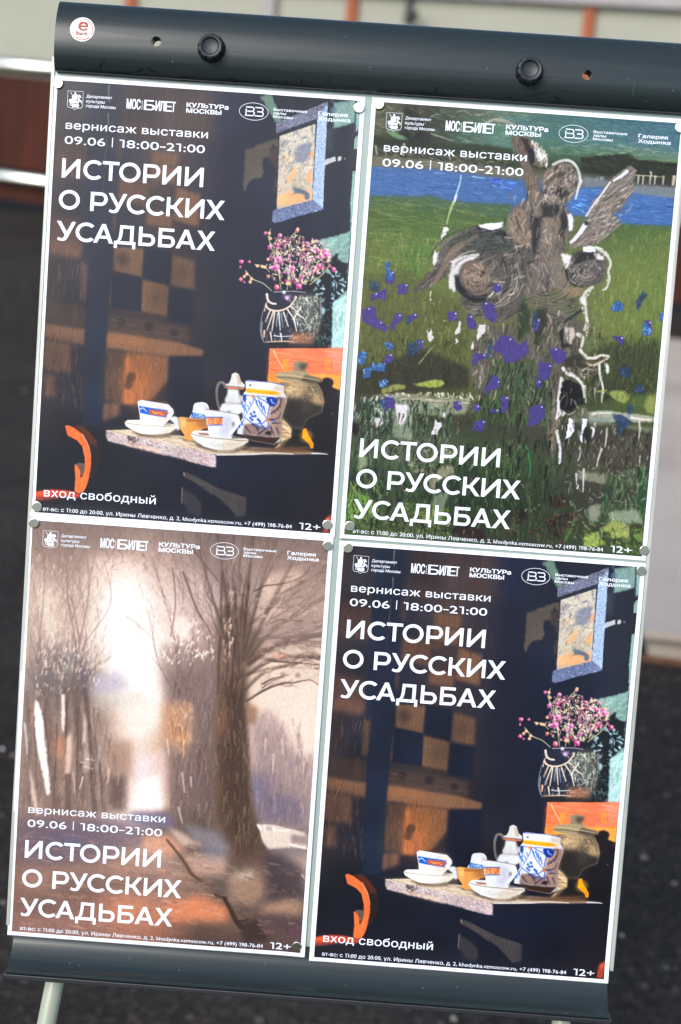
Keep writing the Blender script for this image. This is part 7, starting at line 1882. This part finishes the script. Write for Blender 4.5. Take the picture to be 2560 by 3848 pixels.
def header():
    x0, x1 = .0030, .6015
    prof = HP + [(.0034, -.0016)]
    # round the profile a little more finely
    n = len(prof)
    bm = bmesh.new()
    A = [bm.verts.new((x0, y, z)) for y, z in prof]; B = [bm.verts.new((x1, y, z)) for y, z in prof]
    bm.faces.new(A); bm.faces.new(B[::-1])
    for k in range(n): bm.faces.new((A[k], A[(k + 1) % n], B[(k + 1) % n], B[k]))
    me = bpy.data.meshes.new('clamp_bar'); bmesh.ops.recalc_face_normals(bm, faces=bm.faces); bm.to_mesh(me); bm.free()
    h = link_mesh('clamp_bar', me, HEADER, easel, world=BOARD)
    cut = []
    for hx, hy in ((.0956, .0380), (.5034, .0341)):
        x, y = seen(hx, hy, .0160)
        bm = bmesh.new()
        bmesh.ops.create_cone(bm, cap_ends=True, segments=32, radius1=.0047, radius2=.0047, depth=.2, matrix=Matrix.Translation((x, y, 0)))
        cut.append(bm_obj('cutter', bm, None, world=BOARD))
        md = h.modifiers.new('hole', 'BOOLEAN'); md.operation = 'DIFFERENCE'; md.solver = 'EXACT'; md.object = cut[-1]
    bpy.context.view_layer.update()
    dg = bpy.context.evaluated_depsgraph_get()
    new = bpy.data.meshes.new_from_object(h.evaluated_get(dg))
    h.modifiers.clear(); h.data = new; new.name = 'clamp_bar'
    for c in cut: bpy.data.objects.remove(c)
    # smooth only the long curved faces
    for p in new.polygons: p.use_smooth = abs(p.normal.x) < .3
    new.set_sharp_from_angle(angle=math.radians(24))
    for kx, ky in ((.1471, .0372), (.4498, .0360)):
        x, y = seen(kx, ky, .026); z = hz(y)
        bm = bmesh.new()
        prof2 = [(.0, .0085), (.0066, .0085), (.0074, .0090), (.0082, .0104), (.0098, .0108), (.0110, .0103), (.0117, .0090), (.0126, .0040), (.0131, .0018), (.0131, -.004)]
        def scal(t, zz, r):
            if r < .0110: return 1.0
            return 1 - .075 * max(0, math.cos(10 * t)) ** 6
        lathe(bm, prof2, 80, scal)
        nrm = math.atan2(hz(y - .004) - hz(y + .004), .008)
        bm_obj('clamp_knob', bm, KNOB, h, local=Matrix.Translation((x, y, z - .0002)) @ Matrix.Rotation(-nrm * .6, 4, 'X'), smooth=True).data.set_sharp_from_angle(angle=math.radians(35))
    # round maker's sticker following the curve
    cx, cy = seen(.0253, .0444, .0150)
    conf = lambda pts, up: [(cx + a / 1000, cy - b / 1000, hz(cy - b / 1000) + up) for a, b in pts]
    L = Lettering(); R = [0, 3, 6, 8, 9.5, 10.6, 11.4]
    vs = [(0, 0)]; fs = []
    for r in R[1:]: vs += [(r * math.cos(2 * math.pi * k / 40), r * math.sin(2 * math.pi * k / 40)) for k in range(40)]
    for k in range(40): fs.append((0, 1 + k, 1 + (k + 1) % 40))
    for i in range(len(R) - 2):
        for k in range(40):
            a = 1 + i * 40; b = a + 40; fs.append((a + k, b + k, b + (k + 1) % 40, a + (k + 1) % 40))
    st = mesh_obj('maker_sticker', conf(vs, .0005), fs, simple('sticker_white', (.74, .73, .66), .3, var=.02), h, local=Matrix.Identity(4), smooth=True)
    RED = simple('sticker_orange_red', (.62, .055, .018), .35, var=.05); DRED = simple('sticker_dark_red', (.36, .03, .035), .35, var=.05)
    def sub(name, L, mat):
        mesh_obj(name, conf(L.v, .0009), L.f, mat, h, local=Matrix.Identity(4))
    L = Lettering(); L.text('е', -3.6, 5.0, 1.1, 10.6, .35); sub('sticker_letter', L, RED)
    L = Lettering(); L.text('Boards.', -5.6, 5.8, 5.6, 3.9, .12)
    L.line(arc(0, 0, 9.9, 9.9, -80, 35, 24), .75); L.line(arc(0, 0, 9.9, 9.9, 40, 150, 24), .75); L.line(arc(0, 0, 9.9, 9.9, 175, 262, 20), .22)
    L.text('made by 2x3', -5.2, 5.2, 8.3, 1.5, .0)
    sub('sticker_print', L, DRED)
    # old marker scribbles near the lower edge
    MARK = simple('old_marker_ink', (.006, .007, .009), .3); rng = random.Random(3)
    for x, y, l, a, w in ((.046, .008, 8, 70, .5), (.049, .012, 7, 50, .5), (.082, .0075, 9, 20, .7), (.095, .0085, 8, -15, .7), (.17, .006, 4, 95, .9), (.212, .005, 5, 95, 1.0), (.221, .006, 4, 60, .6), (.236, .007, 6, 100, .9), (.262, .011, 6, 95, .6), (.35, .006, 3.5, 95, 1.1), (.362, .008, 5, 70, .8), (.431, .006, 5, 10, .7), (.452, .009, 10, 15, .5), (.462, .012, 9, 5, .5), (.476, .008, 7, -25, .5)):
        px, py = (x - cx) * 1000, (cy - y) * 1000
        t = math.radians(a)
        L = Lettering()
        L.line([(px + math.cos(t) * l * k / 6 + rng.uniform(-.3, .3), py - math.sin(t) * l * k / 6 + rng.uniform(-.3, .3)) for k in range(-3, 4)], w)
        sub('marker_scribble', L, MARK)
    L = Lettering()
    px, py = (.545 - cx) * 1000, (cy - .027) * 1000
    L.line([(px + dx, py + dy) for dx, dy in ((0, 0), (.4, 4), (-.2, 9), (.3, 13))], 1.1)
    sub('green_marker_scribble', L, simple('green_marker_ink', (.012, .05, .025), .35))
header()

def tray():
    x0, x1 = .0055, .5980
    prof = [(-.812, -.0008), (-.842, -.0006), (-.848, .0022), (-.854, .0062), (-.8595, .0102), (-.8635, .0150), (-.8655, .0190), (-.8662, .0222),
            (-.8672, .0232), (-.8690, .0234), (-.8702, .0222), (-.8702, .0150), (-.8680, .0080), (-.862, .0020), (-.850, -.0030), (-.812, -.0035)]
    bm = bmesh.new(); n = len(prof)
    A = [bm.verts.new((x0, y, z)) for y, z in prof]; B = [bm.verts.new((x1, y, z)) for y, z in prof]
    bm.faces.new(A); bm.faces.new(B[::-1])
    for k in range(n): bm.faces.new((A[k], A[(k + 1) % n], B[(k + 1) % n], B[k]))
    t = bm_obj('pen_tray', bm, HEADER, easel, world=BOARD)
    for p in t.data.polygons: p.use_smooth = abs(p.normal.x) < .3
    t.data.set_sharp_from_angle(angle=math.radians(28))
    bm = bmesh.new(); box(bm, .0025, .6010, -.8752, -.8703, .004, .0245, .0008)
    bm_obj('tray_lip', bm, KNOB, t, local=Matrix.Identity(4))
tray()

def legs():
    for (xa, ya), (xb, yb), in (((.0473, -.8782), (.0403, -.9292)), ((.5581, -.8834), (.5596, -.8930))):
        k = ((xb - xa) / (ya - yb)) if xa < .3 else .11
        yg = -(ZO - .012) / CA
        top = (xa - k * .30, ya + .30 * 1.0, -.022); bot = (xa + k * (ya - yg), yg, -.022)
        bm = bmesh.new(); tube(bm, [top, bot], .0095, 28)
        l = bm_obj('leg', bm, LEGM, easel, world=BOARD, smooth=True)
        d = Vector(top) - Vector(bot); d.normalize()
        bm = bmesh.new(); tube(bm, [Vector(bot) - d * .004, Vector(bot) + d * .045], .0125, 20)
        bm_obj('rubber_foot', bm, RUBBER, l, local=Matrix.Identity(4), smooth=True)
legs()

# ------------------------------------------------------------------ posters
def zfun_for(kind):
    def z(u, v):
        u = np.asarray(u, float); v = np.asarray(v, float)
        s = np.sin(u / 61 + kind) * np.cos(v / 83 + 2 * kind) * .32 + np.sin(u / 23 + v / 47 + kind) * .10 + .42
        if kind == 1: s = s + 2.2 * np.exp(-((u) ** 2 + (v - 420) ** 2) / 260.0) + .7 * np.exp(-((v - 420) / 8.0) ** 2)
        if kind == 0: s = s + .9 * np.exp(-((v - 420) / 9.0) ** 2) * (1 - .5 * u / 297) + .4 * np.exp(-((u - 297) / 9.0) ** 2)
        if kind == 2: s = s + .6 + 1.0 * np.exp(-((v - 420) / 10.0) ** 2) + 1.2 * np.exp(-((u - 297) / 14.0) ** 2) * np.clip((v - 120) / 300, 0, 1)
        if kind == 3: s = s + .6 + 1.5 * np.exp(-((v - 420) / 14.0) ** 2) + .7 * np.exp(-((u) / 10.0) ** 2)
        return s
    return z

def paper_sheet(root, zf, w=297.0, h=420.0):
    us = np.unique(np.concatenate([np.linspace(0, w, 60), np.linspace(0, 12, 13), np.linspace(w - 12, w, 13)]))
    vs = np.unique(np.concatenate([np.linspace(0, h, 84), np.linspace(h - 24, h, 25)]))
    U, V = np.meshgrid(us, vs); Z = zf(U, V)
    n, m = len(us), len(vs)
    f = [(j * n + i, (j + 1) * n + i, (j + 1) * n + i + 1, j * n + i + 1) for j in range(m - 1) for i in range(n - 1)]
    top = [(a / 1000, -b / 1000, c / 1000) for a, b, c in zip(U.ravel(), V.ravel(), Z.ravel())]
    k = len(top)
    bot = [(a, b, c - .00016) for a, b, c in top]
    f2 = [tuple(k + i for i in q[::-1]) for q in f]
    ring = [i for i in range(n)] + [j * n + n - 1 for j in range(1, m)] + [(m - 1) * n + i for i in range(n - 2, -1, -1)] + [j * n for j in range(m - 2, 0, -1)]
    side = [(ring[i], ring[(i + 1) % len(ring)], k + ring[(i + 1) % len(ring)], k + ring[i]) for i in range(len(ring))]
    return mesh_obj('paper_sheet', top + bot, f + f2 + side, PAPER, root, local=Matrix.Identity(4), smooth=True)

# slight warm or cool cast of each print; the gloss of the sheet lifts the darks
def deepen(c, gain, k, sat=1.0):
    L = c.mean(-1, keepdims=True)
    o = np.clip((L + (c - L) * sat) * gain * L / (L + k) + .002, .002, None)
    return np.where(o > .45, .45 + .30 * np.tanh((o - .45) / .40), o)      # ink never reaches the white of the paper
def grade_still(c): return deepen(c, 1.0, .024, 1.16)
def grade_garden(c): return deepen(c, 1.10, .055, .96)
def grade_alley(c): return deepen(c, .95, .018, 1.12)

POSES = [(.0, .0, .0), (.30312, .00025, -.00301), (-.00101, -.41985, .00171), (.30201, -.42229, -.00161)]
LABELS = ['upper of the two still life posters with cups, jar and flowers on a table',
          'poster of a weathered stone statue among purple irises in green meadow',
          'poster of a misty brown autumn alley with a big bare tree',
          'lower of the two still life posters, overhanging the pen tray at the right']
def posters():
    still = None
    for k, ((x, y, r), lab) in enumerate(zip(POSES, LABELS)):
        root = empty('poster', BOARD @ Matrix.Translation((x, y, 0)) @ Matrix.Rotation(r, 4, 'Z'))
        tag(root, lab, 'poster', 'exhibition posters')
        zf = zfun_for(k)
        paper_sheet(root, zf)
        ops, seed, grade, u0 = ((ART_STILL, 7, grade_still, 4.5), (ART_GARDEN, 8, grade_garden, 4.0), (ART_ALLEY, 9, grade_alley, 4.0), (ART_STILL, 7, grade_still, 4.5))[k]
        me = print_mesh('printed_picture', ops, seed, u0, 292.5, 4, 416, grade, zf)
        link_mesh('printed_picture', me, PRINT, root, local=Matrix.Identity(4))
        L = Lettering(); title_letters(L, 94.5 if k in (0, 3) else 340.2); L.build('headline_lettering', INK, root, zf)
        L = Lettering(); logo_letters(L); L.build('partner_logos', INK, root, zf)
        L = Lettering(); date_letters(L, {0: 48.7, 1: 49.4, 2: 294.4, 3: 48.7}[k]); L.build('date_lettering', INK, root, zf)
        L = Lettering(); foot_letters(L); L.build('address_lettering', INK, root, zf)
        if k in (0, 3):
            L = Lettering(); L.text('вход свободный', 12.4, 121.4, 400.0, 8.2, .05); L.build('entry_lettering', INK, root, zf)
posters()

# ------------------------------------------------------------------ magnets
def magnets():
    bm = bmesh.new()
    lathe(bm, [(0, .0022), (.0043, .0022), (.00465, .0021), (.00485, .0018), (.0049, .0012), (.0049, -.0002)], 48)
    me = bpy.data.meshes.new('magnet'); bmesh.ops.recalc_face_normals(bm, faces=bm.faces); bm.to_mesh(me); bm.free()
    me.materials.append(STEEL)
    me.polygons.foreach_set('use_smooth', [True] * len(me.polygons)); me.set_sharp_from_angle(angle=math.radians(9))
    A = 'upper still life poster'; W = 'stone statue poster'; Y = 'brown alley poster'; Z = 'lower still life poster'
    rng = random.Random(12)
    for (x, y, k), lab in ((( .0051, -.0073, 0), 'round steel magnet at the top left corner of the ' + A), ((.2914, -.0109, 0), 'round steel magnet at the top right corner of the ' + A),
                       ((.0067, -.4103, 0), 'round steel magnet at the bottom left corner of the ' + A), ((.2890, -.4076, 0), 'round steel magnet at the bottom right corner of the ' + A),
                       ((.3100, -.0062, 1), 'round steel magnet at the top left corner of the ' + W), ((.5945, -.0090, 1), 'round steel magnet at the top right corner of the ' + W),
                       ((.3108, -.4071, 1), 'round steel magnet at the bottom left corner of the ' + W), ((.5961, -.4102, 1), 'round steel magnet at the bottom right corner of the ' + W),
                       ((.0046, -.4264, 2), 'round steel magnet at the top left corner of the ' + Y), ((.2905, -.4280, 2), 'round steel magnet at the top right corner of the ' + Y),
                       ((.2881, -.8285, 2), 'darkest round magnet, at the bottom right corner of the ' + Y),
                       ((.3108, -.4286, 3), 'round steel magnet at the top left corner of the ' + Z), ((.5947, -.4301, 3), 'round steel magnet at the top right corner of the ' + Z)):
        o = bpy.data.objects.new('magnet', me); COL.objects.link(o)
        px, py, r = POSES[k]
        z = float(zfun_for(k)((x - px) * 1000, (py - y) * 1000)) / 1000 + .0003
        tilt = Matrix.Rotation(rng.gauss(0, .012), 4, 'X') @ Matrix.Rotation(rng.gauss(0, .012), 4, 'Y')
        o.matrix_world = BOARD @ Matrix.Translation((x, y, z)) @ tilt
        tag(o, lab, 'magnet', 'magnets holding the posters')
magnets()
